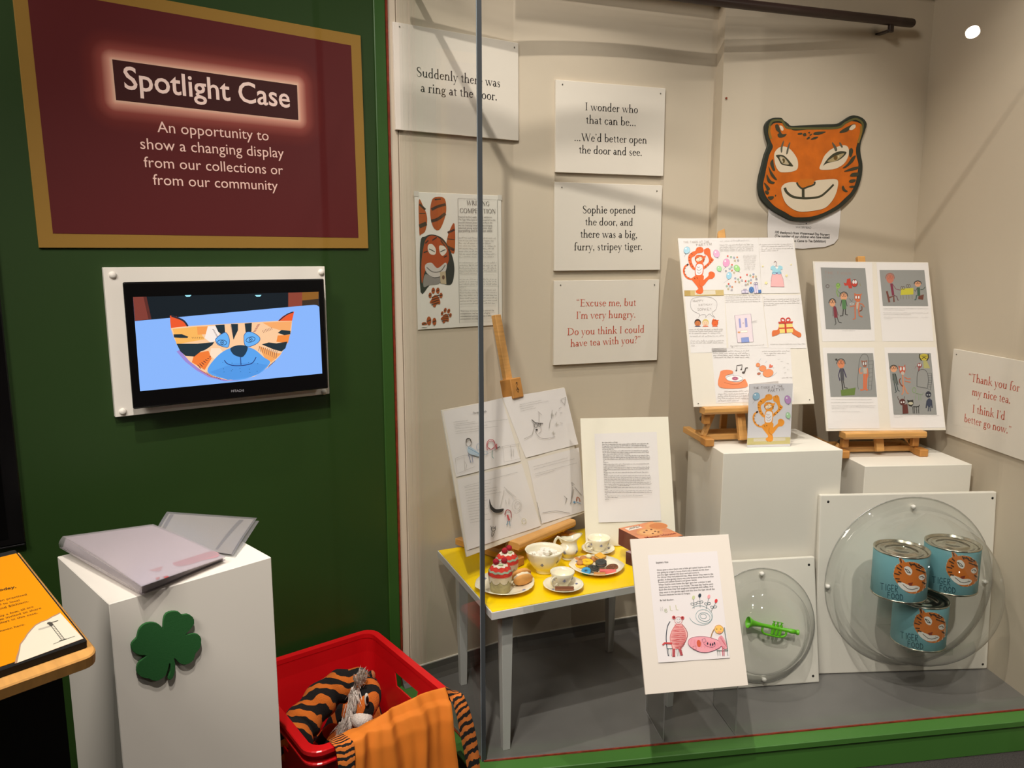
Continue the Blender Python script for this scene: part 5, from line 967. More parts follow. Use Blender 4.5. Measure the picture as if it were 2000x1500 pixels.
for a in range(8): k.scrib((517, 385+a*17.6), (760-(a % 3)*14, 387+a*17.2), 8.5, '#6f6963', a)
for a in range(5): k.scrib((519, 548+a*17.4), (762-(a == 4)*130, 548+a*17.2), 8.5, '#6f6963', a+20)
for a in range(4): k.scrib((520, 655+a*17.2), (764-(a == 3)*205, 655+a*17), 8.5, '#6f6963', a+30)
for a in range(6): k.scrib((522, 727+a*17.6), (764-(a == 5)*15, 726+a*17.2), 8.5, '#6f6963', a+40)
tt = ['Well done to everyone who entered the', 'competition, we had such a highly', 'commended entries and was a difficult', 'competition to judge!']
for a, t in enumerate(tt): k.text(t, (525, 863+a*17.4), (524+len(t)*5.9, 860+a*17.2), '#5f5953')
k.build('printed_design', wp)
for x, y in ((812.5, 379), (976, 385)): a = hom(x, y); g = Geo(); g.box((a[0]-.008, a[1]-.008, 0), (a[0]+.008, a[1]+.008, .0008)); g.build('adhesive_tab', mat('clear_tab', '#d0ccc2', .3), wp)
# ---------------------------------------------------------------- tiger mask and its note
TM = lambda x, y: (1460+x/5.173, 200+y/5.173)
q = [TM(200, 1050), TM(945, 1050), TM(915, 1478), TM(200, 1478)]
M, w_, h_, hom = rect_on(P3, q, .003)
nt_ = thing('thank_you_note', M, 'white curled note pinned to the wall under the tiger mask', 'note')
out = [TM(*p) for p in ((205, 1050), (945, 1050), (930, 1250), (912, 1380), (870, 1430), (780, 1462), (560, 1478), (400, 1470), (210, 1400), (200, 1250))]
g = Geo(); PP = [hom(*a) for a in out]; g.prism(PP[::-1], 0, .0008); g.build('paper', M_PAPER, nt_)
k = Ink(hom, .0012, (1460, 200, 5.173))
k.text('100 thankyou\u2019s from Watermead Day Nursery', (275, 1325), (825, 1352), '#2e2a28', .02); k.text('(The number of our children who have visited', (275, 1362), (822, 1380), '#2e2a28', .02); k.text('The Tiger Who Came to Tea Exhibition)', (300, 1408), (785, 1418), '#2e2a28', .02)
k.text('WATERMEAD', (478, 1273), (635, 1279), '#8a8684'); k.scrib((500, 1240), (565, 1236), 12, '#a8a4a4', 4); k.scrib((520, 1225), (625, 1215), 10, '#8a88a0', 6, lw=2); k.ell(585, 1228, 7, 7, '#5a5a6a')
k.build('lettering', nt_)
q = [TM(110, 115), TM(1190, 115), TM(1190, 1200), TM(110, 1200)]
M, w_, h_, hom = rect_on(P3, q, .012)
mk = thing('tiger_mask', M, 'painted orange tiger face cut-out with black border on the wall', 'mask')
outl = [(165, 240), (190, 195), (240, 165), (320, 162), (345, 185), (390, 215), (420, 238), (520, 232), (650, 222), (780, 215), (880, 208), (940, 175), (1000, 135), (1055, 120), (1140, 145), (1188, 205), (1165, 290), (1140, 370), (1130, 450), (1140, 530), (1160, 610), (1160, 720), (1135, 830), (1090, 920), (1030, 990), (940, 1070), (850, 1120), (750, 1165), (640, 1197), (540, 1198), (440, 1185), (350, 1140), (260, 1085), (190, 1020), (135, 950), (112, 850), (120, 740), (145, 630), (170, 520), (200, 430), (185, 370), (168, 300)]
o2 = sm(outl, True, 3)
def mask_uv(P): return [hom(*TM(*p)) for p in P]
g = Geo(); g.prism(mask_uv(o2)[::-1], -.009, 0); g.build('card_face', mat('mask_black', '#262b22', .6, noise=(20, .2)), mk, bevel=.001)
cxm, cym = 640, 680
inn = []
for i, (x, y) in enumerate(outl):
    s_ = .905 if y > 300 else .93; inn.append((cxm+(x-cxm)*s_+4*sin(i*2.3), cym+(y-cym)*(.92 if y > 300 else .90)+4*cos(i*1.9)))
mo = mat('mask_orange', '#c9650f', .55, noise=(22, .14), bump=(60, .3, .001))
g = Geo(); g.prism(mask_uv(sm(inn, True, 3))[::-1], 0, .0008); g.build('orange_paint', mo, mk)
k = Ink(hom, .0012, (1460, 200, 5.173)); DK = '#3b3a28'; CR = '#ddcdb4'; OL = '#7a6a28'
k.cur([(205, 250), (235, 195), (320, 190), (355, 235), (400, 262), (600, 262), (880, 250), (960, 200), (1060, 158), (1130, 190), (1140, 250), (1110, 370)], 22, '#5c5a30'); k.cur([(225, 370), (205, 300), (212, 245)], 20, '#8a6a24'); k.cur([(1100, 400), (1125, 300), (1125, 230)], 22, '#94702a')
k.blob([(262, 235), (290, 230), (310, 280), (330, 320), (375, 320), (350, 350), (300, 355), (285, 325), (300, 310), (270, 280)], DK); k.blob([(303, 240), (330, 245), (345, 275), (330, 290), (315, 275)], CR)
k.blob([(905, 290), (960, 250), (1030, 215), (1060, 212), (1010, 255), (985, 285), (920, 302)], DK); k.blob([(1002, 262), (1030, 222), (1062, 215), (1065, 245), (1030, 270)], CR)
for P in ([(485, 312), (525, 305), (525, 322), (490, 326)], [(533, 318), (560, 308), (570, 332), (545, 338)], [(585, 300), (605, 295), (600, 312)], [(640, 320), (650, 300), (690, 292), (765, 292), (720, 315), (680, 325)], [(572, 368), (590, 345), (605, 345), (600, 365)], [(615, 372), (640, 350), (690, 342), (665, 365)], [(600, 325), (628, 312), (615, 332)]): k.blob(P, DK)
k.blob([(258, 520), (290, 465), (340, 443), (400, 460), (450, 510), (490, 580), (492, 660), (450, 690), (370, 700), (310, 690), (270, 620)], CR); k.blob([(735, 590), (760, 530), (820, 470), (890, 440), (960, 425), (1000, 450), (1008, 510), (985, 580), (940, 630), (870, 665), (780, 675), (712, 665)], CR)
k.blob([(275, 530), (340, 528), (385, 560), (420, 600), (447, 640), (390, 635), (330, 620), (300, 570)], DK); k.blob([(310, 545), (350, 550), (395, 600), (400, 622), (350, 615), (325, 590)], '#b9a888'); k.ell(350, 585, 14, 24, '#5a4a20'); k.line([(325, 555), (345, 600)], 4, '#e8e0cc')
k.blob([(748, 632), (790, 565), (850, 510), (920, 485), (982, 495), (960, 535), (900, 580), (820, 600), (775, 615)], DK); k.blob([(790, 590), (850, 545), (920, 515), (960, 510), (920, 555), (860, 590)], '#a8966c'); k.ell(872, 552, 20, 24, '#6a4e20'); k.ell(905, 540, 6, 12, '#d8c8a0')
for P in ([(325, 505), (318, 470), (325, 430), (345, 385), (350, 400), (338, 450), (335, 495)], [(375, 520), (380, 470), (400, 410), (412, 408), (400, 460), (390, 510)], [(865, 485), (850, 450), (830, 400), (845, 405), (880, 450), (885, 480)], [(930, 450), (910, 420), (905, 398), (920, 402), (942, 440)]): k.blob(P, '#5a584a')
for P in ([(1010, 520), (1010, 470), (1035, 452), (1052, 480), (1040, 530), (1022, 545)], [(948, 658), (1000, 610), (1040, 550), (1082, 528), (1060, 585), (1030, 615), (985, 650)], [(965, 692), (1040, 655), (1122, 640), (1110, 665), (1040, 685)], [(1028, 740), (1050, 710), (1115, 705), (1110, 740), (1060, 745)], [(1020, 795), (1040, 775), (1090, 775), (1080, 800), (1040, 808)], [(1022, 850), (1060, 838), (1080, 845), (1060, 862)], [(948, 850), (965, 840), (985, 875), (1012, 895), (995, 905), (960, 885)],
          [(245, 570), (252, 600), (262, 650), (270, 680), (250, 680), (225, 630), (222, 600)], [(205, 640), (235, 690), (270, 740), (292, 775), (262, 765), (225, 720)], [(190, 720), (230, 780), (270, 800), (245, 815), (200, 790)], [(165, 800), (200, 830), (225, 865), (200, 880), (185, 850)], [(180, 880), (215, 895), (205, 920), (180, 905)], [(205, 945), (260, 938), (255, 965), (225, 972)], [(275, 925), (286, 925), (284, 938), (276, 938)]): k.blob(P, DK)
k.blob([(335, 880), (345, 835), (390, 805), (480, 802), (560, 850), (660, 790), (760, 775), (870, 770), (905, 790), (905, 850), (885, 930), (840, 1010), (770, 1070), (640, 1095), (520, 1098), (430, 1055), (370, 990)], CR)
k.poly([(486, 800), (520, 770), (640, 765), (668, 790), (650, 822), (590, 850), (545, 858), (510, 838)], '#c8701a'); k.cur([(486, 802), (505, 835), (545, 865), (600, 848), (660, 825), (668, 795)], 18, DK, None)
k.line([(552, 860), (556, 960)], 28, DK); k.cur([(368, 855), (390, 900), (450, 945), (540, 962), (640, 962), (730, 945), (800, 890), (862, 825)], 27, DK, 20)
k.build('painted_features', mk)
# ---------------------------------------------------------------- small screw left in the wall, dark rod across the case top
a = P3.hit(1418, 192); g = Geo(); g.cyl((0, 0, 0), (0, 0, .004), .0035, 10)
tag(g.build('wall_screw', mat('rust', '#8a3a22', .6), None, frame(a, P3.d, (0, 0, 1))), 'tiny rusty screw left in the wall above the party board', 'screw')
re_ = P3.hit(1780, 45, .055); rl = P3.hit(1422, 5, .125); D = (re_-rl).normalized()
_pts = [P1.hit(800, 300, .16), P1.hit(900, 300, .17), P2.hit(1040, 300, .19), P2.hit(1200, 300, .17)]
for _p in _pts: _p.z = rl.z
rod = thing('hanging_rod', _pts[0], 'dark rounded rod curving along the top of the case to right wall', 'rod')
g = Geo(); o_ = -_pts[0]
pth = sm([tuple(_p+o_) for _p in _pts+[rl, re_]], False, 6)
g.tube(pth, .016, 16); g.ball(re_+o_, .016, 0, 14); g.build('bar', mat('rod_brown', '#31201c', .35), rod)
bp_ = re_+o_-D*.10
g = Geo(); g.box((-.010, -.040, -.006), (.010, -.002, .006), 0, frame(bp_, D, (0, 0, 1))); g.build('bracket', mat('rod_dark', '#2a1c18', .4), rod, bevel=.001)
g = Geo(); g.box((-.012, -.036, -.06), (.012, -.030, 0), 0, frame(bp_, D, (0, 0, 1))); g.build('bracket_arm', mat('rod_dark', '#2a1c18', .4), rod, bevel=.001)
# ---------------------------------------------------------------- domed panels
def dome_panel(M, w_, h_, cx_, cy_, ro, ri, dep, label, holes, pegs, hom):
    p = thing('dome_panel', M, label, 'display panel')
    g = Geo(); g.box((0, 0, -.018), (w_, h_, 0)); g.build('backboard', M_WHITE, p, bevel=.004, seg=2)
    for x, y in holes: a = hom(x, y); g = Geo(); g.lathe([(0, .0006), (.004, .0006), (.0045, 0)], 12, 0, Matrix.Translation((a[0], a[1], 0))); g.build('screw', mat('black_screw', '#15130f', .4), p)
    T = Matrix.Translation((cx_, cy_, 0))
    n = 16; prof = [(ro, .0005), (ro, .0045), (ri+.006, .0045), (ri, .012)]+[(ri*cos(a), .012+(dep-.012)*sin(a)) for a in [pi/2*i/n for i in range(1, n+1)]]
    g = Geo(); g.lathe(prof, 64, 0, T); g.build('dome', M_ACR, p)
    g = Geo(); g.lathe([(ro-.0015, .0045), (ro, .005), (ro+.001, .003), (ro, .0005)], 64, 0, T); g.build('dome_rim', glass('rim_highlight', '#f2f4f0', 1.5, .1, milky=.3), p)  # whitish rim colour stands in for bright lines of light on the edge
    for x, y in pegs: a = hom(x, y); g = Geo(); g.cyl((a[0], a[1], 0), (a[0], a[1], .008), .004, 10); g.ball((a[0], a[1], .012), .008, 0, 14); g.build('knob', mat('white_knob', '#f0ece6', .3), p)
    return p
K4 = lambda x, y: (1180+x/3.261, 1000+y/3.261)
K5 = lambda x, y: (1560+x/3, 940+y/3)
MF = pose((.624, 2.365, Z0+.003), 82.2, 11.0); homF = Homog([(1356, 1101), (1589.4, 1088.3), (1600.7, 1334.3), (1365.5, 1352.6)], .428, .426)
c = homF(1485, 1222)
dome_panel(MF, .428, .426, c[0], c[1], .192, .160, .135, 'smaller square white panel with clear dome over a green toy trumpet', [K4(1298, 341), K4(1330, 1050)], [K4(990, 393), K4(1008, 1065)], homF)
MG = pose((1.050, 2.474, Z0+.003), 86.6, 3.8); qG = [(1595, 966.7), (1956, 961.7), (1931.7, 1310), (1601.7, 1319)]; homG = Homog(qG, .624, .634)
c = homG(1778, 1143)
dome_panel(MG, .624, .634, c[0], c[1], .298, .268, .30, 'larger square white panel with clear dome over three blue cans', [K5(155, 123), K5(1160, 105), K5(1090, 1085)], [K5(665, 152), K5(168, 630), K5(1098, 608)], homG)
# toy trumpet
a = Vector((*homF(1451, 1211), .035)); b = Vector((*homF(1548, 1231), .035)); d = (b-a); L = d.length; d.normalize()
MT = MF @ frame(a, d, Vector((0, 0, 1)).cross(d))   # x along, y up, z out
tr = thing('toy_trumpet', MT, 'bright green plastic toy trumpet inside the smaller dome', 'toy')
M_TG = mat('lime_plastic', '#6fd31e', .35, coat=.3)
g = Geo(); prof = [(.0185, 0), (.0195, .002), (.016, .008), (.011, .018), (.008, .035), (.0065, .05), (.0062, L-.03), (.008, L-.029), (.008, L-.012), (.0055, L-.011), (.0055, L-.006), (.009, L-.005), (.009, L)]
RX = frame((0, 0, 0), (0, 1, 0), (0, 0, 1), (1, 0, 0)); g.lathe(prof, 24, 0, RX); g.lathe([(.0185, 0), (.013, .006), (.007, .03), (0, .04)], 24, 0, RX); g.build('bell_and_pipe', M_TG, tr)
for i in range(3):
    x = L*.50+i*.0135; g = Geo(); g.tube([(x, -.022, 0), (x, .013, 0)], .0052, 12, 0, False); g.tube([(x, .013, 0), (x, .019, 0)], .0025, 8); g.tube([(x, .0185, 0), (x, .021, 0)], .0052, 12, 0, False); g.build('valve', M_TG, tr)
g = Geo(); g.tube(sm([(L*.30, -.006, 0), (L*.30, -.018, 0), (L*.36, -.026, 0), (L*.5, -.027, 0), (L*.68, -.026, 0), (L*.76, -.018, 0), (L*.77, -.006, 0)], False, 4), .0038, 10); g.build('loop', M_TG, tr)
g = Geo(); g.cyl((L*.25, 0, -.034), (L*.25, 0, -.003), .0025, 8); g.cyl((L*.9, 0, -.034), (L*.9, 0, -.003), .0025, 8); g.build('fixing', M_ACR, tr)
# cans
M_TIN = mat('tin_plate', '#c9c6b6', .22, 1.0); M_BLUE = mat('blue_label', '#84bfc9', .5, noise=(8, .03)); RC, HC = .082, .150
pg = Plane(flat(MG @ Vector((0, 0, 0))), Vector((sin(R(86.6)), cos(R(86.6)), 0)))
def can_base(px, py, off): return pg.hit(px, py, off)
B1 = can_base(1754, 1158, .150); B2 = can_base(1852, 1157, .110); B3 = can_base(1792, 1251, .125)
B2.z = B1.z
def raycan(px, py, B, r_):
    d = ray(px, py); o = C0-Vector((B.x, B.y, 0)); A_ = d.x**2+d.y**2; Bq = o.x*d.x+o.y*d.y; Cq = o.x**2+o.y**2-r_*r_
    dis = max(0, Bq*Bq-A_*Cq); t = (-Bq-sqrt(dis))/A_; p = C0+d*t; return p-B
def make_can(B, label):
    cn = thing('food_can', B, label, 'can', None)
    g = Geo(); g.lathe([(RC-.002, 0), (RC, .002), (RC, HC-.002)], 48); g.build('label_band', M_BLUE, cn)
    g = Geo(); g.lathe([(0, HC-.006), (.02, HC-.006), (.021, HC-.005), (.045, HC-.005), (.046, HC-.007), (.062, HC-.007), (.063, HC-.005), (RC-.009, HC-.005), (RC-.007, HC-.008), (RC-.004, HC-.008), (RC-.003, HC+.001), (RC+.001, HC+.001), (RC+.001, HC-.003), (RC-.001, HC-.004)], 48); g.build('lid', M_TIN, cn)
    g = Geo(); g.lathe([(RC-.002, .0), (RC+.001, .0), (RC+.001, .004), (RC, .005)], 48); g.build('bottom_rim', M_TIN, cn)
    return cn
c1 = make_can(B1, 'blue "Tiger Food" can, upper left of the three')
class CanInk(Ink):
    """shapes are drawn in the photo, cut into narrow slices and wrapped round the can"""
    def poly(s, pts, col):
        bm = bmesh.new(); vs = [bm.verts.new((x, y, 0)) for x, y in pts]
        try: bm.faces.new(vs)
        except ValueError: bm.free(); return s
        xs = [p[0] for p in pts]; x = floor(min(xs)/12)*12+12
        while x < max(xs):
            bmesh.ops.bisect_plane(bm, geom=bm.verts[:]+bm.edges[:]+bm.faces[:], plane_co=(x, 0, 0), plane_no=(1, 0, 0)); x += 12
        bmesh.ops.triangulate(bm, faces=bm.faces[:]); bm.verts.index_update(); c = lin(col); b = len(s.V); s.z += .00004
        for v in bm.verts: s.V.append(tuple(raycan(1560+v.co.x/3, 940+v.co.y/3, B1, RC+s.z))); s.C.append(c)
        for f in bm.faces: s.F.append([v.index+b for v in f.verts])
        bm.free(); return s
    def line(s, pts, w_, col, w1=None):
        for p, q in zip(pts, pts[1:]):
            dx = q[0]-p[0]; dy = q[1]-p[1]; l = hypot(dx, dy) or 1; ox = -dy/l*w_/2; oy = dx/l*w_/2; ex = dx/l*w_*.25; ey = dy/l*w_*.25
            s.poly([(p[0]-ex+ox, p[1]-ey+oy), (q[0]+ex+ox, q[1]+ey+oy), (q[0]+ex-ox, q[1]+ey-oy), (p[0]-ex-ox, p[1]-ey-oy)], col)
        return s
k = CanInk(None, .0004)
OC = '#cf742c'; WC = '#e8e4dc'
sil = [(560, 520), (572, 492), (592, 480), (588, 450), (612, 460), (625, 475), (650, 472), (690, 478), (720, 495), (742, 520), (748, 570), (742, 620), (715, 645), (680, 658), (640, 652), (600, 625), (572, 590), (556, 555)]
k.poly([(p[0]+(4 if i % 2 else -4), p[1]+(3 if i % 2 else -4)) for i, p in enumerate(sm(sil, True, 3))], '#e2d6c0'); k.poly(sm(sil, True, 3), OC)
k.blob([(596, 590), (580, 600), (605, 630), (645, 648), (690, 645), (710, 625), (690, 612), (655, 612), (625, 600)], WC); k.blob([(618, 505), (645, 500), (665, 525), (655, 550), (630, 540)], WC); k.blob([(705, 555), (730, 545), (740, 565), (725, 580), (706, 572)], WC)
k.line([(622, 512), (640, 520), (655, 538), (640, 535), (622, 512)], 4, '#3a342c'); k.line([(708, 562), (722, 556), (735, 566)], 4, '#3a342c'); k.poly([(640, 598), (670, 592), (662, 612), (648, 612)], '#8a3a24'); k.line([(610, 605), (640, 630), (665, 635), (700, 625)], 3, '#3a342c')
for P in ([(575, 505), (600, 520)], [(562, 540), (590, 548)], [(568, 570), (590, 572)], [(592, 492), (605, 505)], [(650, 478), (660, 495)], [(675, 482), (690, 500), (715, 510)], [(700, 490), (725, 505)], [(690, 515), (715, 525)], [(585, 530), (600, 540)], [(725, 590), (740, 600)], [(660, 485), (690, 492)], [(720, 525), (740, 535)], [(580, 585), (600, 590)], [(595, 455), (602, 475)]): k.line(P, 7, '#4a3424')
k.build('tiger_face', c1, None)
k = CanInk(None, .0004)
def ch(t, x0, y0, sx, sy, w_=3.4):
    x = x0
    for c_ in t:
        mx = 0
        for st_ in HG[c_]: k.line([(x+a*sx, y0+(x-x0)*.17-b*sy+a*sx*.17) for a, b in st_], w_, '#27505c'); mx = max(mx, max(a for a, b in st_))
        x += (mx+.28)*sx
ch('TIGER', 478, 634, 24, 38); ch('FOOD', 520, 683, 25, 34)
k.build('lettering', c1, None)
copy_tree(c1, Matrix.Translation(B2), None, 'blue "Tiger Food" can, upper right of the three')
copy_tree(c1, Matrix.Translation(B3), None, 'blue "Tiger Food" can, lowest, under the other two')
# clear brackets that carry the cans
for nm, B, lb in (('acrylic_bracket', B3, 'clear acrylic bracket under the lowest blue can'),):
    t_ = thing(nm, frame((B.x, B.y, B.z-.004), pg.d, (-pg.d.y, pg.d.x, 0), (0, 0, 1)), lb, 'bracket')
    g = Geo(); g.box((-.075, -.07, 0), (.075, .12, .003)); g.build('shelf', M_ACR, t_); g = Geo(); g.box((-.075, -.073, -.012), (.075, -.07, .012)); g.build('lip', M_ACR, t_); g = Geo(); g.box((-.075, .117, 0), (.075, .12, .12)); g.build('back_plate', M_ACR, t_)
# ================================================================ YELLOW TABLE AND THE TEA THINGS
TZ = .575
O = Vector((-.056, 1.989, 0)); TX_ = Vector((.418, .176, 0)).normalized(); TY_ = Vector((-TX_.y, TX_.x, 0)); TL, TD = .70, .50
MT = frame((O.x, O.y, Z0+.001), TX_, TY_, (0, 0, 1)); tb = thing('side_table', MT, 'low white table with bright yellow top inside the glass case', 'table')
ht = TZ-Z0-.001; M_TW = mat('white_lacquer', '#c9c9c6', .4); M_YEL = mat('yellow_laminate', '#ffd900', .35)
g = Geo(); g.box((0, 0, ht-.024), (TL, TD, ht-.0015)); g.build('table_top', M_TW, tb, bevel=.001)
g = Geo(); g.box((.003, .003, ht-.0015), (TL-.003, TD-.003, ht)); g.build('top_panel', M_YEL, tb)
for x in (.065, TL-.065):
    for y in (.06, TD-.06):
        g = Geo(); a = .018; b = .011; V = [(x-a, y-a, ht-.024), (x+a, y-a, ht-.024), (x+a, y+a, ht-.024), (x-a, y+a, ht-.024), (x-b, y-b, 0), (x+b, y-b, 0), (x+b, y+b, 0), (x-b, y+b, 0)]
        g.add(V, [(0, 1, 2, 3), (7, 6, 5, 4), (4, 5, 1, 0), (5, 6, 2, 1), (6, 7, 3, 2), (7, 4, 0, 3)]); g.build('leg', M_TW, tb, bevel=.001)
def on(px, py, z=TZ+.0008): return hz(px, py, z)
def T3(p, a=0): return Matrix.Translation(p) @ Matrix.Rotation(a, 4, 'Z')
PB = '#8b90b4'
def thistle(par, rf, ang, z, s_):
    """small printed flower hugging the pot at angle ang, height z"""
    V = []; Fc = []; C = []
    for dx, dz, r_, c_ in ((0, .15, .55, '#7e83a8'), (-.45, -.1, .4, '#9ba0c0'), (.45, -.1, .4, '#9a9cc0'), (0, -.55, .35, '#8c9aa8'), (.1, .6, .3, '#a3a6c8')):
        b = len(V); n = 9
        for k_ in range(n):
            q_ = r_*(1 if k_ % 2 else .7); u = (dx+q_*cos(2*pi*k_/n))*s_; v = (dz+q_*sin(2*pi*k_/n))*s_; zz = z+v; rr = rf(zz)+.0003; aa = ang+u/max(rr, .01)
            V.append((rr*cos(aa), rr*sin(aa), zz)); C.append(lin(c_))
        Fc.append(list(range(b, b+n)))
    me = bpy.data.meshes.new('flower_print'); me.from_pydata(V, [], Fc); me.materials.append(M_INK); at = me.color_attributes.new('Col', 'FLOAT_COLOR', 'POINT'); at.data.foreach_set('color', [c for q in C for c in q])
    o = bpy.data.objects.new('flower_print', me); COL.objects.link(o); o.parent = par
def rfun(prof):
    def f(z):
        for (r0, z0), (r1, z1) in zip(prof, prof[1:]):
            if z0 <= z <= z1: return r0+(r1-r0)*(z-z0)/max(1e-6, z1-z0)
        return prof[-1][0]
    return f
def flat_print(par, x, y, z, s_, slope=0):
    V = []; Fc = []; C = []
    for dx, dz, r_, c_ in ((0, .15, .5, '#8a8fc0'), (-.5, -.1, .38, '#a3a8cc'), (.5, 0, .38, '#a0a2cc'), (.1, -.5, .35, '#9aa0bc')):
        b = len(V); n = 8
        for k_ in range(n): V.append((x+(dx+r_*cos(2*pi*k_/n))*s_, y+(dz+r_*sin(2*pi*k_/n))*s_, z)); C.append(lin(c_))
        Fc.append(list(range(b, b+n)))
    me = bpy.data.meshes.new('flower_print'); me.from_pydata(V, [], Fc); me.materials.append(M_INK); at = me.color_attributes.new('Col', 'FLOAT_COLOR', 'POINT'); at.data.foreach_set('color', [c for q in C for c in q])
    o = bpy.data.objects.new('flower_print', me); COL.objects.link(o); o.parent = par
# --- bowl of sugar
p = on(1063, 1116); bw = thing('sugar_bowl', T3(p), 'round white china bowl heaped with white sugar lumps', 'bowl')
outer = [(.026, 0), (.0275, .003), (.026, .008), (.035, .016), (.047, .033), (.054, .050), (.057, .064), (.0605, .072)]
g = Geo(); g.lathe([(0, .004)]+outer+[(.0595, .073), (.055, .064), (.052, .050), (.044, .034), (.032, .020), (0, .014)], 96, wob=lambda a: 1+.006*cos(12*a)); g.build('bowl_body', M_CHINA, bw, weld=True)
thistle(bw, rfun(outer), -1.75, .040, .0075); thistle(bw, rfun(outer), -.75, .045, .007); thistle(bw, rfun(outer), -2.9, .045, .007)
sugar = Geo(); r = random.Random(2)
for i in range(46):
    a = r.uniform(0, 2*pi); q_ = .046*sqrt(r.random()); z = .052+.016*(1-(q_/.046)**2)-r.random()*.004; s_ = .0058
    sugar.box((-s_, -s_, -s_), (s_, s_, s_), 0, Matrix.Translation((q_*cos(a), q_*sin(a), z)) @ Matrix.Rotation(r.uniform(0, 3), 4, 'Z') @ Matrix.Rotation(r.uniform(-.6, .6), 4, 'X'))
so_ = sugar.build('sugar_lumps', mat('sugar', '#f6f0e6', .7), None, T3(p), bevel=.001); tag(so_, 'white sugar lumps heaped in the china bowl', 'sugar', None, 'stuff')
# --- cups and saucers
def cup_set(px, py, lab_c, lab_s, ang, rs, rc, cup_d):
    p = on(px, py); s = thing('saucer', T3(p, ang), lab_s, 'saucer')
    sp = [(rs*.42, 0), (rs*.44, .002), (rs*.6, .004), (rs*.85, .010), (rs, .0145)]
    g = Geo(); g.lathe([(0, .001)]+sp+[(rs-.001, .016), (rs*.84, .0118), (rs*.6, .0062), (rs*.4, .0045), (0, .0045)], 96, wob=lambda a: 1+.008*abs(cos(6*a))); g.build('saucer_body', M_CHINA, s, weld=True)
    for a in (.3, 2.4, 3.9, 5.4): flat_print(s, rs*.72*cos(a-ang), rs*.72*sin(a-ang), .0098, .0065)
    q = p+Vector((cup_d[0], cup_d[1], .0052)); c = thing('teacup', T3(q, ang), lab_c, 'cup')
    cp = [(rc*.5, 0), (rc*.52, .003), (rc*.5, .005), (rc*.66, .012), (rc*.84, .022), (rc*.92, .033), (rc*1.0, .043)]
    g = Geo(); g.lathe([(0, .003)]+cp+[(rc-.0012, .0437), (rc*.89, .033), (rc*.8, .022), (rc*.6, .013), (0, .009)], 80, wob=lambda a: 1+.006*cos(10*a)); g.build('cup_body', M_CHINA, c, weld=True)
    h = [(rc*.90, 0, .034), (rc*1.15, 0, .038), (rc*1.5, 0, .036), (rc*1.58, 0, .028), (rc*1.35, 0, .015), (rc*.98, 0, .011), (rc*.76, 0, .014)]
    g = Geo(); g.tube([(a, b, c_) for a, b, c_ in sm(h, False, 4)], .0026, 8, flat=1.4); g.build('handle', M_CHINA, c)
    for a in (-1.45, -.5, -2.5, .8): thistle(c, rfun(cp), a-ang, .026, .0068)
    return p
F1 = cup_set(1100, 1149, 'white china teacup on the nearest saucer beside two brown wafers', 'scalloped white saucer nearest the front edge of the yellow table', -2.2, .060, .0365, (-.002, .012))
cup_set(1168, 1078, 'white china teacup on the saucer in front of the cream board', 'white saucer behind the plate of toy biscuits', -2.5, .055, .0385, (.003, .006))
# --- jug
p = on(1110, 1091); jg = thing('cream_jug', T3(p, .15), 'white china cream jug with looped handle behind the sugar bowl', 'jug')
jp = sm([(.019, 0), (.021, .003), (.017, .007), (.020, .013), (.029, .023), (.0315, .033), (.028, .043), (.021, .052), (.0205, .058), (.026, .068)], False, 3)
def jug_surf(dr):
    def f(u, v):
        a = 2*pi*u; i = min(int(v*(len(jp)-1)), len(jp)-2); t = v*(len(jp)-1)-i; r0 = jp[i][0]+(jp[i+1][0]-jp[i][0])*t-dr; z = jp[i][1]+(jp[i+1][1]-jp[i][1])*t
        k_ = max(0, (v-.62)/.38); sp = max(0, cos(a))**3; r1 = r0*(1+k_*(.08*abs(cos(a))))+sp*k_**1.4*.017-k_*.12*r0*abs(sin(a)); z += k_**1.5*(.016*sp+.004*max(0, -cos(a)))
        return (r1*cos(a), r1*sin(a), max(z, dr*1.5))
    return f
g = Geo(); g.grid(jug_surf(0), 40, 28); g.grid(jug_surf(.0016), 40, 28, 0, True)
b_ = 41*28; g.F += [[b_+i, b_+i+1, 41*29+b_+i+1, 41*29+b_+i] for i in range(40)]; g.I += [0]*40; g.S += [True]*40
g.lathe([(.0195, 0.0005), (0, .0005)], 24); g.build('jug_body', M_CHINA, jg, weld=True)
g = Geo(); g.tube(sm([(-.021, 0, .056), (-.030, 0, .072), (-.040, 0, .070), (-.046, 0, .056), (-.042, 0, .040), (-.030, 0, .030)], False, 5), .0030, 8, flat=1.5); g.ball((-.036, 0, .0745), .0045, 0, 8); g.build('handle', M_CHINA, jg)
thistle(jg, rfun([(r_, z_) for r_, z_ in jp if z_ < .045]), -.8, .030, .008); thistle(jg, rfun([(r_, z_) for r_, z_ in jp if z_ < .045]), -2.2, .030, .008)
# --- plates
def plate(px, py, rr, lab, tabs, ang):
    p = on(px, py); s = thing('plate', T3(p, ang), lab, 'plate')
    sp = [(rr*.6, 0), (rr*.62, .002), (rr*.75, .006), (rr, .0155)]
    wf = lambda a: 1+(.055*max(0, cos(tabs*a))**10 if tabs else 0)+.006*cos(24*a)
    g = Geo(); g.lathe([(0, .001)]+sp+[(rr-.0008, .017), (rr*.74, .008), (rr*.6, .0042), (0, .0042)], 144, wob=wf); g.build('plate_body', M_CHINA, s, weld=True)
    for a in (2.6, 1.2, 5.6): flat_print(s, rr*.84*cos(a-ang), rr*.84*sin(a-ang), .0125, .0085)
    return p
P1c = plate(986, 1147, .087, 'shaped white plate holding the knitted cupcakes at the table corner', 2, .35)
P2c = plate(1165, 1112, .083, 'white plate with lug handles covered in coloured toy biscuits', 2, .0)
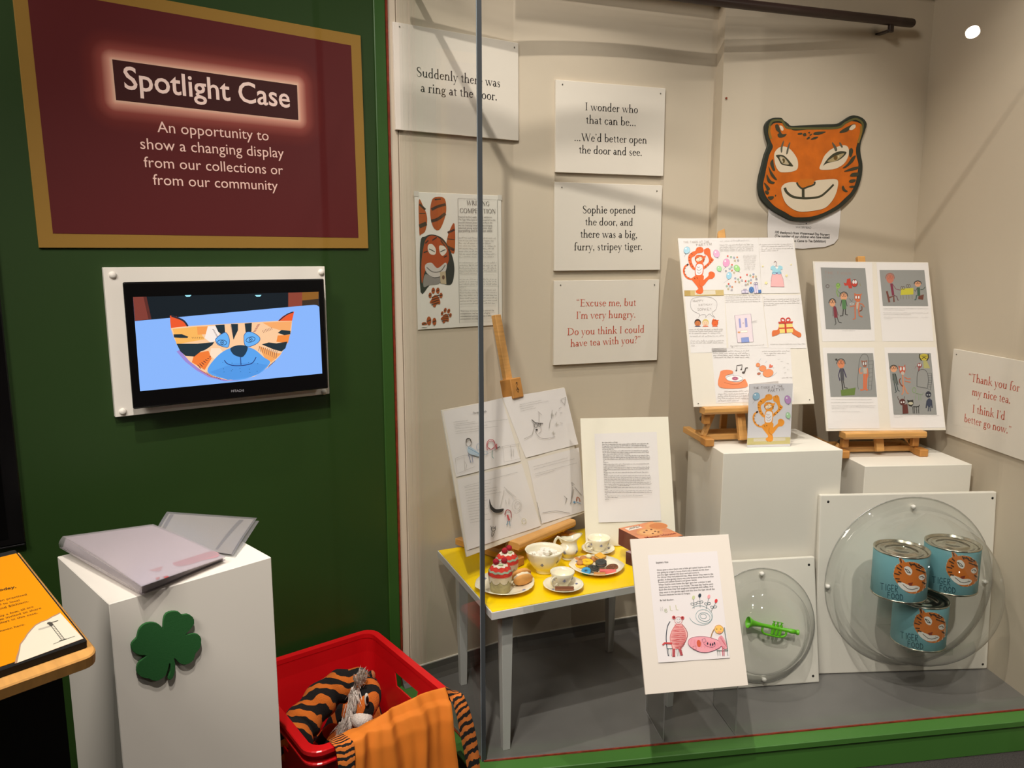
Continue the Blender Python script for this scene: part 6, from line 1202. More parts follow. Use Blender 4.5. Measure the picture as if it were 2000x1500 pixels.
# --- cupcakes
M_FELT = mat('beige_felt', '#b3a678', .95, noise=(90, .18), bump=(220, .8, .001)); M_KRED = mat('red_knit', '#d1372a', .9, noise=(120, .15), bump=(300, 1, .001)); M_KWH = mat('cream_knit', '#ece0cd', .9, bump=(260, 1, .001)); M_KGR = mat('sage_knit', '#9fae98', .9, bump=(260, 1, .001)); M_RASP = mat('raspberry_knit', '#a8142a', .85, noise=(200, .3), bump=(330, 1, .0015)); M_LEAF = mat('pale_green_felt', '#c3cfa0', .9, bump=(200, .6, .001))
def cupcake(px, py, lab, a):
    p = on(px, py, TZ+.0058); c = thing('knitted_cupcake', T3(p, a), lab, 'cupcake'); rt = .034; hb = .050
    g = Geo(); g.lathe([(0, 0), (.0275, 0), (.029, .002), (rt, hb), (.030, hb+.001), (0, hb)], 64, wob=lambda q: 1+.012*cos(20*q)); g.build('case', M_FELT, c)
    g = Geo(); V = []; n = 72
    for i in range(n):
        q = 2*pi*i/n; dz = .010+.012*abs(sin(q*4))**.7*(1 if i % 2 else .75); V += [((rt+.0015)*cos(q), (rt+.0015)*sin(q), hb+.002), ((rt+.0012-dz*.1)*cos(q), (rt+.0012-dz*.1)*sin(q), hb-dz)]
    g.add(V, [(2*i, 2*i+1, (2*i+3) % (2*n), (2*i+2) % (2*n)) for i in range(n)]); g.build('lace_trim', M_KWH, c)
    def dome(z0, z1, ex, m_, nm, zig=0, N=8):
        g = Geo(); zz = 6
        V = []; n = 64
        for j in range(zz+1):
            for i in range(n):
                q = 2*pi*i/n; z = z0+(z1-z0)*j/zz; zq = z+(zig*(abs(((q*N/(2*pi)) % 1)-.5)*4-1) if zig else 0); t = min(1, max(0, zq/.034)); rr = (rt+.0015)*sqrt(max(0, 1-t**2.1))+ex; V.append((rr*cos(q), rr*sin(q), hb+zq))
        g.add(V, [(j*n+i, j*n+(i+1) % n, (j+1)*n+(i+1) % n, (j+1)*n+i) for j in range(zz) for i in range(n)], 0, True); g.build(nm, m_, c)
    dome(0, .0335, 0, M_KRED, 'icing'); dome(.0125, .0180, .0010, M_KGR, 'sage_band', .0015, 11); dome(.0275, .0338, .0012, M_KWH, 'cream_top', .0013, 9)
    for x, y in ((-.012, -.004), (.012, .004)): g = Geo(); g.ball((x, y, hb+.040), .0095, 0, 14, (1, 1, .95)); g.build('raspberry', M_RASP, c)
    g = Geo(); g.ball((.002, -.013, hb+.033), .009, 0, 10, (.9, .5, .45)); g.build('leaf', M_LEAF, c)
    return c
cupcake(977, 1153, 'knitted raspberry cupcake in front on the corner plate', 0)
cupcake(990, 1128, 'knitted raspberry cupcake standing behind the other one', .7)
M_BUN = mat('golden_felt', '#e0a35c', .85, noise=(40, .12), bump=(200, .5, .001))
def bun(p, M, lab):
    c = thing('cream_bun', M, lab, 'bun')
    g = Geo(); g.lathe([(0, .004), (.021, .004), (.0262, .0065), (.0265, .0085), (.022, .016), (.012, .0205), (0, .0215)], 40, wob=lambda a: 1+.02*cos(18*a)); g.build('bun_half', M_BUN, c)
    g = Geo(); g.lathe([(0, -.004), (.021, -.004), (.0262, -.0065), (.0265, -.0085), (.022, -.016), (.012, -.0205), (0, -.0215)], 40, wob=lambda a: 1+.02*cos(18*a)); g.build('bun_half', M_BUN, c)
    g = Geo(); g.lathe([(0, -.0045), (.021, -.0045), (.0235, 0), (.021, .0045), (0, .0045)], 30, wob=lambda a: 1+.05*cos(9*a)); g.build('cream', mat('cream_felt', '#efe6cc', .9), c); return c
p = on(1020, 1143, TZ+.004)+Vector((0, 0, .0262)); bun(p, Matrix.Translation(p) @ Vector((-.25, .62, .5)).to_track_quat('Z', 'Y').to_matrix().to_4x4() @ Matrix.Diagonal((1.15, 1, 1, 1)), 'golden sandwich bun with cream leaning by the front cupcake')
# --- toy biscuits on the second plate
def bis(px, py, z, tilt=(0, 0)): return Matrix.Translation(hz(px, py, TZ+z)) @ Matrix.Rotation(tilt[0], 4, 'X') @ Matrix.Rotation(tilt[1], 4, 'Y')
def ring_biscuit(M, c, lab, ro=.0175, ri=.003, h=.006, fill=None, nm='ring_biscuit'):
    t = thing(nm, M, lab, 'biscuit'); m_ = mat('biscuit_'+c.strip('#'), c, .6, noise=(90, .1), bump=(150, .4, .001))
    hs_ = (h,) if not fill else (h*.36, h)
    g = Geo(); g.lathe([(ri, 0), (ro-.001, 0), (ro, .001), (ro, hs_[0]-.001), (ro-.002, hs_[0]), (ri, hs_[0])], 32, closed=True, wob=lambda a: 1+.012*cos(20*a)); g.build('layer', m_, t)
    if fill:
        g = Geo(); g.lathe([(ri, h*.36), (ro-.002, h*.36), (ro-.002, h*.64), (ri, h*.64)], 32, closed=True); g.build('filling', mat('filling', fill, .7), t)
        g = Geo(); g.lathe([(ri, h*.64), (ro-.001, h*.64), (ro, h*.7), (ro, h-.001), (ro-.002, h), (ri, h)], 32, closed=True, wob=lambda a: 1+.012*cos(20*a)); g.build('layer', m_, t)
    g = Geo(); g.lathe([(ri+.004, h), (ri+.0045, h+.0008), (ri+.006, h+.0008), (ri+.0065, h)], 28); g.build('moulded_ring', m_, t)
    return t
def bar_biscuit(M, c, sx, sy, sz, lab, nm='bar_biscuit'):
    t = tag(Geo().box((-sx/2, -sy/2, 0), (sx/2, sy/2, sz)).build(nm, mat('biscuit_'+c.strip('#'), c, .6, bump=(150, .4, .001)), None, M, bevel=.0015, seg=2), lab, 'biscuit'); return t
ring_biscuit(bis(1134, 1106, .006), '#eebd14', 'yellow ring biscuit lying lowest at the left of the plate')
ring_biscuit(bis(1147, 1099, .0155, (.10, 0)), '#f0c018', 'yellow ring biscuit stacked on top near the tan biscuits', .0185)
ring_biscuit(bis(1158, 1114, .006, (.12, .1)), '#34342f', 'black sandwich biscuit low between blue ring and pink bar', .0170, .001, .011, '#e9e2d0', 'sandwich_biscuit')
ring_biscuit(bis(1174, 1103, .018, (.15, -.08)), '#3b3d3a', 'black sandwich biscuit propped highest beside the custard square', .0175, .001, .012, '#cfc6ae', 'sandwich_biscuit')
ring_biscuit(bis(1145, 1117, .007, (.45, -.15)), '#3c93c6', 'blue iced ring biscuit at the front of the plate', .0145, .0045, .007)
c_ = ring_biscuit(bis(1196, 1110, .006, (.12, -.2)), '#8f5a3a', 'round brown biscuit with dark chocolate swirls', .0185, .001, .006, None, 'swirl_biscuit')
g = Geo()
for i in range(-3, 4): g.tube([(i*.0045-.002, -sqrt(max(0, .017**2-(i*.0045)**2)), .0065), (i*.0045+.003, 0, .0068), (i*.0045-.001, sqrt(max(0, .017**2-(i*.0045)**2)), .0065)], .0007, 5)
g.build('swirl', mat('dark_choc', '#4a2a1c', .5), c_)
bar_biscuit(bis(1187, 1119, .0065) @ Matrix.Rotation(-.08, 4, 'Z'), '#e8706e', .050, .016, .010, 'pink wafer bar at the front right of the plate')
bar_biscuit(bis(1171, 1124, .005) @ Matrix.Rotation(-.02, 4, 'Z'), '#c68b4c', .036, .012, .009, 'small tan bar biscuit in front of the pink wafer')
for dz, c2 in ((0, '#e2a83c'), (.0065, '#e8dcb0'), (.009, '#e8b040')):
    pass
sq_ = thing('custard_square', bis(1172, 1090, .022, (.18, .1)) @ Matrix.Rotation(.75, 4, 'Z'), 'square custard-yellow sandwich biscuit resting on the black one', 'biscuit')
for z0_, z1_, c2, nm in ((0, .004, '#d99c36', 'layer'), (.004, .0065, '#e9dcb2', 'filling'), (.0065, .0105, '#e6ac3a', 'layer')): Geo().box((-.014, -.014, z0_), (.014, .014, z1_)).build(nm, mat('biscuit_'+c2.strip('#'), c2, .65, bump=(150, .5, .001)), sq_, bevel=.0008)
for i, (x, y, z) in enumerate(((1126, 1096, .006), (1139, 1093, .014), (1133, 1102, .012), (1160, 1094, .010))):
    bb_ = Geo(); bb_.lathe([(0, 0), (.009, 0), (.0115, .003), (.0115, .006), (.008, .011), (0, .0125)], 20, wob=lambda a: 1+.02*cos(7*a))
    tag(bb_.build('drop_biscuit', mat('tan_biscuit', '#c98a50', .8, noise=(60, .15)), None, bis(x, y, z)), 'round tan drop biscuit, %s' % ('leftmost on the biscuit plate', 'half behind the upper yellow ring', 'small one tucked between yellow rings', 'beside the custard square')[i], 'biscuit')
tag(Geo().lathe([(0, 0), (.008, 0), (.0105, .003), (.009, .008), (.004, .0115), (0, .012)], 20, wob=lambda a: 1+.10*cos(8*a)).build('meringue', mat('meringue', '#f4ecc0', .7), None, bis(1150, 1089, .018)), 'small pale yellow meringue behind the upper yellow ring', 'biscuit')
for i, dy in enumerate((0, .0105)):
    q = hz(1102.5, 1153-i*4, TZ+.012+.0035*i); bar_biscuit(Matrix.Translation(q) @ Matrix.Rotation(.0, 4, 'Z'), '#7c4a30' if i else '#8c5636', .055, .0085, .005, ('thin brown wafer nearest the edge of the front saucer', 'thin brown wafer between the other wafer and teacup')[i], 'chocolate_wafer')
# --- biscuit boxes
def box3(z0, z1, q, lab, side, top):
    A, B, Cc = [hz(x, y, z1) for x, y in q]   # left, far, right corners of the lid
    X = (Cc-B).normalized(); Yv = (B-A); Yv = Yv-X*Yv.dot(X); D_ = Yv.length; Yv.normalize(); W_ = (Cc-B).length
    M = frame(Cc-Yv*D_-X*W_-Vector((0, 0, z1-z0)), X, Yv, (0, 0, 1)); t = thing('biscuit_box', M, lab, 'box'); h = z1-z0
    g = Geo(); g.box((0, 0, 0), (W_, D_, h)); g.build('carton', side, t, bevel=.0006); g = Geo(); g.box((.0, .0, h), (W_, D_, h+.0004)); g.build('lid_print', top, t); return t, W_, D_, h, M
M_BROWN = mat('maroon_carton', '#6b2a20', .4); M_ORG = mat('orange_lid', '#dc8a5c', .4, noise=(18, .2))
bz0 = TZ+.001; 
b2, W2, D2, h2, M2 = box3(bz0, bz0+.040, [(1219, 1076), (1272, 1060), (1338, 1084)], 'lower biscuit box, dark maroon with yellow-framed label', mat('dark_maroon_carton', '#4e1d22', .4), mat('purple_lid', '#bca0a8', .5))
b1, W1_, D1_, h1, M1_ = box3(bz0+.0412, bz0+.096, [(1209.6, 1032.6), (1274, 1018.5), (1334, 1046)], 'upper brown biscuit box with orange cookie lid', M_BROWN, M_ORG)
def lid_hom(M, z):
    inv = M.inverted(); o = inv @ C0
    def f(x, y):
        d = inv.to_3x3() @ ray(x, y); t = (z-o.z)/d.z; q = o+d*t; return (q.x, q.y)
    return f
k = Ink(lid_hom(M1_, h1+.0004), h1+.0007, (1180, 1000, 3.261))
k.poly([(130, 105), (215, 88), (245, 100), (160, 120)], '#efe6dc'); k.scrib((158, 112), (228, 96), 12, '#5a4a40', 4, lw=4); k.scrib((165, 104), (215, 92), 9, '#5a4a40', 5, lw=3)
k.ell(330, 90, 75, 24, '#e3a065'); k.ell(345, 90, 58, 19, '#cf7f48'); k.ell(290, 130, 85, 26, '#dd9a5e'); k.ell(285, 127, 62, 18, '#e7ae74')
for x, y in ((270, 118), (300, 112), (325, 124), (255, 130), (310, 138), (345, 128)): k.ell(x, y, 8, 4, '#7a4426')
k.text('Manor House', (270, 172), (462, 140), '#8a2a1c', .01, 1.1)
k.build('lid_artwork', b1)
def side_hom(M):
    inv = M.inverted(); o = inv @ C0
    def f(x, y):
        d = inv.to_3x3() @ ray(x, y); t = (0-o.x)/d.x; q = o+d*t; return (q.y, q.z)
    return f
for bx, M_, Q, R_ in ((b1, M1_, [(118, 158), (128, 160), (135, 168), (150, 176), (155, 186), (160, 218), (118, 196)], (121, 195, 154, 212)), (b2, M2, [(145, 268), (175, 275), (175, 320), (147, 312)], None)):
    k = Ink(side_hom(M_), .0006, (1180, 1000, 3.261)); k.poly(Q, '#d8cfa8' if bx is b1 else '#d6c060')
    if R_: k.scrib((122, 198), (155, 212), 14, '#3a2a24', 3, lw=4); k.scrib((122, 184), (152, 196), 14, '#3a2a24', 5, lw=4)
    else: k.poly([(152, 280), (172, 284), (172, 310), (153, 304)], '#4e1d22')
    k.build('side_label', bx, None, fn=lambda v: (-v[2], v[0], v[1]))
# ================================================================ LEFT SIDE: plinth, folders, clover, lectern, crate
b = Vector((-.750, 1.346, 0)); c = Vector((-.519, 1.576, 0)); X = (c-b).normalized(); PL = (c-b).length
MP = frame((b.x, b.y, 0), X, (-X.y, X.x, 0), (0, 0, 1))
pl_ = tag(Geo().box((0, 0, 0), (PL, .329, .90)).build('plinth', M_WHITE, None, MP, bevel=.0015), 'tall white plinth against green wall with a green clover on its front', 'plinth')
PF = Plane(b, X)
N4 = lambda x, y: (x/2.885, 980+y/2.885)
o_ = PF.hit(*N4(925, 800), .003)
cl = [(912, 712), (915, 660), (930, 625), (965, 612), (1000, 615), (1020, 632), (1050, 628), (1080, 645), (1088, 680), (1065, 715), (1040, 745), (1075, 738), (1110, 742), (1128, 770), (1120, 820), (1095, 850), (1085, 885), (1055, 908), (1025, 912), (1000, 900), (985, 882), (975, 878), (981, 905), (980, 940), (975, 970), (960, 995), (942, 995), (945, 975), (955, 950), (955, 915), (948, 905), (940, 940), (925, 975), (890, 1000), (860, 1003), (830, 990), (800, 985), (770, 965), (765, 930), (780, 895), (820, 862), (780, 858), (745, 840), (733, 805), (745, 780), (765, 760), (775, 720), (800, 688), (840, 674), (880, 680), (905, 700)]
Mc = frame(o_, X, (0, 0, 1)); inv = Mc.inverted(); pts = [inv @ PF.hit(*N4(x, y), .003) for x, y in sm(cl, True, 2)]
cv = tag(Geo().prism([(q.x, q.y) for q in pts][::-1], .0, .006).build('clover_cutout', mat('green_felt', '#1d5a26', .85, bump=(300, .5, .0006)), None, Mc, bevel=.0006), 'green four-leaf clover cut-out with a stem stuck on the plinth', 'decoration')
# folders
M_MILK = glass('frosted_cover', '#f2eff2', .8, .05, milky=.32); M_MILK2 = glass('clear_cover', '#eef0f0', .9, .06, milky=.16)
def quadsheet(name, q, m, par, th=.001, dz=0, bow=0, n=10):
    def f(u, v):
        a = q[0].lerp(q[1], u); b_ = q[3].lerp(q[2], u); p = a.lerp(b_, v); return (p.x, p.y, p.z+dz+bow*sin(pi*v)*(1-.3*u))
    g = Geo(); g.grid(f, n, n); g.grid(lambda u, v: (f(u, v)[0], f(u, v)[1], f(u, v)[2]-th), n, n); return g.build(name, m, par)
PZ = .9
t1 = thing('document_folder', Matrix.Identity(4), 'thick frosted white folder of pages on top of the clover plinth', 'folder')
Q = [hz(122, 1048, PZ+.048), hz(299, 1024, PZ+.036), hz(441, 1088, PZ+.016), hz(276, 1146, PZ+.028)]
Qb = [hz(116, 1069, PZ+.022), hz(299, 1030, PZ+.004), hz(441, 1093, PZ+.002), hz(276, 1162, PZ+.002)]
quadsheet('front_cover', Q, M_MILK, t1, .0008, .0006, .004); quadsheet('back_cover', Qb, M_MILK, t1, .0008, 0)
ins = lambda q, k_: [p_.lerp(sum(q, Vector())/4, k_) for p_ in q]
qa = ins(Q, .035); qb = ins(Qb, .035)
g = Geo(); NN = 8
for s_ in range(10):
    t_ = s_/9; qq = [a.lerp(b_, t_) for a, b_ in zip(qa, qb)]; quadsheet('page', qq, mat('page_white', '#efe9ea', .7), t1, .0004, -.0012+.0015*t_, .004*(1-t_), 8)
V = []; Fc = []
spn = [Q[0], Q[3], Qb[3], Qb[0]]
g = Geo(); m_ = 6
def sp(u, v):
    a = Q[0].lerp(Q[3], u); b_ = Qb[0].lerp(Qb[3], u); p_ = a.lerp(b_, v); o2_ = Vector((-.7, -.7, 0))*.004*sin(pi*v); return tuple(p_+o2_)
g.grid(sp, 6, 5); g.build('spine', M_MILK, t1)
M6 = frame(qa[3], qa[2]-qa[3], (qa[0]-qa[3])); 
def plane_hom(P0, P1_, P2_):
    X_ = (P1_-P0).normalized(); N_ = X_.cross(P2_-P0).normalized(); Y_ = N_.cross(X_); M_ = frame(P0, X_, Y_, N_); inv_ = M_.inverted(); o__ = inv_ @ C0
    def f(x, y):
        d = inv_.to_3x3() @ ray(x, y); t = -o__.z/d.z; q_ = o__+d*t; return (q_.x, q_.y)
    return M_, f
Mpg, fpg = plane_hom(qa[3], qa[2], qa[0])
k = Ink(fpg, .0006, (100, 980, 4.545))
k.blob([(800, 520), (870, 500), (980, 510), (990, 570), (960, 620), (850, 610), (810, 580)], '#e0a2a0'); k.blob([(1080, 540), (1200, 490), (1340, 440), (1470, 450), (1480, 490), (1350, 520), (1220, 560), (1120, 575)], '#e08e98'); k.blob([(1240, 430), (1300, 410), (1370, 420), (1350, 450), (1270, 455)], '#ecbf98')
k.poly([(925, 680), (965, 668), (955, 690), (935, 695)], '#c06a68'); k.poly([(990, 668), (1030, 655), (1045, 668), (1010, 682)], '#b84a4c')
o2 = k.build('page_print', t1); o2.matrix_basis = Mpg
t2 = thing('document_folder', Matrix.Identity(4), 'open clear plastic folder lying behind the frosted white one', 'folder')
Q2 = [hz(326, 1001, PZ+.045), hz(502, 1013, PZ+.022), hz(455, 1085, PZ+.004), hz(292, 1062, PZ+.010)]
quadsheet('cover', Q2, M_MILK2, t2, .0008, .0022, .003); quadsheet('cover', [p_+Vector((.006, -.004, 0)) for p_ in Q2], M_MILK2, t2, .0008, -.004)
quadsheet('page', ins(Q2, .06), mat('page_grey', '#b9b0a6', .8), t2, .0005, 0, .003)
qi = Q2; 
def lerp4(u, v): a = qi[0].lerp(qi[1], u); b_ = qi[3].lerp(qi[2], u); return a.lerp(b_, v)
quadsheet('dark_edge', [lerp4(.05, .06), lerp4(.09, .06), lerp4(.10, .93), lerp4(.06, .93)], mat('grey_card_edge', '#77736f', .8), t2, .0004, .0012, .003); quadsheet('dark_edge', [lerp4(.82, .08), lerp4(.87, .08), lerp4(.80, .92), lerp4(.77, .92)], mat('grey_card_edge', '#77736f', .8), t2, .0004, .0012, .003)
# --- lectern with the orange panel
BRc = hz(195, 1275, .985); LX = vpdir(2326); LYh = Vector((-LX.y, LX.x, 0)); best = None
for i in range(-50, 400):
    ta = radians(i/10); Y_ = LYh*cos(ta)+Vector((0, 0, 1))*sin(ta); N_ = LX.cross(Y_); d = ray(38, 1078); t = (BRc-C0).dot(N_)/d.dot(N_); p_ = C0+d*t; e = abs((p_-BRc).dot(LX))
    if best is None or e < best[0]: best = (e, ta, (p_-BRc).length)
ta, LLn = best[1], best[2]; Y_ = LYh*cos(ta)+Vector((0, 0, 1))*sin(ta); LW = .70
ML = frame(BRc-LX*LW, LX, Y_); lt = thing('information_lectern', ML, 'angled oak-edged lectern with orange panel at the bottom left corner', 'lectern')
rr = .018
cor = [(0, 0), (LW-rr, 0)]+[(LW-rr+rr*sin(a), rr-rr*cos(a)) for a in [pi/2*i/5 for i in range(1, 6)]]+[(LW, LLn), (0, LLn)]
g = Geo(); g.prism(cor, -.020, 0); g.build('oak_tray', M_OAK, lt, bevel=.002)
invL = ML.inverted(); oL = invL @ C0
def lec(z):
    def f(x, y): d = invL.to_3x3() @ ray(x, y); t = (z-oL.z)/d.z; q_ = oL+d*t; return (q_.x, q_.y)
    return f
L8 = lambda x, y: (x/5, 1060+y/5)
pr_ = lec(.013)(*L8(852, 950)); pb_ = lec(.013)(*L8(135, 98))
g = Geo(); g.box((.02, pr_[1], 0), (pr_[0], max(pb_[1], LLn-.01), .013)); g.build('panel_frame', M_BLACKM, lt, bevel=.0015)
f13 = lec(.0135); a_ = f13(*L8(815, 935)); b_ = f13(*L8(125, 112))
g = Geo(); g.box((.03, a_[1], .013), (a_[0], b_[1], .0136)); g.build('printed_panel', mat('orange_print', '#e8930c', .35), lt)
k = Ink(lec(.0138), .0139, (0, 1060, 5))
k.poly([(582, 680), (817, 937), (165, 1176), (142, 1180), (160, 1110), (182, 1050), (192, 990), (240, 930), (262, 890), (300, 845), (345, 800), (400, 770), (460, 750), (505, 720), (550, 700)], '#a8866c'); k.poly([(590, 688), (812, 935), (168, 1174), (182, 1110), (195, 1052), (204, 995), (250, 935), (275, 893), (312, 850), (352, 808), (408, 778), (465, 758), (512, 728), (558, 708)], '#dcd6c2')
k.line([(488, 800), (606, 955)], 7, '#57534c'); k.line([(512, 792), (634, 948)], 7, '#57534c')
for a in range(9): k.line([(490+a*13, 806+a*16), (520+a*13, 806+a*16)], 3, '#77736a')
k.line([(375, 850), (490, 815)], 14, '#b9b2a4'); k.line([(458, 795), (568, 762)], 7, '#4a463e'); k.blob([(460, 785), (490, 775), (515, 790), (515, 810), (495, 820), (478, 805)], '#45413a'); k.line([(520, 992), (610, 955), (730, 915)], 4, '#6a665c'); k.line([(580, 962), (650, 942)], 9, '#45413a')
for t, p0, p1, bo in (('oday.', (-10, 476), (160, 440), .02), ('been practised', (-60, 590), (262, 512), 0), ('lied to local', (-60, 625), (190, 570), 0), ('and Sikhism.', (-20, 660), (280, 580), 0), ('Only a few, all are', (-60, 745), (330, 630), 0), ('will be invited to share', (-110, 790), (405, 645), 0), ('displays in this case.', (-80, 815), (368, 692), 0), ('shown here.', (-20, 878), (245, 805), 0)):
    k.text(t, p0, p1, '#5a3d10', bo, .9)
k.build('panel_text', lt)
q_ = hz(134, 1315, .93); ls = frame((q_.x, q_.y, 0), LX, LYh, (0, 0, 1)); g = Geo(); g.box((-.55, .03, .0), (0, .16, .965))
sup = g.build('support_post', M_BLACKM, lt); sup.matrix_basis = ML.inverted() @ ls
# --- red crate
ZC = .37; CX, CY = .425, .50
br = hz(728.4, 1224.4, ZC); br.z = 0
wd = (br-flat(W1.p)).dot(W1.n)
if wd < .02: br += W1.n*(.02-wd)
MC = frame(br-W1.d*CX+W1.n*CY, W1.d, -W1.n, (0, 0, 1))     # x right along wall, y towards wall, origin front left
cr_ = thing('storage_crate', MC, 'red plastic stacking crate with hand holes on the floor', 'crate')
def rrect(x0, y0, x1, y1, r_, n=6):
    P = []
    for cx_, cy_, a0_ in ((x1-r_, y1-r_, 0), (x0+r_, y1-r_, pi/2), (x0+r_, y0+r_, pi), (x1-r_, y0+r_, 1.5*pi)):
        for i in range(n+1): a = a0_+pi/2*i/n; P.append((cx_+r_*cos(a), cy_+r_*sin(a)))
    return P
def loft(g, rings, closed_top=False, m=0, smooth=True):
    n = len(rings[0]); V = [p for r_ in rings for p in r_]
    g.add(V, [(j*n+i, j*n+(i+1) % n, (j+1)*n+(i+1) % n, (j+1)*n+i) for j in range(len(rings)-1) for i in range(n)], m, smooth)
def rg(ins_, z, r_): return [(x, y, z) for x, y in rrect(ins_, ins_, CX-ins_, CY-ins_, r_)]
g = Geo(); loft(g, [rg(.040, 0.002, .03), rg(.018, ZC-.06, .035), rg(.018, ZC-.004, .035), rg(.022, ZC-.004, .033), rg(.022, ZC-.06, .033), rg(.044, .006, .028)], smooth=False)
n_ = 28; g.add([(x, y, .002) for x, y, z in rg(.040, 0, .03)], [tuple(range(n_))[::-1]]); g.add([(x, y, .006) for x, y, z in rg(.044, 0, .028)], [tuple(range(n_))])
body = g.build('crate_body', M_RED, cr_, weld=True)
hz0, hz1 = ZC-.105, ZC-.065; cutg = Geo()
for (x0, y0), (x1, y1) in (((CX/2-.07, CY-.06), (CX/2+.07, CY+.02)), ((CX/2-.07, -.02), (CX/2+.07, .06)), ((CX-.06, CY/2-.07), (CX+.02, CY/2+.07)), ((-.02, CY/2-.07), (.06, CY/2+.07))):
    pr = [(x0, hz0), (x1, hz0), (x1, hz1), (x0, hz1)] if x1-x0 > .1 else None
    if pr: q0, q1 = x0, x1; cutg.prism([(q0+.014, hz0), (q1-.014, hz0), (q1, hz1), (q0, hz1)], y0, y1, 0, frame((0, 0, 0), (1, 0, 0), (0, 0, 1), (0, 1, 0)))
    else: cutg.prism([(y0+.014, hz0), (y1-.014, hz0), (y1, hz1), (y0, hz1)], x0, x1, 0, frame((0, 0, 0), (0, 1, 0), (0, 0, 1), (1, 0, 0)))
ct = cutg.build('cutter', M_RED, cr_, weld=True)
md = body.modifiers.new('b', 'BOOLEAN'); md.object = ct; md.operation = 'DIFFERENCE'; md.solver = 'EXACT'
bpy.context.view_layer.update(); dg = bpy.context.evaluated_depsgraph_get(); nm_ = bpy.data.meshes.new_from_object(body.evaluated_get(dg)); body.modifiers.clear(); body.data = nm_; bpy.data.objects.remove(ct)
def rimring(z0, z1, o_, i_, rad, nm):
    g = Geo(); loft(g, [rg(i_, z0, .033), rg(o_+.001, z0, rad), rg(o_, z0+.002, rad), rg(o_, z1-.002, rad), rg(o_+.002, z1, rad), rg(i_, z1, .033)]+[rg(i_, z0, .033)], smooth=False); g.build(nm, M_RED, cr_, weld=True)
rimring(ZC-.014, ZC, 0, .023, .045, 'top_rim'); rimring(ZC-.042, ZC-.034, .003, .0175, .043, 'lower_rim')
# --- striped plush and clothes in the crate
def tiger_mat(name, sc, dist, c1='#cc6a1c', c2='#0e0a09', th=.52, prof='X'):
    m = bpy.data.materials.new(name); m.use_nodes = True; nt = m.node_tree; b_ = nt.nodes['Principled BSDF']; b_.inputs['Roughness'].default_value = .95
    tc = nt.nodes.new('ShaderNodeTexCoord'); w_ = nt.nodes.new('ShaderNodeTexWave'); w_.bands_direction = prof; w_.inputs['Scale'].default_value = sc; w_.inputs['Distortion'].default_value = dist; w_.inputs['Detail'].default_value = 2; w_.inputs['Detail Scale'].default_value = 1.4
    r_ = nt.nodes.new('ShaderNodeValToRGB'); e = r_.color_ramp.elements; r_.color_ramp.interpolation = 'EASE'; e[0].color = lin(c2); e[0].position = th-.03; e[1].color = lin(c1); e[1].position = th+.03
    nt.links.new(tc.outputs['UV' if prof == 'U' else 'Object'], w_.inputs['Vector']); nt.links.new(w_.outputs['Fac'], r_.inputs[0]); nt.links.new(r_.outputs[0], b_.inputs['Base Color'])
    n_ = nt.nodes.new('ShaderNodeTexNoise'); n_.inputs['Scale'].default_value = 300; bp = nt.nodes.new('ShaderNodeBump'); bp.inputs['Distance'].default_value = .002; bp.inputs['Strength'].default_value = .8
    nt.links.new(tc.outputs['Object'], n_.inputs['Vector']); nt.links.new(n_.outputs['Fac'], bp.inputs['Height']); nt.links.new(bp.outputs[0], b_.inputs['Normal']); return m
M_TIG = tiger_mat('tiger_fur', 9, 7, prof='DIAGONAL'); M_TIG2 = tiger_mat('tiger_fur_dark', 7, 9, '#b85e1c', th=.5)
M_FURW = mat('white_fur', '#e6dcd2', .95, noise=(60, .12), bump=(260, 1, .003))
inC = MC.inverted()
def inC_hit(px, py, off): return inC @ W1.hit(px, py, off)
def cy(px, py, y):   # ray to the crate-local plane y = const
    o__ = inC @ C0; d = inC.to_3x3() @ ray(px, py); t = (y-o__.y)/d.y; return o__+d*t
ph = thing('plush_tiger', MC, 'striped plush tiger with white mane curled up inside the red crate', 'soft toy')
yb = .27
pth = [cy(568, 1455, yb-.05), cy(582, 1425, yb), cy(608, 1390, yb+.02), cy(640, 1355, yb+.03), cy(672, 1338, yb+.02), cy(698, 1336, yb), cy(716, 1350, yb-.02)]
path = sm([tuple(p_) for p_ in pth], False, 6); n_ = len(path)
g = Geo(); g.tube(path, [.052-.012*(i/n_)+.004*sin(i*.9) for i in range(n_)], 20); g.build('body', M_TIG, ph)
hd = sm([tuple(cy(712, 1338, yb-.02)), tuple(cy(716, 1352, yb-.045)), tuple(cy(712, 1375, yb-.065)), tuple(cy(706, 1398, yb-.075))], False, 5); n_ = len(hd)
g = Geo(); g.tube(hd, [.030+.012*sin(pi*min(1, i/n_*1.1)) for i in range(n_)], 20); g.build('head', tiger_mat('tiger_face', 8, 4, '#cf6a1e', prof='Y'), ph)
mz = cy(707, 1404, yb-.088); g = Geo(); g.ball(tuple(mz), .030, 0, 18, (1, .95, .85)); mzo = g.build('muzzle', M_FURW, ph)
for dx, dz in ((.008, .004), (.016, .002), (.012, -.006), (.003, -.006), (.019, -.008)):
    g = Geo(); g.ball((mz.x+dx, mz.y-.027, mz.z+dz), .0022, 0, 8); g.build('whisker_dot', M_BLACKM, mzo)
ey_ = cy(716, 1366, yb-.105); g = Geo(); g.ball(tuple(ey_), .013, 0, 14, (.5, .4, 1.5)); eo = g.build('eye', mat('eye_white', '#e8e2d6', .4), ph); g = Geo(); g.ball((ey_.x, ey_.y-.004, ey_.z), .009, 0, 12, (.5, .4, 1.4)); g.build('pupil', M_BLACK, eo)
ea = cy(725, 1322, yb-.01); g = Geo(); g.ball(tuple(ea), .017, 0, 12, (.8, .5, 1.2)); g.build('ear', tiger_mat('tiger_ear', 14, 3, '#c9764a'), ph)
r = random.Random(9); g = Geo()
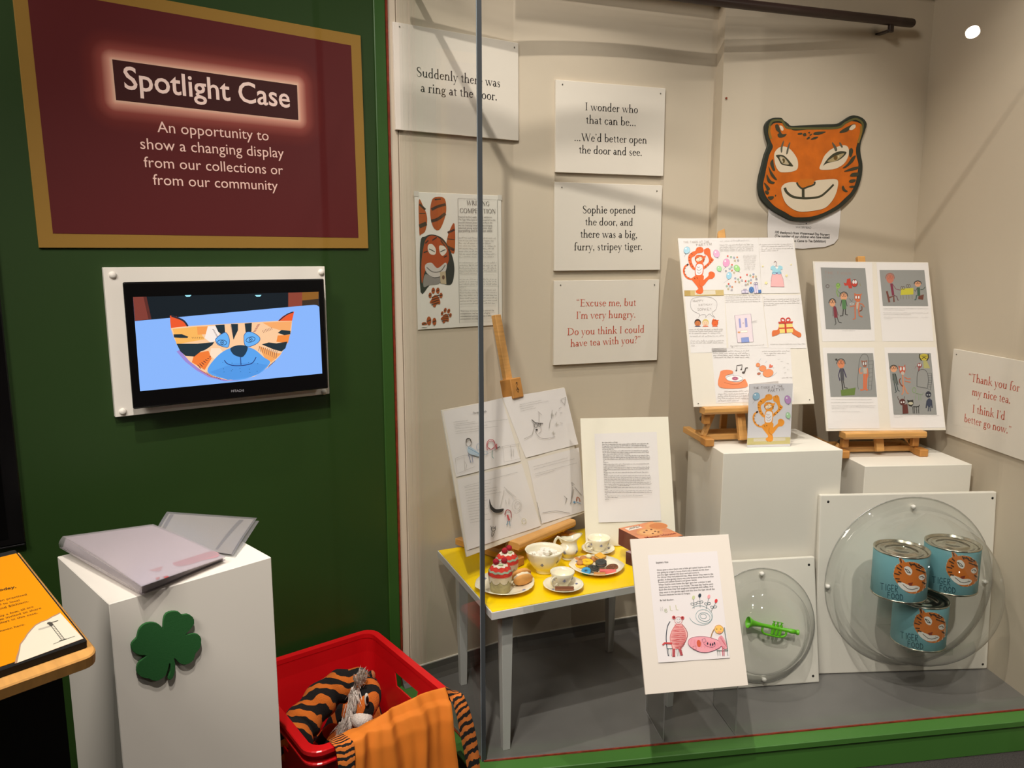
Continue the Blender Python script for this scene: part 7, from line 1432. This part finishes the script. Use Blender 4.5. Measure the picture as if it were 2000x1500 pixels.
def tuft(c0, dr, L_, n, sp_, w_=.0016):
    for i in range(n):
        b0 = Vector(c0)+Vector((r.uniform(-1, 1), r.uniform(-1, 1), r.uniform(-1, 1)))*sp_; d = (Vector(dr)+Vector((r.uniform(-1, 1), r.uniform(-1, 1), r.uniform(-1, 1)))*.38).normalized(); l_ = L_*r.uniform(.6, 1.1)
        s_ = d.cross(Vector((0, 1, .2))).normalized()*w_; m_ = b0+d*l_*.55; tip = b0+d*l_+Vector((0, 0, -.006))
        g.add([b0-s_, b0+s_, m_+s_*.8, m_-s_*.8, tip], [(0, 1, 2, 3), (3, 2, 4)], 0, True)
for px, py, dr in ((706, 1325, (.1, -.3, 1)), (700, 1335, (-.1, -.5, .9)), (694, 1348, (-.3, -.5, -.5)), (690, 1362, (-.3, -.5, -.9)), (686, 1378, (-.2, -.6, -1)), (684, 1395, (-.3, -.5, -1)), (678, 1408, (-.7, -.4, -.7)), (672, 1418, (-.9, -.4, -.5))):
    tuft(cy(px, py, yb-.06), dr, .034, 90, .011)
tag(g.build('mane', M_FURW, ph), None, None, None, 'stuff')
# crumpled striped costume in the bottom of the crate
def mound(u, v):
    x = .045+.335*u; y = .05+.40*v; z = .15+.05*sin(u*5+v*3)*sin(v*7+1)+.02*sin(u*17+v*9)+.015*sin(v*23-u*5)+(.09*max(0, 1-u*1.6)*max(0, 1-v)); return (x, y, z)
g = Geo(); g.grid(mound, 48, 48); tag(g.build('striped_costume', M_TIG2, None, MC), 'crumpled tiger-striped costume in the bottom of the red crate', 'costume')
# orange costume over the front rim
M_ORC = mat('orange_cloth', '#d9791e', .85, noise=(9, .08), bump=(200, .3, .0006))
def drape(u, v, x0, x1, ex=0):
    x = x0+(x1-x0)*u; fold = sin(x*70)+.5*sin(x*151+1)
    bmp = max(0, min(1, (x-.14)/.10))*max(0, min(1, (.43-x)/.05)); bmp = bmp*bmp*(3-2*bmp)
    P = [(.055, ZC-.04), (.035, ZC+.004), (.012, ZC+.008+.030*bmp), (-.008, ZC+.006), (-.020, ZC-.03), (-.024, ZC-.09), (-.026, ZC-.16), (-.03, ZC-.25)]
    t = v*(len(P)-1); i = min(int(t), len(P)-2); f_ = t-i; y = P[i][0]+(P[i+1][0]-P[i][0])*f_; z = P[i][1]+(P[i+1][1]-P[i][1])*f_
    k_ = min(1, v*2.2); spread = 1+.10*max(0, v-.4)
    xc = .25; return (xc+(x-xc)*spread+.004*sin(v*9+x*30), y-.007*fold*k_-.008*(k_ if v > .4 else 0), z+.006*fold*(1-k_)+.003*sin(x*40+v*5))
dc = thing('orange_costume', MC, 'plain orange costume with striped edges hung over the crate front', 'costume')
g = Geo(); g.grid(lambda u, v: drape(u, v, .105, .385), 70, 50); g.build('cloth', M_ORC, dc)
def strip_mesh(x0, x1, nm):
    g = Geo(); g.grid(lambda u, v: (lambda p_: (p_[0]+(.045*max(0, v-.3) if x0 > .3 else -.01*v), p_[1]-.003, p_[2]+.001))(drape(u, v, x0, x1)), 8, 60)
    me_n = 'striped_edge'; o = g.build(me_n, None or M_ORC, dc); uv = o.data.uv_layers.new(name='UVMap'); vi = [l.vertex_index for l in o.data.loops]
    for li, v_ in enumerate(vi): uv.data[li].uv = ((v_ % 9)/8*.3, (v_//9)/60)
    o.data.materials.clear(); o.data.materials.append(M_EDGE); return o
m = bpy.data.materials.new('striped_edge_fur'); m.use_nodes = True; M_EDGE = m; nt = m.node_tree; b_ = nt.nodes['Principled BSDF']; b_.inputs['Roughness'].default_value = .95
tc = nt.nodes.new('ShaderNodeTexCoord'); w_ = nt.nodes.new('ShaderNodeTexWave'); w_.bands_direction = 'Y'; w_.inputs['Scale'].default_value = 5.2; w_.inputs['Distortion'].default_value = 2.2; w_.inputs['Detail Scale'].default_value = 2.5
r_ = nt.nodes.new('ShaderNodeValToRGB'); e = r_.color_ramp.elements; e[0].color = lin('#0e0a09'); e[0].position = .42; e[1].color = lin('#d4752a'); e[1].position = .47
nt.links.new(tc.outputs['UV'], w_.inputs['Vector']); nt.links.new(w_.outputs['Fac'], r_.inputs[0]); nt.links.new(r_.outputs[0], b_.inputs['Base Color'])
strip_mesh(.07, .108, 'a'); strip_mesh(.382, .430, 'b')
